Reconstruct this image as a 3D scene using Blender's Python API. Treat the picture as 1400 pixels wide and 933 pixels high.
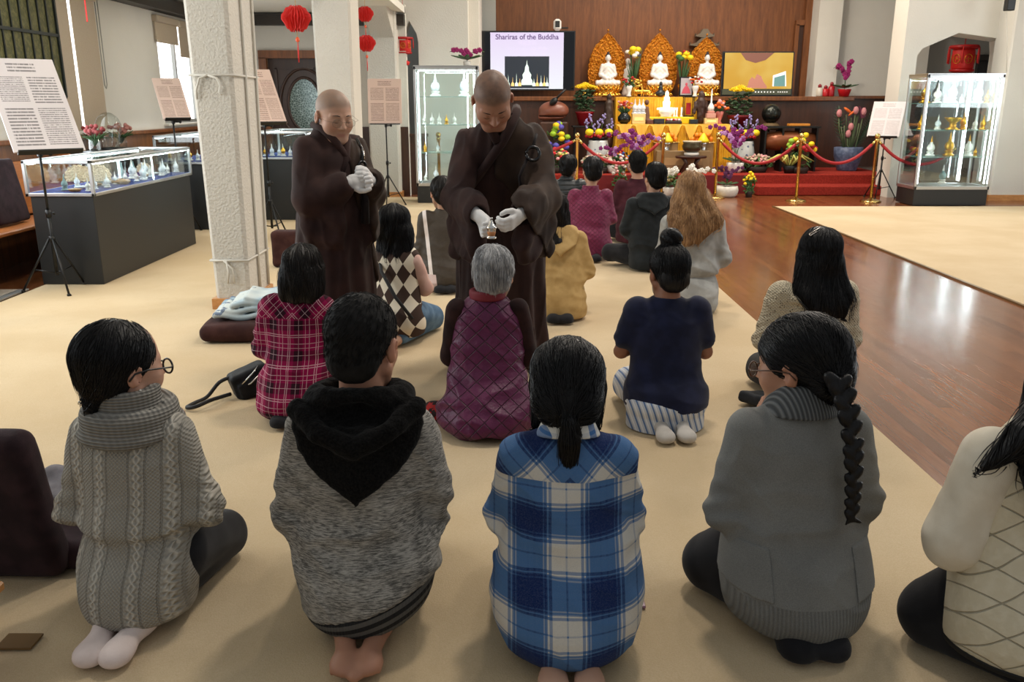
import bpy, math, random
import numpy as np
from mathutils import Vector, Matrix
R = math.radians
PI = math.pi
for o in list(bpy.data.objects): bpy.data.objects.remove(o)
SC = bpy.context.scene
COL = SC.collection

# ------------------------------------------------------------------ camera, world, lights
CAM_H = 1.5
FPX = 1173.0
TH = math.atan(326.0 / 1173.0)
cam_d = bpy.data.cameras.new('camera'); cam = bpy.data.objects.new('camera', cam_d); COL.objects.link(cam)
cam_d.sensor_width = 36.0; cam_d.lens = 36.0 * FPX / 1400.0
cam.location = (0, 0, CAM_H); cam.rotation_euler = (PI / 2 - TH, 0, 0)
cam_d.clip_end = 200; cam_d.clip_start = 0.05
cam_d.dof.use_dof = True; cam_d.dof.focus_distance = 4.0; cam_d.dof.aperture_fstop = 10.0
SC.camera = cam
SC.view_settings.view_transform = 'Standard'; SC.view_settings.look = 'None'
SC.view_settings.gamma = 1.0; SC.view_settings.use_curve_mapping = False
SC.view_settings.exposure = 0.0
W = bpy.data.worlds.new('world'); SC.world = W; W.use_nodes = True
bg = W.node_tree.nodes['Background']; bg.inputs[0].default_value = (0.93, 0.97, 1.0, 1); bg.inputs[1].default_value = 0.37

def area(name, loc, rot, sx, sy, power, color, spread=None):
    d = bpy.data.lights.new(name, 'AREA'); d.shape = 'RECTANGLE'; d.size = sx; d.size_y = sy
    d.energy = power; d.color = color
    if spread: d.spread = spread
    o = bpy.data.objects.new(name, d); COL.objects.link(o); o.location = loc; o.rotation_euler = rot
    return o
# nave ceiling lamps (high above the frame)
for i, (x, y, w) in enumerate([(.9, 4.8, 95), (4.6, 4.8, 60), (1.2, 8.8, 95), (4.9, 8.8, 60), (3.0, 12.6, 150), (6.6, 12.4, 36)]):
    area('ceiling_lamp', (x, y, 5.3), (0, 0, 0), 0.5, 0.5, w, (1.0, 0.90, 0.78))
area('altar_lamp', (2.9, 14.6, 5.0), (R(-25), 0, 0), 4.0, 0.6, 260, (1.0, 0.88, 0.72))
# daylight from the tall windows of the left aisle, plus an added light at the right
area('window_daylight', (-4.55, 6.0, 1.75), (0, R(-90), 0), 1.6, 7.0, 175, (0.86, 0.95, 1.0))
area('window_daylight', (9.6, 8.5, 2.6), (0, R(90), 0), 2.4, 5.0, 190, (0.9, 0.96, 1.0))  # added light standing in for windows out of view; none built there
# aisle ceiling downlights
for i, (x, y) in enumerate([(-3.4, 5.0), (-3.4, 8.0), (-3.4, 11.5)]):
    area('aisle_lamp', (x, y, 2.74), (0, 0, 0), 0.25, 0.25, 14, (1.0, 0.9, 0.75))

# ------------------------------------------------------------------ placement
cT, sT = math.cos(TH), math.sin(TH)
def fl(px, py, h=0.0):
    u = (px - 700) / FPX; v = (466.5 - py) / FPX
    k = (CAM_H - h) / (sT - v * cT)
    return (u * k, (cT + v * sT) * k)
def at(px, py, Y):
    u = (px - 700) / FPX; v = (466.5 - py) / FPX
    k = Y / (cT + v * sT)
    return (u * k, Y, CAM_H + (v * cT - sT) * k)
def ppm(Y, z=1.0):
    return FPX / (Y * cT - (z - CAM_H) * sT)

# ------------------------------------------------------------------ node helpers
class V:
    def __init__(s, nt, k): s.nt = nt; s.k = k
    def _m(s, op, b=None, c=None):
        n = s.nt.nodes.new('ShaderNodeMath'); n.operation = op
        s.nt.links.new(s.k, n.inputs[0])
        for i, q in ((1, b), (2, c)):
            if q is None: continue
            if isinstance(q, V): s.nt.links.new(q.k, n.inputs[i])
            else: n.inputs[i].default_value = q
        return V(s.nt, n.outputs[0])
    def __add__(s, b): return s._m('ADD', b)
    __radd__ = __add__
    def __sub__(s, b): return s._m('SUBTRACT', b)
    def __rsub__(s, b): return s._m('MULTIPLY', -1.0)._m('ADD', b)
    def __mul__(s, b): return s._m('MULTIPLY', b)
    __rmul__ = __mul__
    def __truediv__(s, b): return s._m('DIVIDE', b)
    def gt(s, b): return s._m('GREATER_THAN', b)
    def lt(s, b): return s._m('LESS_THAN', b)
    def fr(s): return s._m('FRACT')
    def floor(s): return s._m('FLOOR')
    def abs(s): return s._m('ABSOLUTE')
    def sin(s): return s._m('SINE')
    def min(s, b): return s._m('MINIMUM', b)
    def max(s, b): return s._m('MAXIMUM', b)
    def pow(s, b): return s._m('POWER', b)
    def mod(s, b): return s._m('FLOORED_MODULO', b)
    def tri(s): return ((s.fr() - 0.5).abs()) * 2.0      # 1 at integers, 0 at halves
    def clamp(s): return s._m('MINIMUM', 1.0)._m('MAXIMUM', 0.0)
    def ss(s, a, b):
        n = s.nt.nodes.new('ShaderNodeMapRange'); n.interpolation_type = 'SMOOTHSTEP'
        s.nt.links.new(s.k, n.inputs[0]); n.inputs[1].default_value = a; n.inputs[2].default_value = b
        return V(s.nt, n.outputs[0])

class Mat:
    def __init__(s, name):
        s.m = bpy.data.materials.new(name); s.m.use_nodes = True; s.nt = s.m.node_tree
        s.b = s.nt.nodes['Principled BSDF']
        s._tc = None
    def tc(s, which='Object'):
        if s._tc is None: s._tc = s.nt.nodes.new('ShaderNodeTexCoord')
        return s._tc.outputs[which]
    def xyz(s, which='Object'):
        n = s.nt.nodes.new('ShaderNodeSeparateXYZ'); s.nt.links.new(s.tc(which), n.inputs[0])
        return [V(s.nt, n.outputs[i]) for i in range(3)]
    def vec(s, x, y, z):
        n = s.nt.nodes.new('ShaderNodeCombineXYZ')
        for i, q in enumerate((x, y, z)):
            if isinstance(q, V): s.nt.links.new(q.k, n.inputs[i])
            else: n.inputs[i].default_value = q
        return n.outputs[0]
    def noise(s, scale=5, detail=3, vec=None, rough=0.5, dist=0.0):
        n = s.nt.nodes.new('ShaderNodeTexNoise'); n.inputs['Scale'].default_value = scale
        n.inputs['Detail'].default_value = detail; n.inputs['Roughness'].default_value = rough
        n.inputs['Distortion'].default_value = dist
        s.nt.links.new(vec if vec is not None else s.tc(), n.inputs['Vector'])
        return V(s.nt, n.outputs[0])
    def vor(s, scale=5, vec=None, feature='F1', out=0, rnd=1.0):
        n = s.nt.nodes.new('ShaderNodeTexVoronoi'); n.inputs['Scale'].default_value = scale; n.feature = feature
        n.inputs['Randomness'].default_value = rnd
        s.nt.links.new(vec if vec is not None else s.tc(), n.inputs['Vector'])
        return V(s.nt, n.outputs[out])
    def col(s, c):
        n = s.nt.nodes.new('ShaderNodeRGB'); n.outputs[0].default_value = (*c[:3], 1); return V(s.nt, n.outputs[0])
    def mix(s, f, a, b):
        n = s.nt.nodes.new('ShaderNodeMix'); n.data_type = 'RGBA'
        ins = [i for i in n.inputs if i.type == 'RGBA']; fi = n.inputs[0]
        if isinstance(f, V): s.nt.links.new(f.k, fi)
        else: fi.default_value = f
        for i, q in zip(ins, (a, b)):
            if isinstance(q, V): s.nt.links.new(q.k, i)
            else: i.default_value = (*q[:3], 1)
        return V(s.nt, [o for o in n.outputs if o.type == 'RGBA'][0])
    def attr(s, name):
        n = s.nt.nodes.new('ShaderNodeAttribute'); n.attribute_name = name
        return V(s.nt, n.outputs[0])
    def attrf(s, name):
        n = s.nt.nodes.new('ShaderNodeAttribute'); n.attribute_name = name
        return V(s.nt, n.outputs[2])
    def set(s, color=None, rough=0.6, metal=0.0, bump=None, bs=0.3, bd=0.01, spec=None, sheen=None, emit=None, es=1.0, alpha=None, trans=None, sss=None, ior=None, coat=None):
        b = s.b
        def put(name, q):
            i = b.inputs[name]
            if isinstance(q, V): s.nt.links.new(q.k, i)
            elif isinstance(q, (tuple, list)): i.default_value = (*q[:3], 1)
            else: i.default_value = q
        if color is not None: put('Base Color', color)
        put('Roughness', rough); put('Metallic', metal)
        if spec is not None: put('Specular IOR Level', spec)
        if sheen is not None: put('Sheen Weight', sheen); put('Sheen Roughness', 0.5)
        if emit is not None: put('Emission Color', emit); put('Emission Strength', es)
        if alpha is not None: put('Alpha', alpha)
        if trans is not None: put('Transmission Weight', trans)
        if ior is not None: put('IOR', ior)
        if coat is not None: put('Coat Weight', coat); put('Coat Roughness', 0.1)
        if sss is not None:
            put('Subsurface Weight', sss); b.inputs['Subsurface Radius'].default_value = (0.01, 0.004, 0.002)
            b.inputs['Subsurface Scale'].default_value = 1.0
        if bump is not None:
            n = s.nt.nodes.new('ShaderNodeBump'); n.inputs['Strength'].default_value = bs; n.inputs['Distance'].default_value = bd
            s.nt.links.new(bump.k, n.inputs['Height']); s.nt.links.new(n.outputs[0], b.inputs['Normal'])
        return s.m
_mc = {}
def plain(name, c, rough=0.6, metal=0.0, **k):
    key = (name, tuple(c))
    if key not in _mc: _mc[key] = Mat(name).set(c, rough, metal, **k)
    return _mc[key]
def s2l(r, g, b):
    f = lambda q: ((q / 255) / 12.92) if q / 255 <= 0.04045 else (((q / 255) + 0.055) / 1.055) ** 2.4
    return (f(r), f(g), f(b))

# ------------------------------------------------------------------ object helpers
def tag(o, label=None, cat=None, group=None, kind=None):
    if label: o['label'] = label
    if cat: o['category'] = cat
    if group: o['group'] = group
    if kind: o['kind'] = kind
    return o
def thing(name, label, cat, loc=(0, 0, 0), rz=0.0, group=None, rot=None, scale=None):
    o = bpy.data.objects.new(name, None); COL.objects.link(o); o.empty_display_size = 0.1
    o.location = loc; o.rotation_euler = rot if rot is not None else (0, 0, rz)
    if scale: o.scale = (scale,) * 3 if not isinstance(scale, tuple) else scale
    return tag(o, label, cat, group)
def lk(name, verts, faces, m, parent=None, smooth=False, loc=None):
    me = bpy.data.meshes.new(name)
    if isinstance(verts, np.ndarray):
        faces = np.asarray(faces)
        n = len(verts); f = len(faces); k = faces.shape[1]
        me.vertices.add(n); me.vertices.foreach_set('co', np.asarray(verts, dtype=np.float32).ravel())
        me.loops.add(f * k); me.loops.foreach_set('vertex_index', faces.astype(np.int32).ravel())
        me.polygons.add(f); me.polygons.foreach_set('loop_start', np.arange(0, f * k, k, dtype=np.int32))
        me.update(calc_edges=True); me.validate()
    else:
        me.from_pydata([tuple(v) for v in verts], [], [tuple(f) for f in faces]); me.update()
    if smooth: me.polygons.foreach_set('use_smooth', [True] * len(me.polygons))
    o = bpy.data.objects.new(name, me); COL.objects.link(o)
    if m is not None: me.materials.append(m)
    if parent is not None: o.parent = parent
    if loc: o.location = loc
    return o
class MB:
    """collects verts/faces of one part"""
    def __init__(s): s.v = []; s.f = []; s.sm = []
    def add(s, vs, fs, sm=False):
        b = len(s.v); s.v += [tuple(v) for v in vs]; s.f += [tuple(i + b for i in f) for f in fs]; s.sm += [sm] * len(fs)
        return s
    def box(s, c, d, M=None, bev=0.0):
        hx, hy, hz = d[0] / 2, d[1] / 2, d[2] / 2
        b = min(bev, hx * .9, hy * .9, hz * .9)
        if b <= 0:
            vs = [(x, y, z) for x in (-hx, hx) for y in (-hy, hy) for z in (-hz, hz)]
            fs = [(0, 1, 3, 2), (4, 6, 7, 5), (0, 4, 5, 1), (2, 3, 7, 6), (0, 2, 6, 4), (1, 5, 7, 3)]
        else:
            vs = []; idx = {}
            for sx in (-1, 1):
                for sy in (-1, 1):
                    for sz in (-1, 1):
                        for a in range(3):
                            p = [sx * (hx - b), sy * (hy - b), sz * (hz - b)]
                            p[a] = (sx * hx, sy * hy, sz * hz)[a]
                            idx[(sx, sy, sz, a)] = len(vs); vs.append(tuple(p))
            fs = []
            for a in range(3):
                u, w = (a + 1) % 3, (a + 2) % 3
                for sg in (-1, 1):
                    q = []
                    for (su, sw) in ((-1, -1), (1, -1), (1, 1), (-1, 1)):
                        k = [0, 0, 0]; k[a] = sg; k[u] = su; k[w] = sw; q.append(idx[(*k, a)])
                    fs.append(tuple(q if sg > 0 else q[::-1]))
                    for sg2 in (-1, 1):
                        q = []
                        for t, ax in ((-1, a), (1, a), (1, u), (-1, u)):
                            k = [0, 0, 0]; k[a] = sg; k[u] = sg2; k[w] = t; q.append(idx[(*k, ax)])
                        fs.append(tuple(q if sg * sg2 > 0 else q[::-1]))
            for sx in (-1, 1):
                for sy in (-1, 1):
                    for sz in (-1, 1):
                        q = [idx[(sx, sy, sz, a)] for a in range(3)]
                        fs.append(tuple(q if sx * sy * sz > 0 else q[::-1]))
        if M is not None: vs = [M @ Vector(v) for v in vs]
        vs = [(v[0] + c[0], v[1] + c[1], v[2] + c[2]) for v in vs]
        return s.add(vs, fs)
    def lathe(s, prof, c=(0, 0, 0), n=16, M=None, ang=None, sc=(1, 1), fl=None):
        """prof [(r,z)]"""
        vs = []; fs = []
        for (r, z) in prof:
            for i in range(n):
                a = 2 * PI * i / n
                q = fl(a, z) if fl else 1.0
                vs.append((r * math.cos(a) * sc[0] * q, r * math.sin(a) * sc[1] * q, z))
        for j in range(len(prof) - 1):
            for i in range(n):
                k = (i + 1) % n
                fs.append((j * n + i, j * n + k, (j + 1) * n + k, (j + 1) * n + i))
        fs.append(tuple(range(n))[::-1]); fs.append(tuple((len(prof) - 1) * n + i for i in range(n)))
        if M is not None: vs = [M @ Vector(v) for v in vs]
        vs = [(v[0] + c[0], v[1] + c[1], v[2] + c[2]) for v in vs]
        return s.add(vs, fs, True)
    def tube(s, pts, r, n=8, cap=True):
        pts = [Vector(p) for p in pts]; rs = r if isinstance(r, (list, tuple)) else [r] * len(pts)
        up = Vector((0, 0, 1)); vs = []; fs = []
        t0 = (pts[1] - pts[0]).normalized()
        a = t0.cross(up)
        if a.length < 1e-3: a = t0.cross(Vector((1, 0, 0)))
        a.normalize()
        for i, p in enumerate(pts):
            t = (pts[min(i + 1, len(pts) - 1)] - pts[max(i - 1, 0)])
            if t.length < 1e-9: t = t0.copy()
            t.normalize()
            a = (a - t * a.dot(t))
            if a.length < 1e-6: a = t.orthogonal()
            a.normalize(); b = t.cross(a)
            for k in range(n):
                g = 2 * PI * k / n
                vs.append(p + (a * math.cos(g) + b * math.sin(g)) * rs[i])
        m = len(pts)
        for i in range(m - 1):
            for k in range(n):
                l = (k + 1) % n
                fs.append((i * n + k, i * n + l, (i + 1) * n + l, (i + 1) * n + k))
        if cap: fs.append(tuple(range(n))[::-1]); fs.append(tuple((m - 1) * n + k for k in range(n)))
        return s.add(vs, fs, True)
    def sph(s, c, r, n=10, m=7, M=None):
        r = r if isinstance(r, (tuple, list)) else (r, r, r)
        vs = []; fs = []
        for j in range(1, m):
            ph = PI * j / m
            for i in range(n):
                a = 2 * PI * i / n
                vs.append((r[0] * math.sin(ph) * math.cos(a), r[1] * math.sin(ph) * math.sin(a), r[2] * math.cos(ph)))
        T = len(vs); vs.append((0, 0, r[2])); vs.append((0, 0, -r[2]))
        for j in range(m - 2):
            for i in range(n):
                k = (i + 1) % n; fs.append((j * n + i, (j + 1) * n + i, (j + 1) * n + k, j * n + k))
        for i in range(n):
            k = (i + 1) % n; fs.append((T, i, k)); fs.append((T + 1, (m - 2) * n + k, (m - 2) * n + i))
        if M is not None: vs = [M @ Vector(v) for v in vs]
        vs = [(v[0] + c[0], v[1] + c[1], v[2] + c[2]) for v in vs]
        return s.add(vs, fs, True)
    def prism(s, poly, y0, y1, plane='xz'):
        """extrude 2D polygon (x,z) along y, or (x,y) along z for plane='xy', (y,z) along x for 'yz'"""
        n = len(poly); vs = []
        for t in (y0, y1):
            for (a, b) in poly:
                vs.append((a, t, b) if plane == 'xz' else ((a, b, t) if plane == 'xy' else (t, a, b)))
        fs = [tuple(range(n)), tuple(range(2 * n - 1, n - 1, -1))]
        for i in range(n):
            k = (i + 1) % n; fs.append((i, i + n, k + n, k))
        return s.add(vs, fs)
    def tri(s, vs): return s.add(vs, [tuple(range(len(vs)))])
    def build(s, name, m, parent=None, loc=None):
        me = bpy.data.meshes.new(name); me.from_pydata(s.v, [], s.f); me.update()
        me.polygons.foreach_set('use_smooth', s.sm)
        o = bpy.data.objects.new(name, me); COL.objects.link(o)
        if m is not None: me.materials.append(m)
        if parent is not None: o.parent = parent
        if loc: o.location = loc
        return o
def copy_tree(o, parent=None):
    c = o.copy(); COL.objects.link(c); c.parent = parent
    for ch in list(o.children): copy_tree(ch, c)
    return c
def struct(o): o['kind'] = 'structure'; return o
def fix_normals(o):
    import bmesh
    bm = bmesh.new(); bm.from_mesh(o.data); bmesh.ops.recalc_face_normals(bm, faces=bm.faces); bm.to_mesh(o.data); bm.free(); return o

# ------------------------------------------------------------------ signed distance sculpting
def A3(*v): return np.array(v, dtype=np.float32)
def rc(p, a, b, ra, rb):
    a = A3(*a); b = A3(*b); ba = b - a; L = float(ba @ ba) + 1e-9
    q = p - a; t = np.clip(q @ ba / L, 0, 1)
    return np.sqrt(((q - t[:, None] * ba) ** 2).sum(1) + 1e-12) - (ra + (rb - ra) * t)
def chain(p, pts, rs, k=0.01):
    d = None
    for i in range(len(pts) - 1):
        e = rc(p, pts[i], pts[i + 1], rs[i], rs[i + 1]); d = e if d is None else np.minimum(d, e)
    return d
def el(p, c, r, M=None):
    q = p - A3(*c)
    if M is not None: q = q @ np.array(M, dtype=np.float32)      # M columns: local axes
    r = A3(*r); k0 = np.sqrt(((q / r) ** 2).sum(1) + 1e-9); k1 = np.sqrt(((q / (r * r)) ** 2).sum(1) + 1e-9)
    return k0 * (k0 - 1) / k1
def sm(a, b, k):
    h = np.clip(0.5 + 0.5 * (b - a) / k, 0, 1)
    return b + (a - b) * h - k * h * (1 - h)
def smx(a, b, k): return -sm(-a, -b, k)
def rbox(p, c, r, rad, M=None):
    q = p - A3(*c)
    if M is not None: q = q @ np.array(M, dtype=np.float32)
    q = np.abs(q) - (A3(*r) - rad)
    return np.sqrt((np.maximum(q, 0) ** 2).sum(1)) + np.minimum(q.max(1), 0) - rad
def loft(p, secs, ax=2, pw=2.0):
    """secs rows: (t, c0, c1, r0, r1); t along axis ax; c/r for the two others in order"""
    S = np.array(secs, dtype=np.float32); t = p[:, ax]; o = [i for i in range(3) if i != ax]
    g = [np.interp(t, S[:, 0], S[:, i]).astype(np.float32) for i in range(1, 5)]
    dx = (p[:, o[0]] - g[0]); dy = (p[:, o[1]] - g[1])
    if pw == 2.0: k0 = np.sqrt((dx / g[2]) ** 2 + (dy / g[3]) ** 2 + 1e-9)
    else: k0 = ((np.abs(dx / g[2])) ** pw + (np.abs(dy / g[3])) ** pw + 1e-9) ** (1 / pw)
    k1 = np.sqrt((dx / g[2] ** 2) ** 2 + (dy / g[3] ** 2) ** 2 + 1e-9)
    d = k0 * (k0 - 1) / k1 if pw == 2.0 else (k0 - 1) * np.minimum(g[2], g[3])
    e = np.maximum(S[0, 0] - t, t - S[-1, 0])
    return np.where(e > 0, np.sqrt(np.maximum(d, 0) ** 2 + e ** 2), np.maximum(d, e))
def smooth_secs(S, n=24):
    S = np.array(S, dtype=float); t = np.linspace(0, len(S) - 1, n); out = []
    for u in t:
        i = min(int(u), len(S) - 2); f = u - i
        p0 = S[max(i - 1, 0)]; p1 = S[i]; p2 = S[i + 1]; p3 = S[min(i + 2, len(S) - 1)]
        out.append(0.5 * ((2 * p1) + (-p0 + p2) * f + (2 * p0 - 5 * p1 + 4 * p2 - p3) * f * f + (-p0 + 3 * p1 - 3 * p2 + p3) * f ** 3))
    out = np.array(out); out[:, 0] = np.maximum.accumulate(out[:, 0] + np.arange(n) * 1e-6); return out
def wn(p, f, seed=0.0):
    """cheap smooth pseudo-noise, about -1..1; f scalar or 3-vector"""
    q = p * (np.array(f, dtype=np.float32) if np.ndim(f) else f) + seed * 7.13
    x, y, z = q[:, 0], q[:, 1], q[:, 2]
    a = np.sin(x + 1.7 * np.sin(y * 0.8 + seed)) + np.sin(y * 1.13 + 1.9 * np.sin(z * 0.9 + 2.1)) + np.sin(z * 1.07 + 1.6 * np.sin(x * 0.85 + 4.2))
    b = np.sin(1.9 * x + 1.3 * z + seed) * np.sin(2.1 * y - 0.8 * x + 1.1)
    return (a * 0.28 + b * 0.3).astype(np.float32)
def surfnet(f, lo, hi, h):
    lo = np.array(lo, dtype=np.float32); hi = np.array(hi, dtype=np.float32)
    C = 4; n = np.ceil((hi - lo) / (h * C)).astype(int); N = n * C + 1
    # coarse pass
    cc = np.stack(np.meshgrid(*[lo[i] + (np.arange(n[i]) + 0.5) * h * C for i in range(3)], indexing='ij'), -1).reshape(-1, 3).astype(np.float32)
    d = f(cc); act = (np.abs(d) < h * C * 1.75 + 0.012).reshape(n)
    G = np.where(d > 0, 1.0, -1.0).astype(np.float32).reshape(n)
    G = np.repeat(np.repeat(np.repeat(G, C, 0), C, 1), C, 2); G = np.pad(G, ((0, 1),) * 3, mode='edge')
    m = np.zeros(N, bool); ai = np.argwhere(act)
    rr = np.arange(C + 1); off = np.stack(np.meshgrid(rr, rr, rr, indexing='ij'), -1).reshape(-1, 3)
    idx = (ai[:, None, :] * C + off[None]).reshape(-1, 3); m[idx[:, 0], idx[:, 1], idx[:, 2]] = True
    I = np.argwhere(m)
    for s in range(0, len(I), 400000):
        J = I[s:s + 400000]; G[J[:, 0], J[:, 1], J[:, 2]] = f((lo + J * h).astype(np.float32))
    sg = G < 0
    cnt = np.zeros(np.array(N) - 1, np.int8)
    for a in (0, 1):
        for b in (0, 1):
            for c in (0, 1): cnt += sg[a:N[0] - 1 + a, b:N[1] - 1 + b, c:N[2] - 1 + c]
    cells = np.argwhere((cnt > 0) & (cnt < 8)); vid = -np.ones(cnt.shape, np.int32); vid[cells[:, 0], cells[:, 1], cells[:, 2]] = np.arange(len(cells))
    P = np.zeros((len(cells), 3), np.float32); w = np.zeros(len(cells), np.float32)
    cor = [(a, b, c) for a in (0, 1) for b in (0, 1) for c in (0, 1)]
    for ca in cor:
        for ax in range(3):
            if ca[ax]: continue
            cb = list(ca); cb[ax] = 1
            ga = G[cells[:, 0] + ca[0], cells[:, 1] + ca[1], cells[:, 2] + ca[2]]; gb = G[cells[:, 0] + cb[0], cells[:, 1] + cb[1], cells[:, 2] + cb[2]]
            x = (ga < 0) != (gb < 0); t = np.where(x, ga / np.where(x, ga - gb, 1), 0)
            q = np.tile(A3(*ca), (len(cells), 1)); q[:, ax] += t
            P += q * x[:, None]; w += x
    P = lo + (cells + P / np.maximum(w, 1)[:, None]) * h
    F = []
    for ax in range(3):
        u, v = (ax + 1) % 3, (ax + 2) % 3
        sl0 = [slice(None)] * 3; sl1 = [slice(None)] * 3; sl0[ax] = slice(0, -1); sl1[ax] = slice(1, None)
        a = sg[tuple(sl0)]; b = sg[tuple(sl1)]
        E = np.argwhere(a != b); E = E[(E[:, u] > 0) & (E[:, v] > 0) & (E[:, u] < cnt.shape[u]) & (E[:, v] < cnt.shape[v])]
        if not len(E): continue
        def cell(du, dv):
            c = E.copy(); c[:, u] -= du; c[:, v] -= dv; return vid[c[:, 0], c[:, 1], c[:, 2]]
        q = np.stack([cell(1, 1), cell(0, 1), cell(0, 0), cell(1, 0)], 1)
        fl_ = a[E[:, 0], E[:, 1], E[:, 2]]
        q[~fl_] = q[~fl_][:, ::-1]; F.append(q[(q >= 0).all(1)])
    F = np.concatenate(F) if F else np.zeros((0, 4), int)
    return P.astype(np.float32), F
def sculpt(name, f, lo, hi, h, m, parent=None, color=None):
    P, F = surfnet(f, lo, hi, h)
    o = lk(name, P, F, m, parent, smooth=True)
    if color is not None:
        c = color(P); a = o.data.color_attributes.new('Col', 'FLOAT_COLOR', 'POINT')
        c4 = np.ones((len(P), 4), np.float32); c4[:, :3] = c; a.data.foreach_set('color', c4.ravel())
    return o
def rotm(rx=0, ry=0, rz=0):
    from mathutils import Euler
    return np.array(Euler((rx, ry, rz)).to_matrix(), dtype=np.float32)
def aim(z, hint=(1, 0, 0)):
    z = Vector(z).normalized(); x = Vector(hint); x = (x - z * x.dot(z)).normalized(); y = z.cross(x)
    return np.array([[x[i], y[i], z[i]] for i in range(3)], dtype=np.float32)
# ------------------------------------------------------------------ structure materials
def wood(name, c1, c2, scale=(1, 1, 12), rough=0.35, plank=None, axis=0, bump=True, freq=2.0):
    m = Mat(name); x, y, z = m.xyz(); v = m.vec(x * scale[0], y * scale[1], z * scale[2])
    g = m.noise(freq, 5, v, 0.6, 0.6); g2 = m.noise(freq * 6, 2, v)
    f = (g * 0.7 + g2 * 0.3).ss(0.3, 0.7)
    c = m.mix(f, c1, c2); h = g2 * 0.3
    if plank:
        q = (x, y, z)[axis] * (1.0 / plank)
        gap = q.fr(); line = gap.lt(0.02).max(gap.gt(0.985))
        c = m.mix(line * 0.6, c, tuple(k * 0.25 for k in c1)); h = h + (1.0 - line)
    return m.set(c, rough, bump=h if bump else None, bs=0.25, bd=0.004)
def floor_mat():
    m = Mat('floor_wood'); x, y, z = m.xyz()
    w = 0.075; q = x * (1 / w); idn = q.floor()
    n = m.noise(1.0, 0, m.vec(idn * 3.7, (y * 0.55 + idn * 0.37).floor(), 0.0))
    grain = m.noise(6, 5, m.vec(x * 14, y * 0.9, idn), 0.6, 0.5)
    f = (n * 0.7 + grain * 0.5).ss(0.3, 0.85)
    c = m.mix(f, s2l(88, 47, 26), s2l(132, 80, 46))
    fr = q.fr(); line = fr.lt(0.035)
    c = m.mix(line * 0.7, c, s2l(40, 18, 10))
    bumpv = m.noise(3, 2, m.vec(x * 6, y * 1.2, 0)) * 0.5 - line * 0.5 + n * 0.35
    r = (m.noise(9, 3) * 0.10 + grain * 0.08) + 0.08
    return m.set(c, r, bump=bumpv, bs=0.35, bd=0.003, spec=0.5)
def carpet_mat():
    m = Mat('cream_carpet'); n = m.noise(260, 2); n2 = m.noise(1.1, 3); n3 = m.noise(14, 3)
    c = m.mix(n2.ss(0.35, 0.65), s2l(196, 174, 140), s2l(206, 186, 154)); c = m.mix((n.ss(0.3, 0.7)) * 0.35, c, s2l(180, 156, 116))
    c = m.mix(n3.ss(0.55, 0.75) * 0.18, c, s2l(186, 164, 126))
    return m.set(c, 0.95, bump=n, bs=0.5, bd=0.004, spec=0.1, sheen=.04)
def plaster(name, c, bs=0.25, sc=40):
    m = Mat(name); n = m.noise(sc, 4); n2 = m.noise(1.5, 3)
    cc = m.mix(n2.ss(0.3, 0.7) * 0.35, c, tuple(k * 0.86 for k in c))
    return m.set(cc, 0.85, bump=n, bs=bs, bd=0.012, spec=0.2)
M_floor = floor_mat(); M_carpet = carpet_mat()
M_plas = plaster('wall_plaster', s2l(214, 210, 200)); M_stucco = plaster('rough_stucco', s2l(205, 200, 190), 0.9, 55)
M_ceil = plaster('ceiling_paint', s2l(225, 222, 212), 0.1)
M_panel = wood('walnut_panel', s2l(98, 56, 27), s2l(136, 82, 42), (9, 9, 0.7), 0.4)
M_panel_d = wood('dark_walnut_panel', s2l(52, 30, 20), s2l(74, 43, 28), (9, 9, 0.8), 0.4)
M_wains = wood('wainscot_wood', s2l(92, 54, 28), s2l(128, 80, 42), (6, 6, 0.8), 0.4, plank=0.13, axis=1)
M_beam = wood('beam_wood', s2l(34, 29, 24), s2l(50, 42, 34), (2, 2, 8), 0.5)
M_door = wood('door_wood', s2l(48, 30, 21), s2l(68, 43, 30), (8, 8, 0.8), 0.35)
M_pine = wood('honey_wood', s2l(176, 118, 66), s2l(206, 148, 88), (3, 3, 9), 0.35)
M_oakbench = wood('bench_oak', s2l(150, 88, 42), s2l(182, 112, 58), (0.7, 0.7, 8), 0.35)
M_red = Mat('red_carpet'); M_red = M_red.set(M_red.mix(M_red.noise(90, 3).ss(0.3, 0.7), s2l(120, 34, 27), s2l(160, 56, 45)), 0.95, bump=M_red.noise(220, 2), bs=0.5, bd=0.004, spec=0.1)
M_black = plain('black_laminate', s2l(30, 32, 33), 0.45)
M_blackm = plain('black_metal', s2l(22, 22, 22), 0.4, 0.3)
M_alu = plain('satin_aluminium', s2l(196, 198, 198), 0.32, 0.9)
M_brass = plain('polished_brass', s2l(212, 178, 110), 0.18, 1.0)
M_gold = plain('gold_leaf', s2l(226, 168, 60), 0.28, 1.0)
M_white = plain('white_paint', s2l(226, 224, 218), 0.5)
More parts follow.
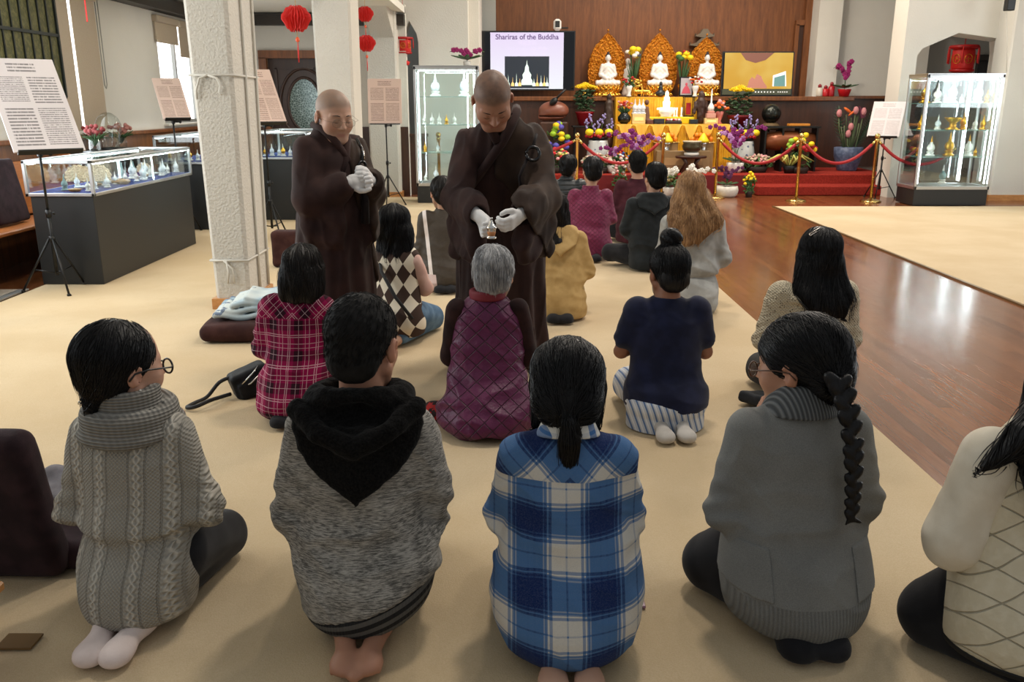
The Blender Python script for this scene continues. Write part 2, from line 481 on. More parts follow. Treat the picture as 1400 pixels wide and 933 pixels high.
def glass_mat(name, tint=(0.93, 0.97, 0.96), a=0.10):
    m = bpy.data.materials.new(name); m.use_nodes = True; nt = m.node_tree; nt.nodes.clear()
    o = nt.nodes.new('ShaderNodeOutputMaterial'); t = nt.nodes.new('ShaderNodeBsdfTransparent'); g = nt.nodes.new('ShaderNodeBsdfGlossy')
    t.inputs[0].default_value = (*tint, 1); g.inputs['Roughness'].default_value = 0.02
    lw = nt.nodes.new('ShaderNodeLayerWeight'); lw.inputs[0].default_value = .25; fm = nt.nodes.new('ShaderNodeMath'); fm.operation = 'MULTIPLY_ADD'; fm.inputs[1].default_value = .55; fm.inputs[2].default_value = .05
    nt.links.new(lw.outputs['Facing'], fm.inputs[0]); f = fm
    mx = nt.nodes.new('ShaderNodeMixShader'); nt.links.new(f.outputs[0], mx.inputs[0]); nt.links.new(t.outputs[0], mx.inputs[1]); nt.links.new(g.outputs[0], mx.inputs[2])
    nt.links.new(mx.outputs[0], o.inputs[0]); return m
M_glass = glass_mat('clear_glass')
def emit_mat(name, c, s): return plain(name, (0.8, 0.8, 0.8), 0.5, emit=c, es=s)
M_led = emit_mat('led_strip', (0.85, 0.95, 1.0), 40)

# ------------------------------------------------------------------ floor, carpets
struct(MB().box((2.5, 8, -0.05), (18, 26, 0.1)).build('floor', M_floor))
CX = 1.735; CL = -3.97
c = struct(MB().box(((CX + CL) / 2, 5.6, 0.004), (CX - CL, 17.2, 0.012), bev=0.004).build('floor_carpet', M_carpet))
struct(MB().box(((3.92 + 9.4) / 2, 5.2, 0.004), (9.4 - 3.92, 15.36, 0.012), bev=0.004).build('floor_carpet', M_carpet))
bx = MB().box((3.90, 5.2, 0.006), (0.03, 15.4, 0.016)); struct(bx.build('trim_1', plain('brass_edge', s2l(120, 92, 55), 0.4, 0.5)))
M_mat = Mat('grey_runner'); M_mat = M_mat.set(M_mat.mix(M_mat.noise(120, 2).ss(0.3, 0.7), s2l(150, 140, 128), s2l(176, 166, 152)), 0.9)
t = MB(); t.box((-4.32, 5.9, 0.006), (0.56, 2.1, 0.014)); rn = t.build('floor_mat', M_mat); tag(rn, 'flat grey floor runner beside the edge of the cream carpet at far left', 'rug')
t = MB(); t.box((-4.01, 5.9, 0.012), (0.035, 2.1, 0.012)); t.box((-4.06, 5.9, 0.010), (0.035, 2.1, 0.010), bev=.003); struct(t.build('trim_2', M_alu))
rn = MB().box((-4.35, 11.6, 0.006), (0.7, 2.0, 0.014)).build('floor_mat', M_mat); tag(rn, 'grey floor mat beyond the far end of the long glass showcase', 'rug')

# ------------------------------------------------------------------ left aisle wall (X = WX)
WX = -4.8
def wy(px, py):
    u = (px - 700) / FPX; v = (466.5 - py) / FPX; k = WX / u
    return ((cT + v * sT) * k, CAM_H + (v * cT - sT) * k)
WH = 2.82
win = []
y0 = wy(66, 0)[0]; 
def wall_x(name, holes, Y0, Y1, z0, z1, m, th=0.12):
    t = MB(); ys = Y0
    for (a, b, c, d) in holes:
        t.box((WX - th / 2, (ys + a) / 2, (z0 + z1) / 2), (th, a - ys, z1 - z0))
        if c > z0: t.box((WX - th / 2, (a + b) / 2, (z0 + c) / 2), (th, b - a, c - z0))
        if d < z1: t.box((WX - th / 2, (a + b) / 2, (d + z1) / 2), (th, b - a, z1 - d))
        ys = b
    t.box((WX - th / 2, (ys + Y1) / 2, (z0 + z1) / 2), (th, Y1 - ys, z1 - z0)); return struct(t.build(name, m))
# window 1 (two lowered blinds with a bright slit), window 2 (blinds half up)
wa, wb = wy(76, 100)[0], wy(141, 176)[0]
wc, wd = wy(221, 120)[0], wy(266, 120)[0] + 0.15
zs = 1.19
wall_x('wall_left', [(wa, wb, zs, 2.7), (wc, wd, zs + .03, 2.62)], 1.5, 14.62, 0, WH + .2, M_plas)
M_day = plain('daylight_sheer', (0.8, 0.8, 0.8), 0.9, emit=(0.93, 0.97, 1.0), es=2.6)
def window(n, Y0, Y1, z0, z1, mull):
    t = MB(); fr = 0.045
    for yy in [Y0 + fr / 2, Y1 - fr / 2] + mull: t.box((WX - .06, yy, (z0 + z1) / 2), (0.05, fr, z1 - z0))
    for zz in (z0 + fr / 2, z1 - fr / 2): t.box((WX - .06, (Y0 + Y1) / 2, zz), (0.04, Y1 - Y0, fr))
    w = struct(t.build('window_%d' % n, plain('window_frame_paint', s2l(150, 150, 146), 0.5)))
    MB().box((WX - .09, (Y0 + Y1) / 2, (z0 + z1) / 2), (0.01, Y1 - Y0, z1 - z0)).build('pane', M_day, w)
    MB().box((WX + .03, (Y0 + Y1) / 2, z0 - .015), (0.1, Y1 - Y0 + .1, 0.03), bev=.006).build('window_sill', plain('sill_paint', s2l(214, 210, 200), .5), w)
window(1, wa, wb, zs, 2.7, [wy(110, 160)[0]])
window(2, wc, wd, zs + .03, 2.62, [(wc + wd) / 2])
M_blind = Mat('blind_fabric'); M_blind = M_blind.set(M_blind.mix(M_blind.noise(60, 3), s2l(176, 160, 140), s2l(190, 174, 152)), 0.9)
ws = wy(110, 170)[0]
def blind(Y0, Y1, z0, z1, label, dx=0.035, roll=True):
    b = thing('roller_blind', label, 'blind', (WX + dx, (Y0 + Y1) / 2, z1), group='roller blinds on the left wall')
    MB().box((0, 0, -(z1 - z0) / 2), (0.006, Y1 - Y0, z1 - z0)).build('fabric', M_blind, b)
    MB().box((0, 0, -(z1 - z0)), (0.016, Y1 - Y0, 0.03), bev=.005).build('bottom_rail', M_blind, b)
    MB().box((0.0, 0, 0.03), (0.08, Y1 - Y0, 0.09), bev=.01).build('cassette', M_blind, b)
    return b
blind(wa - .12, ws - .035, 1.22, 2.62, 'lowered tan roller blind left of the bright slit at the left window')
blind(ws + .035, wb + .06, 1.22, 2.62, 'lowered tan roller blind right of the bright slit, next to a hanging bead chain')
blind(wc - .1, (wc + wd) / 2 - .03, 2.3, 2.56, 'short raised tan blind over the near half of the bright far window')
blind((wc + wd) / 2 + .03, wd + .1, 2.15, 2.56, 'raised tan blind, lower of the pair over the bright far window')
t = MB(); yy = wb + .09
t.tube([(WX + .04, yy, 2.7), (WX + .04, yy, 1.7), (WX + .04, yy + .03, 1.66), (WX + .04, yy + .06, 1.7), (WX + .04, yy + .06, 2.7)], 0.006, 5)
tag(t.build('blind_chain', plain('chain_plastic', s2l(150, 148, 140), .5)), 'thin grey blind pull chain hanging beside the left window', 'chain')
# wainscot of the left wall and its cap
t = MB(); t.box((WX + .02, 8.0, 0.56), (0.04, 13.1, 1.12)); struct(t.build('trim_3', M_wains))
t = MB(); t.box((WX + .045, 8.0, 1.135), (0.09, 13.1, 0.045), bev=.008); struct(t.build('trim_4', M_panel))
t = MB(); t.box((WX + .1, 8.0, WH - .06), (0.2, 13.1, 0.16)); struct(t.build('trim_5', M_beam))
# far wall of aisle, Y=14.5
FY = 14.5
dx0, dx1 = at(369, 150, FY)[0], at(440, 150, FY)[0]; dz = at(400, 79, FY)[2]
t = MB(); t.box(((WX + dx0) / 2, FY + .08, 1.5), (dx0 - WX, .16, 3.0)); t.box(((dx0 + dx1) / 2, FY + .08, (dz + 3) / 2), (dx1 - dx0, .16, 3 - dz))
t.box(((dx1 - 1.7) / 2, FY + .08, 1.5), (-1.7 - dx1, .16, 3.0)); struct(t.build('wall_back', M_plas))
t = MB(); t.box(((WX - 1.7) / 2, FY - .08, WH - .06), (-1.7 - WX, .2, 0.16)); struct(t.build('trim_6', M_beam))
t = MB(); t.box(((dx1 + .12 - 1.7) / 2, FY - .02, .56), (-1.7 - dx1 - .12, .04, 1.12)); t.box(((WX + dx0 - .12) / 2, FY - .02, .56), (dx0 - WX - .12, .04, 1.12)); struct(t.build('trim_7', M_panel_d))
# door with an oval leaded glass light
dr = struct(MB().box(((dx0 + dx1) / 2, FY + .1, dz / 2), (dx1 - dx0, .05, dz)).build('door_1', M_door))
t = MB()
for xx in (dx0 - .05, dx1 + .05): t.box((xx, FY - .02, dz / 2), (.12, .1, dz))
t.box(((dx0 + dx1) / 2, FY - .02, dz + .05), (dx1 - dx0 + .22, .1, .12)); t.build('door_frame', M_panel, dr)
dc = (at(413, 143, FY)[0], at(413, 143, FY)[2]); dcx = at(416, 143, FY)[0]
t = MB()
for (rx, rz, w) in ((.40, .56, .045), (.27, .42, .05)):
    pts = [(dcx + rx * math.cos(a * PI / 20), FY + .06, dc[1] + rz * math.sin(a * PI / 20)) for a in range(41)]
    t.tube([p for p in pts if p[0] < dx1 + .02 and p[0] > dx0], w / 2, 6)
t.box((dx0 + .13, FY + .06, dz / 2), (.03, .03, dz - .3)); t.box(((dx0 + dx1) / 2, FY + .06, dz - .16), (dx1 - dx0 - .2, .03, .03))
t.build('moulding', M_door, dr)
M_lead = Mat('leaded_glass'); f = M_lead.vor(26, feature='DISTANCE_TO_EDGE').lt(0.06)
M_lead = M_lead.set(M_lead.mix(f, s2l(70, 88, 84), s2l(170, 185, 180)), 0.15, 0.2, bump=f, bs=.6)
t = MB(); t.prism([(dcx + .25 * math.cos(a * PI / 16), dc[1] + .40 * math.sin(a * PI / 16)) for a in range(32)], FY + .055, FY + .07); t.build('oval_pane', M_lead, dr)
t = MB().tube([(dx0 + .1, FY + .05, 1.0), (dx0 + .1, FY, 1.0), (dx0 + .2, FY, 1.0)], .012); t.build('door_handle', M_brass, dr)
# aisle ceiling
struct(MB().box(((WX - 1.7) / 2 - .1, 8.0, WH + .1), (-1.7 - WX + .2, 13.2, .1)).build('ceiling', M_ceil))
dl = thing('downlight', 'round bright recessed downlight in the aisle ceiling beside the red lantern', 'ceiling light', (at(393, 13, 11.8)[0], 11.8, WH + .05))
MB().lathe([(.10, 0), (.10, -.012), (.08, -.015)], n=20).build('rim', M_white, dl); MB().lathe([(.075, -.014), (.075, -.018)], n=20).build('lens', emit_mat('downlight_glow', (1, .93, .8), 14), dl)

# ------------------------------------------------------------------ arcade on the left (pillars and pentagonal arches)
def pillar(name, x0, x1, Y0, Y1, zt, taper, m=M_stucco, base=True):
    t = MB(); n = 10; vs = []; ring = []
    for i in range(n + 1):
        z = zt * i / n; w = 1 + taper * (z / 2.6) ; cx, cy = (x0 + x1) / 2, (Y0 + Y1) / 2; hx = (x1 - x0) / 2 * w; hy = (Y1 - Y0) / 2 * w; b = .025
        ring.append([(cx + sx * hx + ox, cy + sy * hy + oy, z) for sx, sy, pr in ((-1, -1, 0), (1, -1, 1), (1, 1, 0), (-1, 1, 1)) for ox, oy in (((0, -sy * b), (-sx * b, 0)) if pr == 0 else ((-sx * b, 0), (0, -sy * b)))])
    for r in ring: vs += r
    k = 8; fs = [(j * k + i, j * k + (i + 1) % k, (j + 1) * k + (i + 1) % k, (j + 1) * k + i) for j in range(n) for i in range(k)]
    t.add(vs, fs + [tuple(range(k)), tuple(n * k + i for i in range(k))])
    o = struct(t.build(name, m))
    if base:
        MB().box(((x0 + x1) / 2, (Y0 + Y1) / 2, .045), (x1 - x0 + .05, Y1 - Y0 + .05, .09)).build('plinth', M_pine, o)
    return o
pa = fl(297, 424); pb = fl(352, 420)
P1X0, P1X1, P1Y0 = pa[0], pb[0] - .02, pa[1]; P1Y1 = P1Y0 + .52
pillar('column_wall_1', P1X0, P1X1, P1Y0, P1Y1, 3.6, .22)['kind'] = 'structure'
AY2 = 10.0; x0 = at(437, 150, AY2)[0]; x1 = at(483, 150, AY2)[0]
pillar('column_wall_2', x0, x1, AY2, AY2 + .5, 3.4, .12)
AY3 = 14.2; x0b = at(508, 250, AY3)[0]; x1b = at(547, 250, AY3)[0]
pillar('column_wall_3', x0b, x1b, AY3, AY3 + .55, 3.4, .05)
def arch_x(Y0, Y1, zs, zp, zt, X0, X1):
    t = MB(); poly = [(Y0, zs), (Y0 + .22 * (Y1 - Y0), zs + (zp - zs) * .7), ((Y0 + Y1) / 2, zp), (Y1 - .22 * (Y1 - Y0), zs + (zp - zs) * .7), (Y1, zs), (Y1, zt), (Y0, zt)]
    vs = [(X, a, b) for X in (X0, X1) for (a, b) in poly]; n = len(poly)
    fs = []
    for k in range(4):   # split the non-convex side into quads to the top edge
        pass
    top = [(a, zt) for (a, b) in poly[:5]]
    for k in range(4):
        q = [poly[k], poly[k + 1], top[k + 1], top[k]]
        t.add([(X0, a, b) for a, b in q] + [(X1, a, b) for a, b in q], [(0, 1, 2, 3), (7, 6, 5, 4), (0, 4, 5, 1), (2, 6, 7, 3)])
    return t
t = arch_x(P1Y1 - .05, AY2 + .05, 2.75, 3.3, 5.4, -2.12, -1.78)
t2 = arch_x(AY2 + .45, AY3 + .05, 2.45, 3.05, 5.4, -2.2, -1.85)
struct(t.build('wall_arcade_near', M_stucco)); struct(t2.build('wall_arcade_far', M_stucco))

# ------------------------------------------------------------------ front walls and sanctuary
NY = 14.75                       # arch wall left of the sanctuary
def arch_y(X0, X1, jl, jr, zs, zp, pk, zt, Y0, Y1, ch=.12):
    """wall facing the viewer from X0..X1 with a pentagonal opening jl..jr"""
    t = MB(); 
    t.box(((X0 + jl) / 2, (Y0 + Y1) / 2, zt / 2), (jl - X0, Y1 - Y0, zt)); t.box(((X1 + jr) / 2, (Y0 + Y1) / 2, zt / 2), (X1 - jr, Y1 - Y0, zt))
    poly = [(jl, zs), (jl + ch * .4, zs + ch * .6), (pk, zp), (jr - ch * .2, zs + ch + .06), (jr, zs + .05)]
    for k in range(4):
        a, b = poly[k], poly[k + 1]
        t.add([(a[0], Y0, a[1]), (b[0], Y0, b[1]), (b[0], Y0, zt), (a[0], Y0, zt), (a[0], Y1, a[1]), (b[0], Y1, b[1]), (b[0], Y1, zt), (a[0], Y1, zt)],
              [(0, 1, 2, 3), (7, 6, 5, 4), (0, 4, 5, 1), (2, 6, 7, 3)])
    return t
lx0 = x1b - .02; ljr = at(573, 100, NY)[0]; lx1 = at(660, 60, 15.6)[0]
zsp = at(573, 62, NY)[2]; zpk = at(560, 28, NY)[2]
struct(arch_y(lx0 - .1, at(640, 60, NY)[0], lx0, ljr, zsp, zpk, at(559, 28, NY)[0], 6, NY, NY + .35).build('wall_front_left', M_plas))
SX0 = at(660, 60, 17.0)[0]; SX1 = at(1107, 40, 17.0)[0]
LX0 = at(640, 60, NY)[0]
struct(MB().box(((LX0 + SX0) / 2 - .1, 15.9, 3), (SX0 - LX0 + .2, 1.7, 6)).build('wall_chancel_left', M_plas))
struct(MB().box(((SX0 + SX1) / 2, 17.1, 3), (SX1 - SX0 + 1.0, .2, 6)).build('wall_chancel_back', M_panel))
# right chancel: white return, doorway trim and white wall
rx1 = at(1250, 60, 15.9)[0]
struct(MB().box((at(1130, 40, 16.6)[0] + .02, 16.75, 3), (.42, .5, 6)).build('wall_chancel_right', M_plas))
RXa = at(1130, 40, 16.6)[0] + .2
struct(MB().box(((RXa + 7.75) / 2, 16.9, 3), (7.75 - RXa, .2, 6)).build('wall_front_white', M_plas))
struct(MB().box((SX1 + .02, 16.95, 2.4), (.3, .12, 4.8)).build('trim_8', M_panel))
dd = struct(MB().box((SX1 - .12, 16.97, 1.45), (.28, .05, 2.9)).build('door_2', M_panel_d))
t = MB(); xr = SX1 - .26
t.box((xr, 16.95, 1.45), (.07, .1, 2.9)); t.box((xr + .2, 16.95, 2.93), (.45, .1, .09)); t.build('door_frame', M_panel, dd)
# right arch wall
RY = 14.2
jl = at(1253, 85, RY)[0]; jr = at(1378, 60, RY)[0]; zs_ = at(1253, 76, RY)[2]; zp_ = at(1311, 45, RY)[2]
struct(arch_y(at(1240, 30, RY)[0], 12.4, jl, jr, zs_, zp_, at(1311, 45, RY)[0], 6, RY, RY + .5, .18).build('wall_front_right', M_plas))
# projecting column right of the arch
cx0 = at(1352, 270, 13.75)[0]
pillar('column_wall_4', cx0, cx0 + .62, 13.75, 14.25, 6, .0, M_plas)
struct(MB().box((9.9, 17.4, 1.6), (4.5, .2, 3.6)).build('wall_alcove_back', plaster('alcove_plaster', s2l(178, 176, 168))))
struct(MB().box((9.8, 15.95, 3.25), (5.0, 2.6, .1)).build('ceiling_alcove', M_ceil))
t = MB(); t.box((at(1365, 120, 17.2)[0], 17.25, 1.15), (.9, .1, 2.3)); d3 = struct(t.build('door_3', plain('dark_doorway', s2l(34, 30, 30), .5)))
MB().box((at(1365, 120, 17.2)[0], 17.18, 2.33), (1.05, .1, .1)).build('door_frame', M_beam, d3)
# left alcove behind the small arch
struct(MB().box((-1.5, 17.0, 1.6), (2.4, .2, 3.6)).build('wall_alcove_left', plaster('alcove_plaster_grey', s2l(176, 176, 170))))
t = MB(); t.box((ljr - .1, 14.68, .48), (.42, .06, .96)); t.box((ljr - .1, 14.66, .98), (.46, .1, .05)); tag(t.build('wooden_screen', M_panel_d), 'dark wooden panel screen between the third pillar and the left glass cabinet', 'panel')
# right-hand outer wall out of view, built without windows; an added light stands in
struct(MB().box((10.9, 9.5, 3), (.2, 9.5, 6)).build('wall_right', M_plas))
w3 = None
# ------------------------------------------------------------------ stage
ST = 0.33
gx0, gx1 = at(800, 250, 14.5)[0], 4.09
SXL, SXR = ljr + .3, jl + .1
t = MB(); t.box(((SXL + SXR) / 2, 15.95, ST / 2), (SXR - SXL, 2.2, ST), bev=.02); struct(t.build('floor_stage', M_red))
for n, (a, b) in enumerate(((SXL + .2, gx0), (gx1, SXR + .1))):
    struct(MB().box(((a + b) / 2, 14.66, ST / 4), (b - a, .42, ST / 2), bev=.02).build('floor_step', M_red))
M_dred = plain('dark_red_cloth', s2l(110, 16, 20), .8)
# ledge of the sanctuary with cap
LZ = at(900, 132, 16.35)[2]
la = at(650, 130, 16.35)[0]; lb = at(1166, 132, 16.35)[0]
t = MB(); t.box(((la + lb) / 2, 16.7, (ST + LZ) / 2 - .04), (lb - la, .66, LZ - ST - .08)); struct(t.build('wall_ledge', M_panel_d))
t = MB(); t.box(((la + lb) / 2, 16.68, LZ - .04), (lb - la + .04, .76, .08), bev=.012); struct(t.build('trim_9', M_panel))
t = MB(); t.box(((lb + 7.7) / 2, 16.75, .95), (7.7 - lb, .1, 1.25)); struct(t.build('trim_10', M_panel_d))
t = MB(); t.box(((lb + 7.7) / 2, 16.72, 1.6), (7.7 - lb, .14, .05)); struct(t.build('trim_11', M_panel))
# ------------------------------------------------------------------ people: shared sculpting
def skin_mat(name, c, lip=None):
    m = Mat(name); a = m.attr('Col'); n = m.noise(30, 3)
    cc = m.mix(n.ss(0.3, 0.7) * 0.18, a, tuple(k * 0.8 for k in c))
    return m.set(cc, 0.52, sss=0.12, bump=m.noise(220, 2), bs=0.08, bd=0.002, spec=0.35)
M_skin = skin_mat('skin', s2l(196, 146, 116))
def head_sdf(p, face=True, wide=1.0, fine=True):
    d = el(p, (0, -.012, .035), (.077 * wide, .097, .083))
    d = sm(d, el(p, (0, .028, -.03), (.062 * wide, .062, .082)), .03)
    d = sm(d, rc(p, (-.02, .062, -.098), (.02, .062, -.098), .02, .02), .03)
    for s in (-1, 1):
        d = sm(d, rc(p, (s * .055 * wide, .0, -.055), (s * .028, .055, -.095), .018, .018), .03)
        d = sm(d, el(p, (s * .042 * wide, .056, -.026), (.024, .022, .026)), .035)
        if face:
            d = sm(d, rc(p, (s * .014, .081, .022), (s * .046, .068, .022), .009, .007), .012)
            d = smx(d, -el(p, (s * .032, .097, .001), (.019, .015, .011)), .01)
            d = sm(d, el(p, (s * .032, .0745, .0), (.0135, .0125, .011)), .003)
            d = np.maximum(d, -rc(p, (s * .020, .0885, -.003), (s * .044, .0835, -.004), .0016, .0014))
        e = el(p, (s * .081 * wide, -.012, -.008), (.010, .019, .032), rotm(R(-12), 0, R(s * -22)))
        e = smx(e, -el(p, (s * .092 * wide, -.006, -.006), (.010, .010, .02)), .004)
        d = sm(d, e, .006)
    if face:
        n = sm(rc(p, (0, .083, .015), (0, .104, -.026), .0075, .011), el(p, (-.011, .093, -.031), (.0085, .010, .007)), .006)
        n = sm(n, el(p, (.011, .093, -.031), (.0085, .010, .007)), .006)
        d = sm(d, n, .008)
        d = sm(d, rc(p, (-.018, .077, -.060), (.018, .077, -.060), .0075, .0075), .007)
        d = sm(d, rc(p, (-.015, .077, -.072), (.015, .077, -.072), .0075, .0075), .006)
        d = np.maximum(d, -(rc(p, (-.018, .0885, -.0665), (.018, .0885, -.0665), .0016, .0016)))
        d = smx(d, -rc(p, (0, .098, -.042), (0, .091, -.052), .003, .003), .004)
    return d
def head_color(base, stub=None, hairline=None):
    base = np.array(base, np.float32)
    def f(q):
        c = np.tile(base, (len(q), 1))
        lip = np.exp(-((q[:, 0] / .022) ** 4) - ((q[:, 2] + .066) / .0095) ** 4) * (q[:, 1] > .07)
        c = c * (1 - lip[:, None] * .55) + np.array(s2l(158, 88, 80), np.float32) * lip[:, None] * .55
        ch = np.exp(-((np.abs(q[:, 0]) - .042) / .02) ** 2 - ((q[:, 2] + .03) / .022) ** 2) * (q[:, 1] > .03)
        c = c * (1 + ch[:, None] * np.array([.04, -.10, -.12], np.float32))
        er = (np.abs(q[:, 0]) > .076) * (np.abs(q[:, 2] + .01) < .035)
        c = c * (1 + er[:, None] * np.array([.02, -.06, -.07], np.float32))
        if stub is not None:
            # scalp stubble: above a hairline running forehead -> temple -> behind the ear -> nape
            hl = .062 - np.clip((.07 - q[:, 1]) / .08, 0, 1) * .045 - np.clip((-.01 - q[:, 1]) / .05, 0, 1) * .085
            w = 1 / (1 + np.exp(-(q[:, 2] - hl) / .004)); w = w * (1 - er * 1.0)
            w = w * .9
            c = c * (1 - w[:, None]) + np.array(stub, np.float32) * w[:, None]
        return c
    return f
class Pose: pass
def to_head(p, P):
    return (p - A3(*P.hc)) @ P.hM / P.hs
def hand_sdf(q, curl=0.3, side=1, spread=0.0, th=0.6):
    """q in hand frame: z = fingers direction, x = across the palm (towards the thumb * side), y = palm normal; wrist at origin"""
    d = rbox(q, (0, 0, .048), (.038, .014, .045), .013)
    d = sm(d, rc(q, (0, 0, -.02), (0, 0, .02), .025, .024), .02)
    for i, (x, L, r) in enumerate(((.030, .072, .0088), (.010, .08, .009), (-.010, .075, .0088), (-.029, .058, .0078))):
        x *= side; a = curl; p0 = (x, 0, .085); seg = [L * .45, L * .32, L * .25]; pts = [p0]; an = a * .6; sx = x * spread * 3
        y, z = 0, .085
        for k, s_ in enumerate(seg):
            y += math.sin(an) * s_; z += math.cos(an) * s_; pts.append((x + sx * (k + 1) / 3, y, z)); an += a * 1.1
        d = sm(d, chain(q, pts, [r * 1.05, r, r * .93, r * .82]), .004)
    x = .034 * side
    d = sm(d, chain(q, [(x * .7, .002, .02), (x * 1.45, .012, .048), (x * (1.5 + th * .25), .022 + .01 * curl, .075), (x * (1.35 + th * .2), .03 + .015 * curl, .097)], [.014, .0115, .0098, .0085]), .008)
    return d
def body_kneel(P, face=False):
    def f(p):
        d = loft(p, P.S0)
        for s in (-1, 1):
            el_ = P.elb[(s + 1) // 2]; wr = P.wri[(s + 1) // 2]; sh = (s * P.shw, P.shy, P.shz)
            d = sm(d, rc(p, sh, el_, .046, .037), .03); d = sm(d, rc(p, el_, wr, .037, .024), .012)
            a = P.legs
            if a == 'kneel':
                d = sm(d, rc(p, (s * .085, .03, .19), (s * P.kx, P.ky, .085), .085, .058), .03)
                d = sm(d, rc(p, (s * P.kx, P.ky, .066), (s * .055, -.10, .055), .052, .036), .02)
                d = sm(d, foot(p, s, P), .012)
            else:
                d = sm(d, rc(p, (s * .09, .05, .12), (s * .33, .26, .13), .085, .058), .03)
                d = sm(d, rc(p, (s * .33, .26, .11), (-s * .05, .36, .06), .055, .036), .02)
                d = sm(d, rc(p, (-s * .05, .36, .05), (-s * .18, .30, .04), .034, .028), .02)
            H = P.handM[(s + 1) // 2]
            d = sm(d, hand_sdf((p - A3(*wr)) @ H, .12, -s), .008)
        nb = P.neck
        d = sm(d, rc(p, nb, tuple(A3(*P.hc) + P.hM @ A3(0, -.02, -.05) * P.hs), P.nr, P.nr * .93), .03)
        hq = to_head(p, P)
        d = sm(d, head_sdf(hq, face) * P.hs, .012)
        return d
    return f
def foot(p, s, P):
    fx = P.footx; y0 = -.12; L = P.footL
    d = rc(p, (s * .055, y0 + .03, .045), (s * .05, y0 - .04, .05), .036, .034)
    d = sm(d, rc(p, (s * .052, y0 - .03, .05), (s * fx, y0 - .05 - L * .6, .036), .034, .026), .02)
    M_ = (s * fx, y0 - .05 - L * .72, .034)
    d = sm(d, el(p, (M_[0], M_[1], .034), (.042, .05, .024)), .02)
    if P.toes:
        for i in range(5):
            x = s * (fx + (.030 - i * .0155)) ; r = (.0125, .0095, .009, .0085, .008)[i] if True else 0
            x = s * (fx - .030 + i * .0155)
            yy = y0 - .05 - L * .98 + i * .006
            d = sm(d, rc(p, (x, yy + .03, .03), (x, yy, .026), r, r), .004)
    else:
        d = sm(d, el(p, (s * fx, y0 - .05 - L * .9, .032), (.038, .035, .022)), .02)
    return d
def _ext(S):
    a = S[0].copy(); a[0] = -.06; return np.vstack([a, S])
def pose(shw=.135, shz=.60, shy=.02, secs=None, elb=None, wri=None, hc=(0, .07, .81), hr=(0, 0, 0), hs=1.12, neck=(0, .035, .66), nr=.052, legs='kneel', toes=False, footx=.045, footL=.13, bw=1.0, bd=1.0, kx=.12, ky=.36, cover=False):
    P = Pose(); P.shw, P.shz, P.shy = shw, shz, shy
    S = secs or [(.05, 0, .03, .17, .14), (.12, 0, .0, .195, .165), (.2, 0, -.005, .19, .16), (.3, 0, .015, .16, .125), (.42, 0, .03, .155, .11), (.54, 0, .03, .168, .108), (.61, 0, .03, .15, .092), (.66, 0, .035, .09, .07), (.70, 0, .04, .058, .052)]
    P.S = smooth_secs([(z, cx, cy, rx * bw, ry * bd) for z, cx, cy, rx, ry in S], 30); P.S = _ext(P.S)
    P.S0 = P.S.copy(); P.S0[:, 3:] = np.maximum(P.S0[:, 3:] - .018, .03); P.S0[P.S0[:, 0] < .13, 3:] *= .75; P.S0 = P.S0[P.S0[:, 0] > .06]
    P.elb = elb or [(-.195, .03, .36), (.195, .03, .36)]
    P.wri = wri or [(-.03, .21, .37), (.03, .21, .37)]
    P.hc = hc; P.hM = rotm(*hr); P.hs = hs; P.neck = neck; P.nr = nr; P.legs = legs; P.toes = toes; P.footx = footx; P.footL = footL; P.kx = kx; P.ky = ky; P.cover = cover; P.footL = footL * (.6 if cover else 1)
    P.handM = []
    for i, s in enumerate((-1, 1)):
        P.handM.append(aim((s * -.12, .35, .9), (0, -1, .3)))
    return P
def top_sdf(P, infl=.0, sl=(.064, .055, .042), hem=None, neckcut=None, folds=None, arms=True, armk=.03, sleeve_end=1.0, hemw=.006, extra=None):
    def f(p):
        d = loft(p, P.S) - infl
        if arms:
            for s in (-1, 1):
                e = P.elb[(s + 1) // 2]; w = P.wri[(s + 1) // 2]; sh = (s * P.shw, P.shy, P.shz)
                if sleeve_end > 0:
                    a = rc(p, sh, e, sl[0], sl[1])
                    wv = tuple(np.array(e) + (np.array(w) - np.array(e)) * sleeve_end)
                    a = sm(a, rc(p, e, wv, sl[1], sl[2]), .02)
                else:
                    m = tuple(np.array(sh) + (np.array(e) - np.array(sh)) * -sleeve_end)
                    a = rc(p, sh, m, sl[0], sl[1])
                # crease rings near the elbow and armpit
                q = p - A3(*e); r_ = np.sqrt((q * q).sum(1))
                a = a + .006 * np.sin(q[:, 2] * 95 + q[:, 1] * 60 + 3 * s) * np.exp(-(r_ / .09) ** 2)
                d = sm(d, a, armk)
        if extra is not None: d = extra(p, d)
        if folds is not None: d = d + folds(p)
        if hem is not None:
            hz = hem + hemw * np.sin(p[:, 0] * 26 + 1.3) + hemw * .6 * np.sin(p[:, 1] * 31)
            d = smx(d, hz - p[:, 2], .005)
        if neckcut is not None:
            q = p - A3(*neckcut[0]); d = smx(d, (p[:, 2] + (p[:, 1] - neckcut[0][1]) * neckcut[2] - neckcut[1]), .008)
        return d
    return f
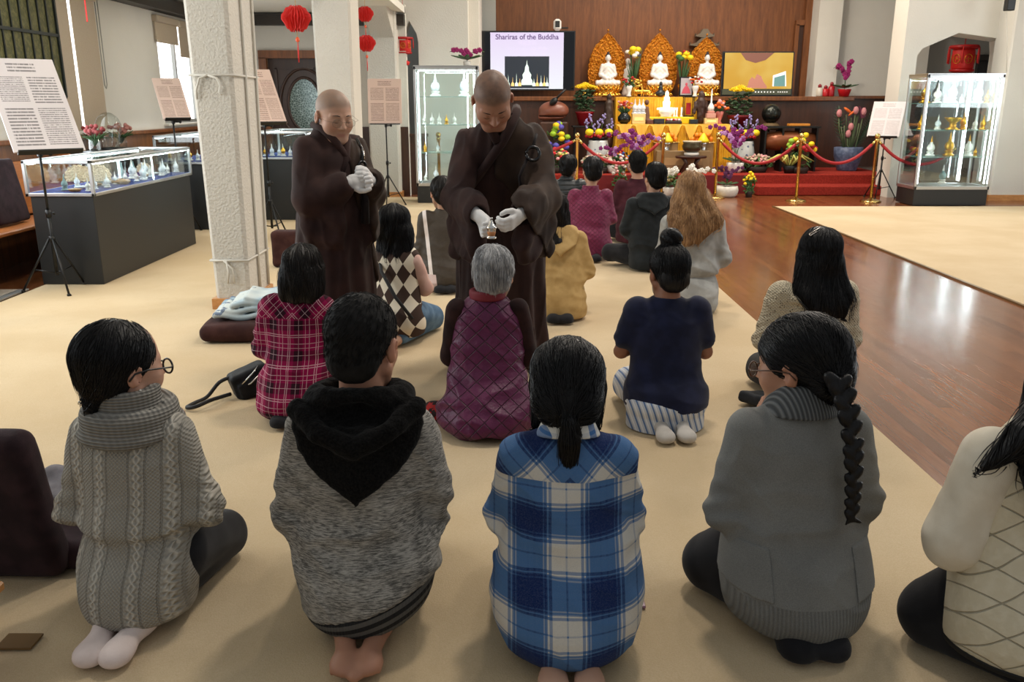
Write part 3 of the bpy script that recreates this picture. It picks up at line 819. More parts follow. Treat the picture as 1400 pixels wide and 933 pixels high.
def std_folds(a=.008, seed=1.0, zw=.3, tw=.12, amp2=.004, diag=True):
    def f(p):
        m = np.exp(-((p[:, 2] - zw) / tw) ** 2)
        r = np.abs(wn(p, (9, 7, 24), seed)); r2 = wn(p, (13, 11, 17), seed + 2)
        o = -a * 1.4 * (1 - 2 * r) * m + amp2 * 1.3 * r2 - amp2 * np.exp(-(wn(p, (15, 12, 20), seed + 9) / .16) ** 2)
        if diag:
            q = p.copy(); q[:, 0] = np.abs(p[:, 0])
            t = wn(np.stack([q[:, 0] * .6 + q[:, 2], q[:, 1] * .4, q[:, 2] * .3 - q[:, 0]], 1), (26, 8, 8), seed + 5)
            o = o + .0045 * t * np.clip((q[:, 0] - .04) / .1, 0, 1)
        return o.astype(np.float32)
    return f
def legs_sdf(P, infl=.02, feet=True, folds=True, ankle=0.9):
    def f(p):
        d = None
        for s in (-1, 1):
            if P.legs == 'kneel':
                a = rc(p, (s * .09, .02, .19), (s * P.kx, P.ky, .10), .09 + infl, .062 + infl)
                b = rc(p, (s * P.kx, P.ky, .08), (s * .06, -.10 * ankle, .06), .062 + infl * .8, .04 + infl * .7)
                a = sm(a, b, .02)
            else:
                a = rc(p, (s * .09, .05, .12), (s * .33, .26, .13), .09 + infl, .06 + infl)
                a = sm(a, rc(p, (s * .33, .26, .11), (-s * .04, .35, .07), .06 + infl, .04 + infl), .02)
            d = a if d is None else sm(d, a, .015)
        if feet and P.legs == 'kneel' and P.cover:
            for s in (-1, 1): d = sm(d, foot(p, s, P) - .013, .02)
        d = sm(d, el(p, (0, .02, .16), (.165, .14, .11)), .03)
        if folds: d = d + .004 * wn(p, (18, 12, 22), 3) 
        return smx(d, .012 - p[:, 2], .01)
    return f
def mk_body(P, root, skin=s2l(196, 146, 116), face=False, h=.0075, stub=None, lo=(-.5, -.42, 0.0), hi=(.5, .62, 1.06), f=None):
    skin = (skin[0] * .93, skin[1] * 1.0, skin[2] * 1.08)
    hcf = head_color(skin, stub)
    def colr(q):
        hq = to_head(q, P); c = hcf(hq); far = (np.sqrt((hq ** 2).sum(1)) > .16); c[far] = np.array(skin, np.float32); return c
    return sculpt('body', f or body_kneel(P, face), lo, hi, h, M_skin, root, colr)

# ------------------------------------------------------------------ hair
def hair_mat(name, c, c2=None, rough=0.42, sx=(160, 160, 6)):
    m = Mat(name); x, y, z = m.xyz()
    v = m.vec(x * sx[0], y * sx[1], z * sx[2]); n = m.noise(1.0, 3, v, 0.5, 0.4)
    n2 = m.noise(14, 2)
    c2 = c2 or tuple(k * 1.9 for k in c)
    cc = m.mix(((n * .6 + n2 * .4).ss(0.35, 0.7)), c, c2)
    return m.set(cc, rough, bump=n, bs=.5, bd=.004, spec=.28)
M_hblack = hair_mat('black_hair', s2l(9, 8, 9), s2l(22, 20, 21))
M_hbrown = hair_mat('dark_brown_hair', s2l(16, 13, 12), s2l(38, 32, 28))
M_hblond = hair_mat('blond_hair', s2l(118, 84, 54), s2l(186, 146, 102), .42)
M_hbuzz = hair_mat('cropped_black_hair', s2l(9, 8, 8), s2l(22, 20, 19), .8, (90, 90, 40))
M_hgrey = hair_mat('grey_hair', s2l(120, 120, 122), s2l(205, 204, 204), .5)
def grad(f, p, e=.003):
    g = np.zeros_like(p)
    for i in range(3):
        q = p.copy(); q[:, i] += e; r = p.copy(); r[:, i] -= e; g[:, i] = f(q) - f(r)
    return g / (np.sqrt((g * g).sum(1)) + 1e-9)[:, None]
def strands(name, f, roots, dirf, mat, parent, steps=22, step=.012, r=.0012, seed=0, lift=.002, var=.5, fly=.0, wave=0.0, stop=None):
    rng = np.random.RandomState(seed); p = roots.astype(np.float32); N = len(p)
    off = (rng.rand(N) * lift + .0004).astype(np.float32); flyv = (rng.rand(N) < .12) * fly
    n = grad(f, p); p = p - n * (f(p) - off)[:, None]; pts = [p.copy()]; nor = [n]
    jit = (rng.randn(N, 3) * .16).astype(np.float32); vel = None; live = np.ones(N, bool)
    ph = rng.rand(N).astype(np.float32) * 6.28
    for k in range(steps):
        d = dirf(p) + jit
        if wave: d = d + wave * np.stack([np.sin(k * .55 + ph), np.cos(k * .5 + ph) * .5, 0 * ph], 1)
        n = grad(f, p); d = d - n * (d * n).sum(1)[:, None]
        d /= (np.sqrt((d * d).sum(1)) + 1e-6)[:, None]
        vel = d if vel is None else (vel * .45 + d * .55)
        vel /= (np.sqrt((vel * vel).sum(1)) + 1e-6)[:, None]
        q = p + vel * step; s_ = f(q); o_ = off + flyv * (k / steps) ** 2 * .02
        q = q - n * np.clip(s_ - o_, -.01, .01)[:, None]
        q = np.where(live[:, None], q, p); p = q.astype(np.float32)
        if stop is not None: live &= ~stop(p)
        pts.append(p.copy()); nor.append(n)
    X = np.stack(pts, 1); Nn = np.stack(nor, 1); S = X.shape[1]
    L = (S * (1 - var * rng.rand(N))).astype(int)
    T = np.gradient(X, axis=1); T /= (np.sqrt((T ** 2).sum(2)) + 1e-7)[..., None]; B = np.cross(T, Nn)
    w = np.clip((L[:, None] - np.arange(S)[None]) / 4.0, 0.0, 1) * r * (.7 + .6 * rng.rand(N))[:, None]
    vs = np.stack([X + Nn * w[..., None], X - Nn * (.4 * w)[..., None] + B * w[..., None], X - Nn * (.4 * w)[..., None] - B * w[..., None]], 2)
    V_ = vs.reshape(-1, 3); b = (np.arange(N)[:, None] * S + np.arange(S - 1)[None]) * 3
    ok = (np.arange(S - 1)[None] < L[:, None]); b = b[ok]
    Fs = [np.stack([b + i, b + (i + 1) % 3, b + 3 + (i + 1) % 3, b + 3 + i], 1) for i in range(3)]
    return lk(name, V_, np.concatenate(Fs), mat, parent, smooth=True)
def scalp_roots(P, n, seed, cond=None, crown=(0, -.035, .11)):
    """points on the cranium in person space"""
    rng = np.random.RandomState(seed); v = rng.randn(n * 5, 3); v /= np.sqrt((v * v).sum(1))[:, None]
    q = v * np.array([.082, .102, .09]) + np.array([0, -.012, .035])
    keep = (q[:, 2] > -.05) & ~((q[:, 1] > .06) & (q[:, 2] < .06)) & ~((q[:, 1] > .01) & (q[:, 2] < .0))
    if cond is not None: keep &= cond(q)
    q = q[keep][:n]
    return ((q * P.hs) @ P.hM.T + np.array(P.hc)).astype(np.float32)
def h2w(P, v): return tuple(float(t) for t in (P.hM @ A3(*v)) * P.hs + A3(*P.hc))
def grooves(p, a=.0025, f=120): return a * np.sin(p[:, 0] * f + 2.4 * np.sin(p[:, 2] * 14) + 1.5 * np.sin(p[:, 1] * 22))
def glasses(P, root, mat, rim=.0022):
    t = MB()
    for s in (-1, 1):
        pts = [h2w(P, (s * (.034 + .0235 * math.cos(a * PI / 12)), .103, -.004 + .019 * math.sin(a * PI / 12))) for a in range(25)]
        t.tube(pts, rim, 6)
        t.tube([h2w(P, (s * .057, .102, .002)), h2w(P, (s * .083, .085, .004)), h2w(P, (s * .087, .02, .006)), h2w(P, (s * .088, -.015, .0)), h2w(P, (s * .086, -.03, -.018))], rim * .9, 6)
    t.tube([h2w(P, (-.0105, .104, .0)), h2w(P, (0, .108, .003)), h2w(P, (.0105, .104, .0))], rim * .9, 6)
    g = t.build('eyeglasses', mat, root)
    for s in (-1, 1):
        t = MB(); t.add([h2w(P, (s * (.034 + .022 * math.cos(a * PI / 12)), .103, -.004 + .0175 * math.sin(a * PI / 12))) for a in range(24)], [tuple(range(24))]); t.build('lens', M_glass, g)
    return g
# ------------------------------------------------------------------ cloth materials
def m_quilt(name, c, c2, s=.062, rough=.5, rot=0.0, bd=.012, wx=1.0, dk=.84, gw=.07):
    m = Mat(name); x, y, z = m.xyz(); w = m.noise(5, 2) * .02
    u = (x * wx + z + w + y * .35) * (1 / s); v = (x * wx - z + w - y * .35) * (1 / s)
    a = (1.0 - u.tri()); b = (1.0 - v.tri()); h = a.min(b)           # 0 on the seams
    puff = h.ss(0.0, gw); wr = m.noise(38, 3); n = m.noise(300, 1)
    cc = m.mix(puff, tuple(k * dk for k in c), c); cc = m.mix((wr.ss(.4, .7)) * .4, cc, c2)
    return m.set(cc, rough, bump=puff + wr * .5, bs=.8, bd=bd, sheen=.04, spec=.3)
def m_weave(name, c, c2, sc=420, rough=.9, bs=.3, sheen=.04, spots=12):
    m = Mat(name); n = m.noise(sc, 2); n2 = m.noise(spots, 4)
    cc = m.mix(n2.ss(.35, .68), c, c2)
    return m.set(cc, rough, bump=n, bs=bs, bd=.0025, sheen=sheen, spec=.15)
def m_heather(name, c, c2):
    m = Mat(name); x, y, z = m.xyz(); n = m.noise(1, 4, m.vec(x * 45, y * 45, z * 420), .7); n3 = m.noise(16, 3)
    cc = m.mix((n * .8 + n3 * .2).ss(.38, .62), c, c2)
    return m.set(cc, .92, bump=n, bs=.35, bd=.004, sheen=.04, spec=.12)
def m_knit_cable(name, c, cables):
    m = Mat(name); x, y, z = m.xyz(); ax = x.abs()
    # moss ground
    g = ((x * 560).sin() * (z * 560).sin())
    h = g * .30; 
    arm = ax.gt(.205)
    for xc in cables:
        d = (ax - (xc * 1.0)).abs(); inn = 1.0 - d.ss(.017, .020)
        tw = (z * (2 * PI / .050)); o = tw.sin() * .0075
        lobe1 = 1.0 - ((ax - xc) - o).abs().ss(.0, .010); lobe2 = 1.0 - ((ax - xc) + o).abs().ss(.0, .010)
        rib = (z * 520 + (ax - xc) * 300).sin() * .12
        ch = lobe1.max(lobe2) * 1.3 + rib
        h = h * (1.0 - inn) + ch * inn
        edge = 1.0 - (d - .0225).abs().ss(.0, .004); h = h - edge * .6
    n = m.noise(30, 3)
    cc = m.mix(h.ss(-.4, 1.0), tuple(k * .62 for k in c), tuple(min(1, k * 1.12) for k in c)); cc = m.mix(n.ss(.4, .7) * .15, cc, tuple(k * .8 for k in c))
    return m.set(cc, .95, bump=h, bs=1.0, bd=.0075, sheen=.04, spec=.1)
def m_rib(name, c, f=620, horiz=False, bd=.004, ang=False):
    m = Mat(name); x, y, z = m.xyz()
    s = (z * f).sin() if horiz else (x * f).sin()
    if ang: s = (z * f).sin() + ((x + y) * 300).sin() * .4
    cc = m.mix(s.ss(-1, 1), tuple(k * .6 for k in c), c)
    return m.set(cc, .95, bump=s, bs=.8, bd=bd, sheen=.04, spec=.1)
def m_plaid_blue():
    m = Mat('blue_flannel_plaid'); x, y, z = m.xyz()
    yoke = z.gt(.535); r2 = .7071
    xx = x.abs(); u0, v0 = x + .012, z; u1, v1 = (xx + z) * r2 - .02, (z - xx) * r2 + .035
    u = u0 * (1.0 - yoke) + u1 * yoke; v = v0 * (1.0 - yoke) + v1 * yoke
    def band(q, per, off):
        t = ((q + off) * (1 / per)).fr()             # 0..1
        white = t.gt(.0) * t.lt(.40)
        navy = t.gt(.52) * t.lt(.88)
        wl = t.gt(.19) * t.lt(.215); nl = (t.gt(.66) * t.lt(.69)).max(t.gt(.75) * t.lt(.78)); wh = (t.gt(.44) * t.lt(.458)).max(t.gt(.94) * t.lt(.958)); bk = (t.gt(.475) * t.lt(.50)).max(t.gt(.9) * t.lt(.925))
        val = white * 1.0 + (1.0 - white) * (.34 - navy * .34)
        val = val - wl * .45 - nl * .12 + wh * .5 - bk * .25
        return val
    a = band(u, .205, .040); b = band(v, .178, .052)
    f = ((a + b) * .5).clamp()
    c = m.mix(f.ss(0.0, .5), s2l(14, 36, 84), s2l(72, 108, 152)); c = m.mix(f.ss(.5, .95), c, s2l(206, 200, 188))
    n = m.noise(500, 1); n2 = m.noise(30, 3); c = m.mix(n.ss(.4, .75) * .22, c, s2l(120, 130, 150))
    return m.set(c, .95, bump=n + n2 * .6, bs=.3, bd=.004, sheen=.04, spec=.1)
def m_plaid_mag():
    m = Mat('magenta_plaid'); x, y, z = m.xyz()
    yoke = z.gt(.55); r2 = .7071; xx = x.abs()
    u = x * (1.0 - yoke) + ((xx + z) * r2) * yoke; v = z * (1.0 - yoke) + ((z - xx) * r2) * yoke
    def band(q, per, off):
        t = ((q + off) * (1 / per)).fr(); dk = t.gt(.30) * t.lt(.62)
        wl = (t.gt(.06) * t.lt(.085)).max(t.gt(.13) * t.lt(.155)).max(t.gt(.70) * t.lt(.715)).max(t.gt(.84) * t.lt(.86)).max(t.gt(.46) * t.lt(.475)); return dk, wl
    d1, w1 = band(u, .140, .03); d2, w2 = band(v, .155, .02)
    f = (d1 + d2) * .5; c = m.mix(f, s2l(128, 12, 62), s2l(42, 12, 25)); wl = w1.max(w2)
    c = m.mix(wl * .42, c, s2l(236, 200, 206)); n = m.noise(400, 2)
    return m.set(c, .9, bump=n, bs=.25, bd=.003, sheen=.04, spec=.12)
def m_stripe(name, cols, per=.03, diag=0.0):
    m = Mat(name); x, y, z = m.xyz(); t = ((x + y * .55 * 0 + z * diag) * (1 / per)).fr()
    c = m.mix(t.gt(.33), cols[0], cols[1]); c = m.mix(t.gt(.55), c, cols[2]); c = m.mix(t.gt(.62), c, cols[0]); c = m.mix(t.gt(.82), c, cols[3])
    n = m.noise(300, 1); c = m.mix(n * .2, c, cols[1])
    return m.set(c, .9, bump=n, bs=.2, bd=.003)
def m_argyle():
    m = Mat('argyle_knit'); x, y, z = m.xyz(); u = ((x + z * .62) * (1 / .085)).floor(); v = ((x - z * .62) * (1 / .085)).floor()
    k = (u + v).mod(2.0).gt(.5); n = m.noise(300, 2)
    c = m.mix(k, s2l(226, 216, 196), s2l(62, 44, 36)); return m.set(c, .95, bump=n, bs=.4, bd=.004)
def m_lace(name, c):
    m = Mat(name); x, y, z = m.xyz()
    u = ((x + z) * (1 / .075)); v = ((x - z) * (1 / .075)); a = 1.0 - u.tri(); b = 1.0 - v.tri(); ln = a.min(b).lt(.16)
    dots = m.vor(95, rnd=.15); hole = ln * dots.lt(.33) * z.gt(.30)
    kn = ((x * 430).sin() * (z * 430).sin()); bob = m.vor(42, rnd=.3)
    c_ = m.mix(hole, m.mix(kn.ss(-1, 1), tuple(k * .72 for k in c), c), s2l(70, 58, 46))
    return m.set(c_, .95, bump=kn * .3 + (1.0 - bob) * .9 - hole * 1.2, bs=.9, bd=.007, sheen=.04, spec=.1)
M_trs = m_weave('dark_trousers', s2l(24, 24, 27), s2l(34, 34, 37), 300, .85, .2, .1)
M_sock_w = m_weave('pale_sock', s2l(214, 196, 190), s2l(228, 212, 206), 300)
def person(label, x, Y, rz=0, s=1.0, group=None):
    return thing('person', label, 'person', (x, Y, .012), rz, scale=s)
def add_feet(P, root, m, h=.006, name='sock'):
    for s in (-1, 1):
        f = lambda p, s=s: smx(foot(p, s, P) - .004, p[:, 1] + .02, .01)
        sculpt(name, f, (s * .07 - .1 if s > 0 else -.17, -.45, 0), (.17 if s > 0 else .1 - .07 + .05, 0, .13), h, m, root)
BX = ((-.42, -.33, .0), (.42, .50, .86))

# ---------------- woman in grey cable-knit sweater dress (front row, left)
def p_cable():
    r = person('black-haired woman in a grey cable-knit sweater and glasses, kneeling with pale socks showing', -1.105, 2.32, R(-3), .97)
    P = pose(shw=.122, shz=.575, hs=1.16, ky=.31, hc=(-.022, .05, .775), hr=(R(-6), 0, R(-36)), elb=[(-.192, -.01, .35), (.192, .02, .34)], wri=[(-.04, .23, .40), (.03, .23, .40)], neck=(-.01, .03, .62), nr=.05,
             secs=[(.03, 0, -.03, .155, .16), (.08, 0, -.05, .165, .185), (.18, .0, -.04, .172, .18), (.27, .0, .0, .166, .145), (.295, 0, .0, .158, .135), (.33, 0, .0, .172, .145), (.42, 0, .015, .170, .132), (.52, 0, .02, .165, .118), (.575, 0, .025, .14, .10), (.635, 0, .03, .11, .08), (.67, 0, .035, .07, .06)], footx=.037, footL=.15)
    mk_body(P, r, s2l(190, 142, 116), face=True)
    mk = m_knit_cable('grey_cable_knit', s2l(184, 178, 166), (.055, .140, .225))
    sculpt('sweater', top_sdf(P, 0, (.066, .058, .045), hem=.045, folds=std_folds(.010, 2, .30, .09, .003)), *BX, .0065, mk, r)
    def cowl(p):
        q = p - A3(-.01, .03, .655); rr = np.sqrt((q[:, 0] / 1.12) ** 2 + (q[:, 1] / 1.0) ** 2); z = q[:, 2] - .12 * q[:, 1]
        d = np.sqrt(((rr - .092 - .018 * np.sin(z * 30 + 2)) / .9) ** 2 + (np.maximum(np.abs(z + .028) - .028, 0)) ** 2) - .021
        q2 = np.sqrt((rr - .070) ** 2 + (np.maximum(np.abs(z - .035) - .022, 0)) ** 2) - .017
        d = sm(d, q2, .012); 
        d3 = np.sqrt((rr - .12) ** 2 * .8 + (z + .055) ** 2) - .02
        return sm(d, d3, .02) + .003 * wn(p, 22, 4)
    sculpt('cowl_collar', cowl, (-.2, -.17, .53), (.18, .22, .77), .006, m_rib('ribbed_cowl', s2l(152, 148, 140), 700, True, .004, True), r)
    sculpt('trousers', legs_sdf(P, .016), (-.3, -.2, 0), (.32, .62, .3), .009, M_trs, r)
    add_feet(P, r, M_sock_w)
    def hair(q):
        p = to_head(q, P)
        d = el(p, (0, -.026, .035), (.088, .104, .090)); d = sm(d, el(p, (0, -.058, -.03), (.062, .048, .058)), .04)
        d = smx(d, -el(p, (0, .13, -.05), (.10, .10, .115)), .012); d = smx(d, -el(p, (.105, .03, -.075), (.05, .052, .07)), .01); d = smx(d, -el(p, (-.105, .03, -.075), (.05, .052, .07)), .01)
        d = sm(d, rc(p, (0, -.082, -.085), (.0, -.088, -.125), .022, .011), .015)
        return (d + grooves(p, .0012)) * P.hs
    h = sculpt('hair', hair, (-.25, -.15, .6), (.15, .28, .95), .006, M_hblack, r)
    cr = A3(*h2w(P, (.0, -.03, .13))); tie = A3(*h2w(P, (0, -.08, -.07)))
    def dirf(p):
        a = p - cr; b = tie - p; return b / (np.sqrt((b * b).sum(1))[:, None] + .02) + .35 * a / (np.sqrt((a * a).sum(1))[:, None] + .02)
    strands('hair_strands', hair, scalp_roots(P, 800, 3), dirf, M_hblack, h, 18, .012, .0013, 3, .003, .4, fly=.7, stop=lambda p: ((p - tie) ** 2).sum(1) < .02 ** 2)
    glasses(P, r, plain('black_frame', s2l(16, 14, 14), .3), .0032)
    MB().sph(h2w(P, (.084, .0, -.045)), .0038).build('earring', plain('pearl', s2l(230, 225, 215), .2), r)
p_cable()

# ---------------- man in grey hoodie
def p_hoodie():
    r = person('short-haired man in a heather grey hoodie with black fleece hood, kneeling barefoot', -.435, 2.30, R(3), 1.0)
    P = pose(shw=.142, shz=.58, hc=(.012, .06, .82), hr=(R(-8), 0, R(-14)), elb=[(-.198, .0, .34), (.205, .01, .35)], wri=[(-.03, .29, .45), (.03, .29, .45)], neck=(.005, .03, .66), nr=.064, hs=1.16,
             secs=[(.03, 0, -.02, .15, .17), (.07, 0, -.05, .18, .20), (.16, .01, -.05, .20, .205), (.28, .01, -.01, .202, .165), (.40, 0, .01, .195, .14), (.50, 0, .02, .195, .13), (.57, 0, .02, .175, .11), (.63, 0, .025, .14, .09), (.675, 0, .03, .08, .065)], toes=True, footx=.03, footL=.19)
    mk_body(P, r, s2l(178, 124, 96), face=True, h=.0065)
    mh = m_heather('heather_grey_fleece', s2l(82, 80, 76), s2l(172, 167, 158))
    def ex(p, d):
        return d
    tilt = lambda p: .125 + p[:, 0] * .30
    base = top_sdf(P, 0, (.074, .062, .05), folds=std_folds(.013, 5, .27, .13, .005))
    sculpt('hooded_jacket', lambda p: smx(base(p), tilt(p) - p[:, 2], .01), (-.44, -.3, 0), (.44, .5, .8), .0065, mh, r)
    m = Mat('striped_rib_band'); x, y, z = m.xyz(); t = ((z - x * .30) * (1 / .030)).fr(); m_ = m.set(m.mix(t.gt(.5), s2l(16, 16, 17), s2l(84, 82, 78)), .9, bump=(x * 700).sin(), bs=.4, bd=.003)
    b2 = lambda p: loft(p, P.S) + .003
    sculpt('waistband', lambda p: smx(smx(b2(p), p[:, 2] - tilt(p) - .004, .006), tilt(p) - .085 - p[:, 2], .008), (-.3, -.32, 0), (.3, .3, .3), .0065, m_, r)
    sculpt('trousers', legs_sdf(P, .024), (-.34, -.22, 0), (.34, .64, .32), .009, M_trs, r)
    def hood(p):
        zz = .69 - p[:, 2]; w = np.interp(zz, [-.02, .02, .07, .13, .19, .235, .26], [.10, .165, .185, .165, .115, .05, .012]).astype(np.float32)
        yb = np.interp(p[:, 2], P.S[:, 0], P.S[:, 2] - P.S[:, 4]).astype(np.float32) - .012
        k = np.abs(p[:, 0]) / w; ysurf = yb + .05 * (np.abs(p[:, 0]) / .19) ** 2
        th = .036 * np.clip(1.15 - .5 * k, .3, 1.2)
        d = np.sqrt(np.maximum(np.abs(p[:, 0]) - w + .02, 0) ** 2 + np.maximum(np.abs(p[:, 1] - ysurf) - th + .02, 0) ** 2 + np.maximum(zz - .255, 0) ** 2 + np.maximum(-.005 - zz, 0) ** 2) - .02
        q = p - A3(0, .035, .665); rr = np.sqrt((q[:, 0] / 1.25) ** 2 + q[:, 1] ** 2); d2 = np.sqrt((rr - .095) ** 2 + ((q[:, 2] + .10 * q[:, 1]) / 1.5) ** 2) - .033
        d = sm(d, d2, .03)
        # rolled edge fold across the hood
        d = sm(d, chain(p, [(-.165, -.04, .665), (-.09, -.125, .62), (.0, -.145, .585), (.09, -.125, .625), (.165, -.04, .665)], [.03, .028, .03, .028, .03]), .015)
        q2 = el(p, (0, -.095, .665), (.085, .04, .035)); d = smx(d, -q2, .02)
        return d + .0035 * wn(p, 70, 2) + .002 * wn(p, 140, 5)
    m = Mat('black_fleece'); n = m.noise(150, 3, rough=.7); v = m.vor(130)
    mf = m.set(m.mix(n.ss(.3, .7), s2l(9, 9, 9), s2l(26, 25, 24)), 1.0, bump=n + v * .5, bs=.6, bd=.004, sheen=.04, spec=.05)
    sculpt('hood', hood, (-.26, -.24, .40), (.26, .2, .76), .006, mf, r)
    def hair(q):
        p = to_head(q, P); d = el(p, (0, -.02, .042), (.084, .102, .088)); d = sm(d, el(p, (0, -.07, -.03), (.066, .042, .055)), .03)
        d = smx(d, -el(p, (0, .135, -.04), (.11, .10, .105)), .01)
        for s in (-1, 1): d = smx(d, -el(p, (s * .095, -.002, -.045), (.032, .045, .062)), .008)
        return (d + .0018 * wn(p, 160, 3) + .001 * wn(p, 300, 6)) * P.hs
    h = sculpt('hair', hair, (-.15, -.12, .66), (.2, .25, 1.02), .005, M_hbuzz, r)
    cr = A3(*h2w(P, (.01, -.03, .13)))
    def dirf(p):
        a = p - cr; a = a / (np.sqrt((a * a).sum(1))[:, None] + .01); return a + np.stack([.6 * a[:, 1], -.6 * a[:, 0], -.3 + 0 * a[:, 0]], 1)
    strands('hair_strands', hair, scalp_roots(P, 2600, 5), dirf, M_hbuzz, h, 4, .006, .0011, 5, .005, .5)
p_hoodie()

# ---------------- woman in blue plaid flannel
def p_flannel():
    r = person('woman with a low ponytail in a blue and white plaid flannel shirt, kneeling', .155, 2.19, R(0), .95)
    P = pose(shw=.130, shz=.565, hs=1.16, hc=(.0, .10, .75), hr=(R(-20), 0, R(-4)), elb=[(-.170, .06, .36), (.170, .06, .36)], wri=[(-.03, .29, .45), (.03, .29, .45)], neck=(.0, .035, .62), nr=.05,
             secs=[(.01, 0, -.05, .16, .16), (.06, 0, -.07, .20, .20), (.15, .0, -.065, .22, .21), (.26, .0, -.03, .207, .17), (.36, 0, .005, .185, .145), (.47, 0, .02, .18, .13), (.54, 0, .025, .165, .115), (.605, 0, .03, .14, .09), (.65, 0, .04, .075, .062)], footx=.05, footL=.15)
    mk_body(P, r, s2l(200, 152, 124), face=True)
    f = std_folds(.012, 8, .33, .12, .005)
    def fo(p):
        o = f(p); g = np.exp(-((p[:, 2] - .525) / .012) ** 2) * (p[:, 1] < .03); return o + .004 * g
    sculpt('flannel_shirt', top_sdf(P, 0, (.072, .062, .05), hem=.02, hemw=.01, folds=fo), (-.44, -.32, 0), (.44, .5, .8), .0065, m_plaid_blue(), r)
    def collar(p):
        q = p - A3(0, .035, .66); rr = np.sqrt((q[:, 0]) ** 2 + q[:, 1] ** 2); z = q[:, 2] + .25 * q[:, 1]
        return np.sqrt((np.maximum(np.abs(rr - .075 + .45 * (z - .0)) - .003, 0)) ** 2 + np.maximum(np.abs(z) - .025, 0) ** 2) - .005
    mc = Mat('collar_plaid'); x, y, z = mc.xyz(); t = ((x + y * .5) * 14).fr(); t2 = (z * 30).fr()
    mcc = mc.set(mc.mix(t.gt(.55) * .8 + t2.gt(.7) * .2, s2l(210, 208, 200), s2l(52, 98, 152)), .9, bump=mc.noise(300, 1), bs=.2, bd=.003)
    sculpt('collar', collar, (-.13, -.1, .6), (.13, .17, .73), .005, mcc, r)
    sculpt('trousers', legs_sdf(P, .024), (-.34, -.22, 0), (.34, .64, .32), .009, M_trs, r)
    def hair(q):
        p = to_head(q, P); d = el(p, (0, -.02, .04), (.094, .112, .094)); d = sm(d, el(p, (0, -.06, -.03), (.088, .065, .075)), .03)
        for s in (-1, 1): d = sm(d, rc(p, (s * .072, .02, .0), (s * .078, .015, -.09), .022, .010), .03)
        d = smx(d, -el(p, (0, .15, -.04), (.085, .10, .11)), .01)
        w = (q - A3(*h2w(P, (0, -.085, -.055))))
        e = chain(q, [h2w(P, (.0, -.09, -.06)), h2w(P, (.004, -.118, -.085)), tuple(A3(*h2w(P, (.01, -.10, -.13)))), tuple(A3(*h2w(P, (.008, -.075, -.175)))), tuple(A3(*h2w(P, (.0, -.055, -.21))))], [.02, .017, .029, .026, .006])
        return sm(d * P.hs, e, .008) + grooves(p, .0014)
    h = sculpt('hair', hair, (-.2, -.2, .45), (.2, .32, .95), .006, M_hblack, r)
    tie = A3(*h2w(P, (.0, -.108, -.068))); cr = A3(*h2w(P, (0, .05, .15))); end = A3(*h2w(P, (0, -.05, -.25)))
    def dirf(p):
        q = (p - A3(*P.hc)) @ P.hM; b = tie - p; low = (q[:, 2] < -.065) & (np.abs(q[:, 0]) < .04); c = end - p
        side = (np.abs(q[:, 0]) > .075) & (q[:, 1] > -.03)
        b = b / (np.sqrt((b * b).sum(1))[:, None] + 1e-3); o = np.where(low[:, None], c / (np.sqrt((c * c).sum(1))[:, None] + 1e-3), b)
        return np.where(side[:, None], A3(0, 0, -1)[None] + 0 * o, o)
    strands('hair_strands', hair, scalp_roots(P, 1000, 7), dirf, M_hblack, h, 24, .012, .0013, 7, .003, .35, fly=.8)
    t = MB(); ax = (A3(*h2w(P, (.004, -.118, -.085))) - A3(*h2w(P, (.0, -.09, -.06)))); Mx = aim(ax); c0 = A3(*h2w(P, (.002, -.106, -.074)))
    t.tube([tuple(c0 + Mx @ A3(.022 * math.cos(a * PI / 8), .022 * math.sin(a * PI / 8), 0)) for a in range(17)], .005, 6)
    t.build('hair_tie', plain('beige_scrunchie', s2l(206, 186, 150), .8), r)
p_flannel()

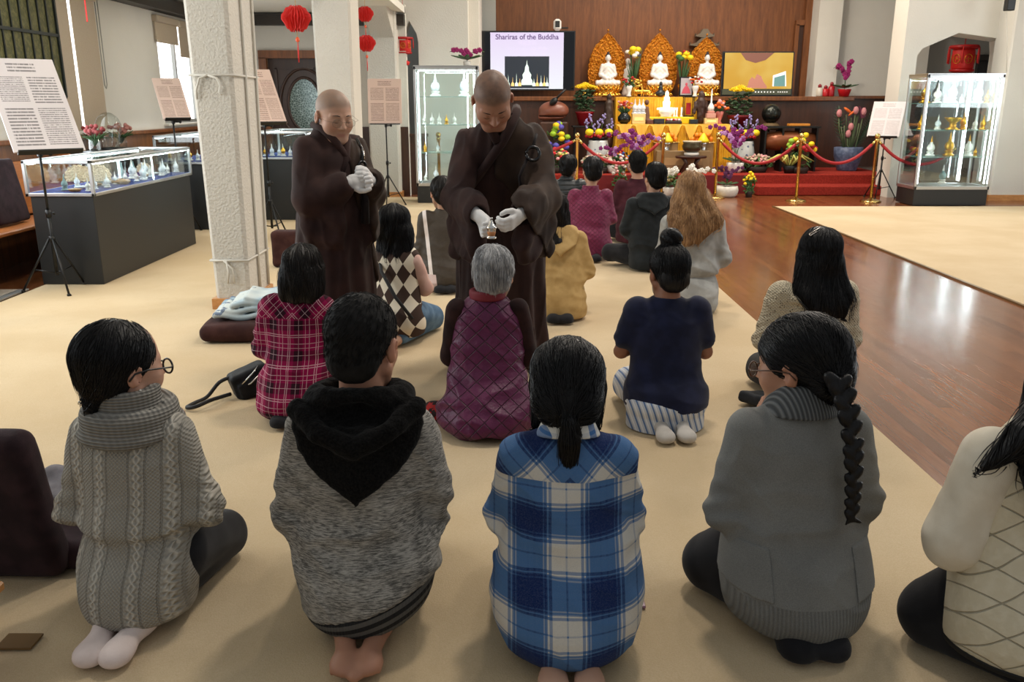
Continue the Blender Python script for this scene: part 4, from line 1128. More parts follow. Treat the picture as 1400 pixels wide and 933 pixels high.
# ---------------- woman in grey cardigan with long braid
def p_braid():
    r = person('woman in a plain grey cardigan with a long black braid and glasses, kneeling', .83, 2.30, R(2), 1.0)
    P = pose(cover=True, shw=.142, shz=.575, ky=.13, kx=.19, hc=(-.0, .075, .755), hr=(R(-10), 0, R(48)), elb=[(-.195, .0, .34), (.192, .0, .36)], wri=[(-.03, .28, .42), (.03, .28, .42)], neck=(.0, .03, .64), nr=.058, hs=1.16,
             secs=[(.02, 0, -.04, .18, .18), (.06, 0, -.05, .20, .205), (.12, 0, -.05, .212, .215), (.22, .0, -.03, .205, .185), (.32, .0, .0, .188, .155), (.44, 0, .01, .178, .135), (.53, 0, .02, .172, .122), (.585, 0, .025, .15, .10), (.64, 0, .03, .11, .075), (.675, 0, .035, .07, .06)])
    mk_body(P, r, s2l(172, 122, 94), face=True)
    m = Mat('grey_fine_knit'); x, y, z = m.xyz(); n = m.noise(420, 2); n2 = m.noise(5, 3); rib = (x * 620).sin() * (z.lt(.155).max(x * 0 + z.gt(2))); 
    c = m.mix((n * .6 + n2 * .4).ss(.35, .65), s2l(108, 108, 105), s2l(128, 128, 124)); c = m.mix(rib.ss(.0, 1.0) * .3, c, s2l(66, 66, 65))
    mg = m.set(c, .92, bump=rib * 1.0 + n * .25, bs=.6, bd=.004, sheen=.04, spec=.12)
    sculpt('cardigan', top_sdf(P, 0, (.070, .060, .046), hem=.05, hemw=.004, folds=std_folds(.007, 3, .30, .15, .004, diag=False)), (-.44, -.34, 0), (.44, .5, .8), .0065, mg, r)
    for s in (-1, 1):
        f = lambda p, s=s: np.maximum(np.maximum(loft(p, P.S) - .010, np.abs(np.abs(p[:, 0]) - .17) - .052), np.maximum(np.abs(p[:, 2] - .225) - .062, np.maximum(p[:, 1] - .06, -s * p[:, 0]))) - .002
        sculpt('pocket', f, (-.3 if s < 0 else .05, -.28, .12), (-.05 if s < 0 else .3, .1, .32), .006, mg, r)
    def col(p):
        q = p - A3(0, .035, .67); rr = np.sqrt((q[:, 0] / 1.02) ** 2 + q[:, 1] ** 2); z = q[:, 2] + .1 * q[:, 1]
        return np.sqrt(np.maximum(np.abs(rr - .078 + .6 * z + 3.5 * z * z) - .004, 0) ** 2 + np.maximum(np.abs(z) - .038, 0) ** 2) - .006
    mcr = Mat('ribbed_collar'); gx = mcr.xyz(); import_s = (gx[0] * 560 + gx[1] * 200).sin(); sculpt('collar', col, (-.15, -.12, .6), (.15, .18, .73), .005, mcr.set(mcr.mix(import_s.ss(-1, 1), s2l(62, 64, 65), s2l(104, 106, 106)), .9, bump=import_s, bs=.7, bd=.004), r)
    sculpt('trousers', legs_sdf(P, .030), (-.38, -.44, 0), (.38, .68, .34), .009, M_trs, r)
    def hair(q):
        p = to_head(q, P); d = el(p, (0, -.022, .04), (.090, .112, .092)); d = sm(d, el(p, (0, -.08, -.03), (.07, .055, .065)), .035)
        d = smx(d, -el(p, (0, .135, -.035), (.105, .10, .10)), .01)
        for s in (-1, 1): d = smx(d, -el(p, (s * .10, .0, -.05), (.036, .045, .062)), .008)
        return (d + grooves(p, .0014)) * P.hs
    h = sculpt('hair', hair, (-.2, -.14, .6), (.22, .3, 1.0), .006, M_hblack, r)
    tie = A3(.055, -.075, .735)
    def dirf(p):
        b = tie - p; b = b / (np.sqrt((b * b).sum(1))[:, None] + 1e-3); return b + A3(.0, .0, .0)
    strands('hair_strands', hair, scalp_roots(P, 1000, 9), dirf, M_hblack, h, 16, .012, .0013, 9, .003, .3, fly=.5, stop=lambda p: ((p - tie) ** 2).sum(1) < .03 ** 2)
    # braid: alternating lobes down the back
    path = smooth_secs([(0, .052, -.082, .755), (1, .074, -.108, .69), (2, .088, -.135, .60), (3, .094, -.15, .52), (4, .098, -.155, .44), (5, .098, -.16, .385)], 60)[:, 1:]
    def braid(p):
        d = None; L = len(path) - 1; n = 21
        for i in range(n):
            t = i / n; c = path[int(t * L)]; w = .032 * (1 - .45 * t); s = 1 if i % 2 else -1
            M_ = rotm(0, s * R(38), 0)
            e = el(p, (c[0] + s * w * .34, c[1], c[2]), (w * .62, w * .60, w * 1.15), M_)
            d = e if d is None else sm(d, e, .005)
        c = path[-1]; d = sm(d, rc(p, tuple(path[-4]), tuple(c), .009, .010), .004); d = sm(d, rc(p, tuple(c), (c[0] + .028, c[1], c[2] - .012), .010, .004), .004); d = sm(d, rc(p, tuple(c), (c[0] - .016, c[1] - .004, c[2] - .016), .009, .003), .004)
        return d + .0008 * np.sin(p[:, 2] * 700 + p[:, 0] * 500)
    sculpt('braid', braid, (0, -.22, .34), (.17, -.02, .80), .0042, M_hblack, h)
    glasses(P, r, plain('tortoise_frame', s2l(72, 44, 26), .3), .0026)
p_braid()

# ---------------- woman in cream quilted vest at the right edge
def p_cream():
    r = person('long-haired woman in a cream quilted vest over pale sleeves, kneeling at the right edge', 1.40, 2.06, R(8), 1.02)
    P = pose(shw=.15, shz=.60, hs=1.12, hc=(.09, .07, .82), hr=(R(-8), 0, R(-20)), elb=[(-.215, .03, .36), (.21, .02, .37)], wri=[(-.03, .22, .36), (.03, .22, .36)], ky=.10, kx=.18, cover=True, neck=(.0, .03, .66),
             secs=[(.05, 0, -.01, .19, .17), (.11, 0, -.03, .225, .21), (.2, .0, -.03, .225, .195), (.3, .0, -.01, .205, .16), (.42, 0, .01, .19, .14), (.54, 0, .02, .185, .125), (.60, 0, .025, .165, .10), (.65, 0, .03, .11, .075), (.685, 0, .035, .07, .06)])
    mk_body(P, r, s2l(206, 160, 132), face=False, h=.009)
    def vest(p):
        d = top_sdf(P, .006, arms=False, hem=.085, folds=lambda q: .004 * wn(q, 20, 3))(p)
        for s in (-1, 1): d = smx(d, -rc(p, (s * .22, .02, .60), (s * .26, .02, .42), .06, .03), .012)
        return d
    sculpt('quilted_vest', vest, (-.32, -.34, 0), (.32, .3, .78), .007, m_quilt('cream_quilt', s2l(206, 196, 170), s2l(222, 214, 192), .088, .6, wx=.8), r)
    def slv(p):
        d = None
        for s in (-1, 1):
            e = P.elb[(s + 1) // 2]; w = P.wri[(s + 1) // 2]
            a = sm(rc(p, (s * P.shw, P.shy, P.shz - .01), e, .080, .074), rc(p, e, w, .074, .05), .03)
            q = p - A3(*e); rr = np.sqrt((q * q).sum(1)); a = a + .006 * wn(p, (22, 22, 44), 4) * np.exp(-(rr / .16) ** 2)
            d = a if d is None else np.minimum(d, a)
        return d
    sculpt('sleeves', slv, (-.42, -.2, .2), (.42, .45, .74), .007, m_weave('cream_sweatshirt', s2l(214, 204, 184), s2l(226, 218, 200)), r)
    sculpt('trousers', legs_sdf(P, .035), (-.36, -.44, 0), (.36, .66, .34), .009, M_trs, r)
    m = plain('black_hem_binding', s2l(18, 18, 19), .8)
    sculpt('hem_binding', lambda p: smx(smx(loft(p, P.S) - .012, p[:, 2] - .10, .005), .072 - p[:, 2], .005), (-.3, -.34, .03), (.3, .3, .13), .006, m, r)
    def hair(q):
        p = to_head(q, P); d = el(p, (0, -.02, .04), (.094, .112, .094)) * P.hs
        d = smx(d, -el(p, (0, .15, -.04), (.085, .10, .11)), .01)
        f_ = loft(q, smooth_secs([(.50, -.03, -.11, .035, .02), (.58, -.04, -.10, .115, .03), (.66, -.01, -.06, .13, .06), (.72, .03, .0, .115, .075), (.82, .05, .045, .10, .095)], 16))
        d = sm(d, f_, .03); d = sm(d, chain(q, [(-.04, -.04, .74), (-.14, -.07, .68), (-.235, -.05, .60)], [.06, .045, .008]), .02)
        d = sm(d, chain(q, [(-.06, -.09, .64), (-.13, -.13, .56), (-.12, -.14, .48)], [.04, .028, .006]), .02)
        return d + grooves(q, .002, 100)
    h = sculpt('hair', hair, (-.3, -.22, .42), (.25, .25, 1.02), .007, M_hblack, r)
    cr = A3(*h2w(P, (0, -.0, .15)))
    def dirf(p):
        a = p - cr; a[:, 2] = 0; a /= (np.sqrt((a * a).sum(1))[:, None] + .03); o = a * .6 + A3(-.25, -.15, -1); return o
    strands('hair_strands', hair, scalp_roots(P, 900, 11), dirf, M_hblack, h, 34, .014, .0014, 11, .004, .45, fly=1.2, wave=.25)
p_cream()
# ------------------------------------------------------------------ the rows in front
def hair_vol(P, kind, root, mat, seed, col=None, box=None, n=600, **k):
    hs = P.hs
    def base(p, big=1.0):
        d = el(p, (0, -.02, .04), (.088 * big, .108 * big, .09 * big)); d = sm(d, el(p, (0, -.07, -.03), (.07, .05, .06)), .03)
        d = smx(d, -el(p, (0, .135, -.04), (.10, .10, .105)), .01); return d
    cr = A3(*h2w(P, (0, -.02, .14)))
    if kind == 'long':
        L = k['L']; w0 = k.get('w', .11)
        S = smooth_secs(L, 20)
        def f(q):
            d = base(to_head(q, P), 1.03) * hs; d = sm(d, loft(q, S), .04)
            return d + k.get('g', .003) * np.sin(q[:, 0] * k.get('gf', 75) + 2.5 * np.sin(q[:, 2] * 13 + seed) + q[:, 1] * 20)
        def dirf(p):
            a = p - cr; a[:, 2] = 0; a /= (np.sqrt((a * a).sum(1))[:, None] + .04); return a * .7 + A3(0, -.1, -1)
        lo, hi = (-.24, -.26, float(S[0, 0]) - .05), (.24, .28, P.hc[2] + .2); st = k.get('st', 30)
    elif kind == 'short':
        def f(q):
            p = to_head(q, P); d = el(p, (0, -.02, .042), (.087, .105, .09)); d = sm(d, el(p, (0, -.07, -.03), (.07, .045, .058)), .03)
            d = smx(d, -el(p, (0, .135, -.04), (.11, .10, .105)), .01)
            for s in (-1, 1): d = smx(d, -el(p, (s * .10, -.002, -.05), (.035, .042, .055)), .008)
            return (d + k.get('a', .003) * wn(p, k.get('fq', 60), seed)) * hs
        def dirf(p):
            a = p - cr; a /= (np.sqrt((a * a).sum(1))[:, None] + .02); return a + A3(0, 0, -.8)
        lo, hi = (-.15, -.14, P.hc[2] - .17), (.15, .26, P.hc[2] + .17); st = k.get('st', 7)
    elif kind == 'bun':
        bc = k.get('bc', (0, -.04, .15)); br = k.get('br', .042); tie = A3(*h2w(P, bc))
        def f(q):
            p = to_head(q, P); d = base(p); d = smx(d, -el(p, (.1, 0, -.06), (.035, .045, .06)), .01); d = smx(d, -el(p, (-.1, 0, -.06), (.035, .045, .06)), .01)
            u = p - A3(*bc); ang = np.arctan2(u[:, 1], u[:, 0]); b = el(p, bc, (br * 1.1, br, br * .95)) + .004 * np.sin(ang * 3 + u[:, 2] * 90)
            return sm(d, b, .008) * hs + grooves(p, .001)
        def dirf(p):
            b = tie - p; return b / (np.sqrt((b * b).sum(1))[:, None] + .01)
        lo, hi = (-.17, -.17, P.hc[2] - .18), (.17, .26, P.hc[2] + .27); st = 12
    h = sculpt('hair', f, box[0] if box else lo, box[1] if box else hi, k.get('h', .0075), mat, root)
    strands('hair_strands', f, scalp_roots(P, n, seed), dirf, mat, h, st, k.get('step', .014), k.get('r', .0015), seed, k.get('lift', .003), k.get('var', .4), fly=k.get('fly', .6), wave=k.get('wave', 0))
    return h
def row_person(label, x, Y, rz, s, P, parts, skin=s2l(196, 146, 116), h=.009):
    r = person(label, x, Y, rz, s); mk_body(P, r, skin, h=h)
    for nm, f, lo, hi, hh, m in parts: sculpt(nm, f, lo, hi, hh, m, r)
    return r
TB = ((-.42, -.32, 0), (.42, .46, .82)); LB = ((-.36, -.44, 0), (.36, .64, .34))

# magenta plaid shirt
P = pose(cover=True, shw=.135, shz=.59, hc=(.03, .09, .775), hr=(R(-8), 0, R(-6)), secs=[(.02, -.02, -.04, .17, .17), (.08, -.02, -.05, .20, .19), (.18, -.01, -.04, .195, .18), (.3, .0, .0, .175, .145), (.42, 0, .02, .175, .125), (.53, 0, .03, .178, .115), (.58, 0, .03, .16, .10), (.64, 0, .035, .09, .07), (.69, 0, .04, .06, .055)])
r = row_person('woman with shoulder-length black hair in a magenta plaid shirt, kneeling by the pillar', -1.04, 4.02, R(-4), .905, P, [('plaid_shirt', top_sdf(P, 0, (.072, .062, .048), hem=.03, hemw=.01, folds=std_folds(.012, 4, .25, .14, .005)), *TB, .0075, m_plaid_mag()), ('trousers', legs_sdf(P, .02), *LB, .01, M_trs)])
hair_vol(P, 'long', r, M_hbrown, 21, L=[(.625, .03, .0, .10, .05), (.66, .03, .01, .115, .07), (.72, .03, .03, .12, .09), (.80, .03, .06, .11, .10)], st=16)

# purple quilted vest
P = pose(cover=True, shw=.150, shz=.59, hc=(.03, .07, .755), hr=(R(-6), 0, R(-4)), hs=1.13, secs=[(.01, 0, -.10, .215, .19), (.05, 0, -.10, .24, .22), (.12, .0, -.08, .235, .215), (.22, .0, -.04, .20, .175), (.33, 0, .0, .178, .14), (.46, 0, .02, .172, .122), (.56, 0, .025, .162, .108), (.61, 0, .03, .13, .09), (.655, 0, .035, .08, .065)], elb=[(-.19, .05, .34), (.20, .04, .34)])
def vestp(p):
    d = top_sdf(P, .006, arms=False, hem=.02, hemw=.014, folds=std_folds(.014, 9, .16, .12, .006))(p)
    for s in (-1, 1): d = smx(d, -rc(p, (s * .232, .03, .63), (s * .245, .04, .36), .055, .035), .01)
    return d
def sl2(rad=(.059, .053, .04)):
    return lambda p, P=P: np.minimum(*[sm(rc(p, (s * P.shw, P.shy, P.shz - .004), P.elb[(s + 1) // 2], rad[0], rad[1]), rc(p, P.elb[(s + 1) // 2], P.wri[(s + 1) // 2], rad[1], rad[2]), .02) for s in (-1, 1)]) + .004 * wn(p, 34, 3)
M_purq = m_quilt('purple_quilt', s2l(84, 24, 62), s2l(100, 34, 74), .084, .42, dk=.45, gw=.12)
r = row_person('grey-haired elderly person in a purple quilted vest, kneeling under the monk\'s hands', -.115, 3.90, R(0), .94, P, [('quilted_vest', vestp, (-.34, -.38, 0), (.34, .3, .78), .007, M_purq), ('sleeves', sl2(), (-.42, -.2, .2), (.42, .45, .74), .009, m_weave('dark_brown_sleeve', s2l(34, 20, 20), s2l(50, 30, 28), 200)), ('trousers', legs_sdf(P, .02), *LB, .01, M_trs)], h=.0085)
fc = lambda p: np.sqrt(np.maximum(np.abs(np.sqrt(p[:, 0] ** 2 + (p[:, 1] - .035) ** 2) - .075) - .006, 0) ** 2 + np.maximum(np.abs(p[:, 2] - .665) - .014, 0) ** 2) - .010
sculpt('collar', fc, (-.13, -.1, .6), (.13, .16, .72), .007, plain('wine_collar', s2l(110, 18, 34), .7), r)
m = Mat('red_print'); v = m.vor(26, out=1); mr = m.set(m.mix(m.noise(26, 2).gt(.52), s2l(176, 30, 26), s2l(36, 14, 16)), .8)
sculpt('printed_skirt', lambda p: el(p, (-.25, .02, .05), (.11, .08, .05)) + .006 * wn(p, 40, 2), (-.42, -.1, 0), (0, .2, .12), .007, mr, r)
hair_vol(P, 'short', r, M_hgrey, 22, n=1500, st=8, step=.010, a=.006, fq=45, lift=.008, fly=1.0, r=.0014, h=.006)

# navy tee with top bun
P = pose(shw=.150, shz=.585, hc=(.01, .07, .775), hr=(R(-8), 0, R(6)), hs=1.12, nr=.058, secs=[(.08, 0, -.04, .20, .17), (.13, 0, -.04, .215, .19), (.2, .0, -.03, .205, .17), (.28, .0, .0, .18, .14), (.40, 0, .015, .182, .13), (.52, 0, .02, .19, .125), (.575, 0, .025, .18, .105), (.625, 0, .03, .12, .08), (.66, 0, .035, .075, .062)], elb=[(-.222, .05, .37), (.215, .05, .36)], footx=.052, footL=.15)
stp = m_stripe('striped_cotton', (s2l(196, 200, 206), s2l(84, 112, 156), s2l(150, 158, 172), s2l(222, 222, 220)), .032, .35)
r = row_person('woman with a high bun in a navy T-shirt and striped trousers, kneeling', .73, 3.90, R(3), .93, P, [('tee_shirt', top_sdf(P, .0, (.076, .066, .06), hem=.115, sleeve_end=-.62, folds=std_folds(.009, 12, .25, .10, .003)), *TB, .0075, m_weave('navy_jersey', s2l(20, 24, 46), s2l(28, 33, 60), 300, .85, .15, .15)), ('trousers', lambda p: sm(legs_sdf(P, .022)(p), smx(loft(p, P.S) + .0, p[:, 2] - .17, .01), .02), (-.36, -.3, 0), (.36, .62, .3), .008, stp)], s2l(150, 98, 72), h=.0075)
add_feet(P, r, m_weave('grey_sock', s2l(176, 170, 162), s2l(194, 188, 180), 300))
hair_vol(P, 'bun', r, M_hblack, 23, n=900, bc=(0, -.03, .155), br=.045, h=.0065)

# cream lace knit with long hair and clip
P = pose(cover=True, shw=.165, shz=.60, hc=(.02, .05, .80), hr=(R(-8), 0, R(8)), secs=[(.02, 0, -.03, .17, .16), (.08, 0, -.04, .185, .175), (.18, .0, -.03, .18, .165), (.3, .0, .0, .18, .145), (.42, 0, .015, .185, .13), (.53, 0, .02, .188, .12), (.585, 0, .03, .17, .10), (.64, 0, .035, .10, .075), (.68, 0, .04, .065, .06)], elb=[(-.23, .02, .37), (.215, .03, .36)])
def shawl(p):
    q = p - A3(0, .03, .63); rr = np.sqrt((q[:, 0] / 1.45) ** 2 + q[:, 1] ** 2); return np.sqrt((rr - .118) ** 2 + ((q[:, 2] + .045) / 1.0) ** 2) - .024 + .003 * wn(p, 40, 3)
M_lace = m_lace('cream_pointelle_knit', s2l(206, 194, 168))
r = row_person('woman with long loose black hair and hair clip in a cream openwork knit, kneeling', 1.50, 4.16, R(4), .95, P, [('knit_sweater', top_sdf(P, .004, (.074, .066, .05), hem=.03, hemw=.01, folds=std_folds(.010, 14, .28, .14, .004), extra=lambda p, d: sm(d, shawl(p), .01)), *TB, .0075, M_lace), ('trousers', legs_sdf(P, .02), *LB, .01, M_trs), ('coat_tail', lambda p: rbox(p, (-.24, -.02, .035), (.10, .09, .03), .02, rotm(0, R(12), R(30))) + .006 * wn(p, 30, 3), (-.4, -.2, 0), (-.08, .15, .12), .008, m_weave('dark_grey_cloth', s2l(40, 42, 46), s2l(56, 58, 62)))])
h9 = hair_vol(P, 'long', r, M_hblack, 24, L=[(.50, .04, -.12, .07, .02), (.56, .03, -.11, .11, .035), (.62, .02, -.07, .145, .06), (.69, .02, -.01, .135, .085), (.80, .02, .04, .112, .105)], st=32, n=900, fly=1.6, wave=.2, r=.0014)
t = MB(); a = A3(*h2w(P, (-.055, -.055, .115)));
t.tube([tuple(a + A3(*v)) for v in ((-.03, -.012, -.016), (.028, -.006, .016), (.032, -.008, .006), (-.026, -.016, -.024), (-.03, -.012, -.016))], .0028, 6)
t.build('hair_clip', plain('silver_clip', s2l(200, 190, 180), .25, .9), r)

# argyle vest behind the nun
P = pose(shw=.13, shz=.56, hc=(-.01, .06, .78), hr=(R(-4), 0, R(-10)), elb=[(-.17, .1, .36), (.18, .08, .36)])
r = row_person('person in a brown and cream argyle knit vest seated behind the nun', -.74, 5.35, R(-15), .95, P, [('argyle_vest', top_sdf(P, .006, arms=False, hem=.06, folds=lambda q: .003 * wn(q, 20, 3)), *TB, .009, m_argyle()), ('sleeves', sl2((.056, .05, .04)), (-.42, -.2, .2), (.42, .45, .74), .009, m_weave('pink_sleeve', s2l(206, 166, 154), s2l(220, 184, 172), 300)), ('trousers', legs_sdf(P, .02), *LB, .01, m_weave('denim', s2l(70, 98, 126), s2l(98, 126, 152), 300))])
hair_vol(P, 'long', r, M_hblack, 25, L=[(.55, -.0, -.04, .10, .04), (.62, -.0, .0, .12, .07), (.70, .0, .03, .12, .09), (.78, .0, .05, .11, .10)], st=20, n=500)
t = MB(); t.tube([(-.11, .0, .60), (-.05, -.11, .50), (.06, -.15, .34), (.17, -.14, .20)], [.012] * 4, 6); sb = t.build('lanyard_strap', plain('black_webbing', s2l(20, 20, 22), .7), r)

# brown jacket with a white stripe behind the monk
P = pose(cover=True, shw=.15, shz=.60, hc=(-.02, .06, .82), hr=(R(-4), 0, R(10)), elb=[(-.20, .04, .36), (.20, .04, .36)], secs=[(.02, 0, -.03, .20, .17), (.08, 0, -.04, .215, .19), (.18, .0, -.03, .20, .175), (.3, .0, .0, .19, .15), (.42, 0, .015, .19, .13), (.53, 0, .02, .185, .12), (.585, 0, .03, .165, .10), (.64, 0, .035, .10, .075), (.68, 0, .04, .065, .06)])
m = Mat('brown_track_jacket'); x, y, z = m.xyz(); n = m.noise(40, 3)
tt = (x + .150 + z * .10 - .045).abs(); c = m.mix(n, s2l(50, 42, 34), s2l(70, 60, 48)); c = m.mix(tt.lt(.016) * z.gt(.16), c, s2l(228, 218, 214)); c = m.mix(tt.lt(.04) * z.lt(.16), c, s2l(214, 190, 186))
mb = m.set(c, .7, bump=n, bs=.3, bd=.006)
r = row_person('person in a dark brown jacket with a white stripe, seated half hidden behind the monk', -.55, 7.0, R(4), .95, P, [('striped_jacket', top_sdf(P, .006, (.075, .066, .05), hem=.02, folds=std_folds(.012, 17, .22, .14, .005)), *TB, .009, mb), ('trousers', legs_sdf(P, .02), *LB, .01, M_trs)])
hair_vol(P, 'short', r, M_hbrown, 26, n=500, a=.004)

# tan hooded jacket
P = pose(cover=True, shw=.14, shz=.58, hc=(-.04, .06, .79), hr=(R(-6), 0, R(4)), elb=[(-.19, .04, .35), (.20, .04, .34)], wri=[(-.03, .24, .30), (.10, .26, .30)], secs=[(.01, 0, -.03, .19, .165), (.05, 0, -.04, .20, .18), (.18, .0, -.03, .195, .17), (.3, .0, .0, .185, .15), (.42, 0, .015, .182, .13), (.53, 0, .02, .18, .12), (.58, 0, .03, .16, .10), (.64, 0, .035, .10, .075), (.68, 0, .04, .065, .06)])
def hoodf(P, w=.15, dz=.17, z0=.665, th=.036):
    def f(p):
        zz = z0 - p[:, 2]; ww = np.interp(zz, [-.02, .03, .10, dz * .8, dz], [w * .6, w, w * .8, w * .4, w * .08]).astype(np.float32)
        yb = np.interp(p[:, 2], P.S[:, 0], P.S[:, 2] - P.S[:, 4]).astype(np.float32) - .006 + .05 * (np.abs(p[:, 0]) / w) ** 2
        d = np.sqrt(np.maximum(np.abs(p[:, 0]) - ww + .02, 0) ** 2 + np.maximum(np.abs(p[:, 1] - yb) - th + .015, 0) ** 2 + np.maximum(zz - dz, 0) ** 2 + np.maximum(-.01 - zz, 0) ** 2) - .02
        q = p - A3(0, .035, z0 - .015); rr = np.sqrt((q[:, 0] / 1.2) ** 2 + q[:, 1] ** 2); return sm(d, np.sqrt((rr - .088) ** 2 + (q[:, 2] / 1.3) ** 2) - .026, .025) + .003 * wn(p, 45, 2)
    return f
M_tan = m_weave('tan_canvas', s2l(176, 144, 92), s2l(194, 162, 108), 260, .85, .2)
r = row_person('woman with dark shoulder-length hair in a tan hooded jacket, seated right of the monk', .335, 6.02, R(0), .95, P, [('tan_jacket', top_sdf(P, .006, (.072, .064, .05), hem=.02, folds=std_folds(.010, 19, .28, .16, .004)), *TB, .009, M_tan), ('hood', hoodf(P), (-.22, -.24, .42), (.22, .2, .74), .008, M_tan), ('trousers', legs_sdf(P, .02), *LB, .01, M_trs)])
hair_vol(P, 'long', r, M_hbrown, 27, L=[(.555, -.05, -.09, .05, .03), (.58, -.05, -.08, .09, .045), (.64, -.045, -.02, .115, .07), (.70, -.04, .02, .115, .09), (.78, -.04, .05, .11, .10)], st=22, n=600, fly=.8)

# blond hair, grey hoodie
P = pose(cover=True, shw=.155, shz=.62, hc=(-.02, .06, .845), hr=(R(-6), 0, R(-4)), elb=[(-.20, .02, .38), (.215, .02, .38)], secs=[(.0, 0, -.03, .16, .16), (.06, 0, -.04, .188, .185), (.16, .0, -.035, .19, .18), (.245, .0, -.01, .165, .15), (.26, .0, .0, .155, .14), (.29, .0, .0, .175, .15), (.42, 0, .015, .178, .13), (.54, 0, .02, .182, .12), (.60, 0, .03, .165, .10), (.66, 0, .035, .10, .075), (.70, 0, .04, .065, .06)])
M_gh = m_weave('grey_sweatshirt', s2l(150, 150, 146), s2l(172, 172, 168), 300)
r = row_person('woman with long wavy blond hair in a light grey hooded sweatshirt, kneeling', 1.32, 6.24, R(2), 1.02, P, [('hooded_sweatshirt', top_sdf(P, .006, (.074, .066, .05), hem=.0, folds=std_folds(.012, 20, .30, .10, .005)), *TB, .009, M_gh), ('hood', hoodf(P, .165, .17, .69, .045), (-.24, -.26, .42), (.24, .2, .78), .008, M_gh), ('trousers', legs_sdf(P, .02), *LB, .01, M_gh)])
hair_vol(P, 'long', r, M_hblond, 28, L=[(.50, -.05, -.15, .05, .025), (.54, -.05, -.14, .09, .04), (.61, -.02, -.11, .165, .055), (.68, .0, -.06, .19, .085), (.76, -.01, .0, .155, .11), (.86, -.02, .045, .12, .11)], st=34, n=1100, fly=1.6, wave=.35, r=.0016, g=.006, gf=60)

# burgundy quilted jacket
P = pose(cover=True, shw=.15, shz=.62, hc=(.02, .07, .86), hr=(R(-4), 0, R(2)), elb=[(-.20, .04, .40), (.20, .06, .40)], secs=[(.02, .02, -.02, .19, .17), (.08, .02, -.02, .205, .18), (.18, .01, -.02, .20, .17), (.32, .0, .0, .19, .15), (.44, 0, .015, .186, .13), (.55, 0, .02, .182, .12), (.605, 0, .03, .16, .10), (.66, 0, .035, .10, .075), (.71, 0, .04, .066, .06)])
M_burq = m_quilt('burgundy_quilt', s2l(116, 36, 70), s2l(138, 54, 88), .045, .6, bd=.008, dk=.6, gw=.15)
r = row_person('person with smooth black hair in a burgundy quilted jacket, seated in the front rows', .765, 8.42, R(0), .985, P, [('quilted_jacket', top_sdf(P, .006, (.072, .064, .05), hem=.05, folds=std_folds(.008, 23, .28, .16, .003), extra=lambda p, d: sm(d, np.sqrt((np.sqrt(p[:, 0] ** 2 + (p[:, 1] - .04) ** 2) - .07) ** 2 + np.maximum(np.abs(p[:, 2] - .70) - .015, 0) ** 2) - .012, .01)), *TB, .009, M_burq), ('trousers', legs_sdf(P, .025), *LB, .01, M_trs)])
hair_vol(P, 'short', r, M_hblack, 29, n=500, a=.001)

# maroon sweater
P = pose(shw=.165, shz=.61, hc=(.0, .06, .85), legs='cross', elb=[(-.215, .04, .38), (.215, .04, .38)], wri=[(-.1, .25, .25), (.1, .25, .25)], nr=.062, secs=[(.0, 0, -.02, .20, .17), (.08, 0, -.02, .215, .18), (.18, .0, -.01, .21, .165), (.32, .0, .0, .205, .15), (.44, 0, .015, .2, .135), (.54, 0, .02, .19, .12), (.60, 0, .03, .165, .10), (.65, 0, .035, .10, .08), (.69, 0, .04, .074, .068)])
r = row_person('short-haired man in a maroon sweater, sitting cross-legged near the altar', 1.36, 9.42, R(0), 1.0, P, [('maroon_sweater', top_sdf(P, .006, (.078, .068, .05), hem=.02, folds=std_folds(.008, 25, .26, .16, .003)), *TB, .01, m_weave('maroon_wool', s2l(58, 26, 34), s2l(74, 36, 44), 300)), ('trousers', legs_sdf(P, .02), (-.46, -.2, 0), (.46, .5, .3), .011, M_trs)])
hair_vol(P, 'short', r, M_hbuzz, 30, n=700, a=.003, st=5)

# black hooded jacket, cross-legged
P = pose(shw=.16, shz=.60, hc=(.04, .07, .845), legs='cross', hr=(R(-4), 0, R(6)), elb=[(-.215, .05, .38), (.21, .04, .38)], wri=[(-.1, .25, .25), (.1, .25, .25)], secs=[(.0, 0, -.02, .18, .17), (.08, 0, -.02, .195, .18), (.18, .0, -.01, .19, .165), (.32, .0, .0, .19, .15), (.44, 0, .015, .19, .135), (.53, 0, .02, .185, .12), (.59, 0, .03, .16, .10), (.65, 0, .035, .10, .08), (.69, 0, .04, .066, .06)])
M_bj = m_weave('black_softshell', s2l(22, 26, 28), s2l(32, 36, 38), 300, .75, .15, .1)
r = row_person('young man in a black hooded jacket, cross-legged in front of the maroon sweater', 1.27, 7.85, R(4), .98, P, [('black_jacket', top_sdf(P, .006, (.076, .066, .05), hem=.02, folds=std_folds(.010, 26, .26, .16, .004)), *TB, .009, M_bj), ('hood', hoodf(P, .16, .15, .69, .045), (-.24, -.26, .42), (.24, .2, .78), .009, M_bj), ('trousers', legs_sdf(P, .02), (-.46, -.2, 0), (.46, .5, .3), .01, M_trs)])
hair_vol(P, 'short', r, M_hblack, 31, n=800, a=.005, fq=40, st=8, lift=.006)

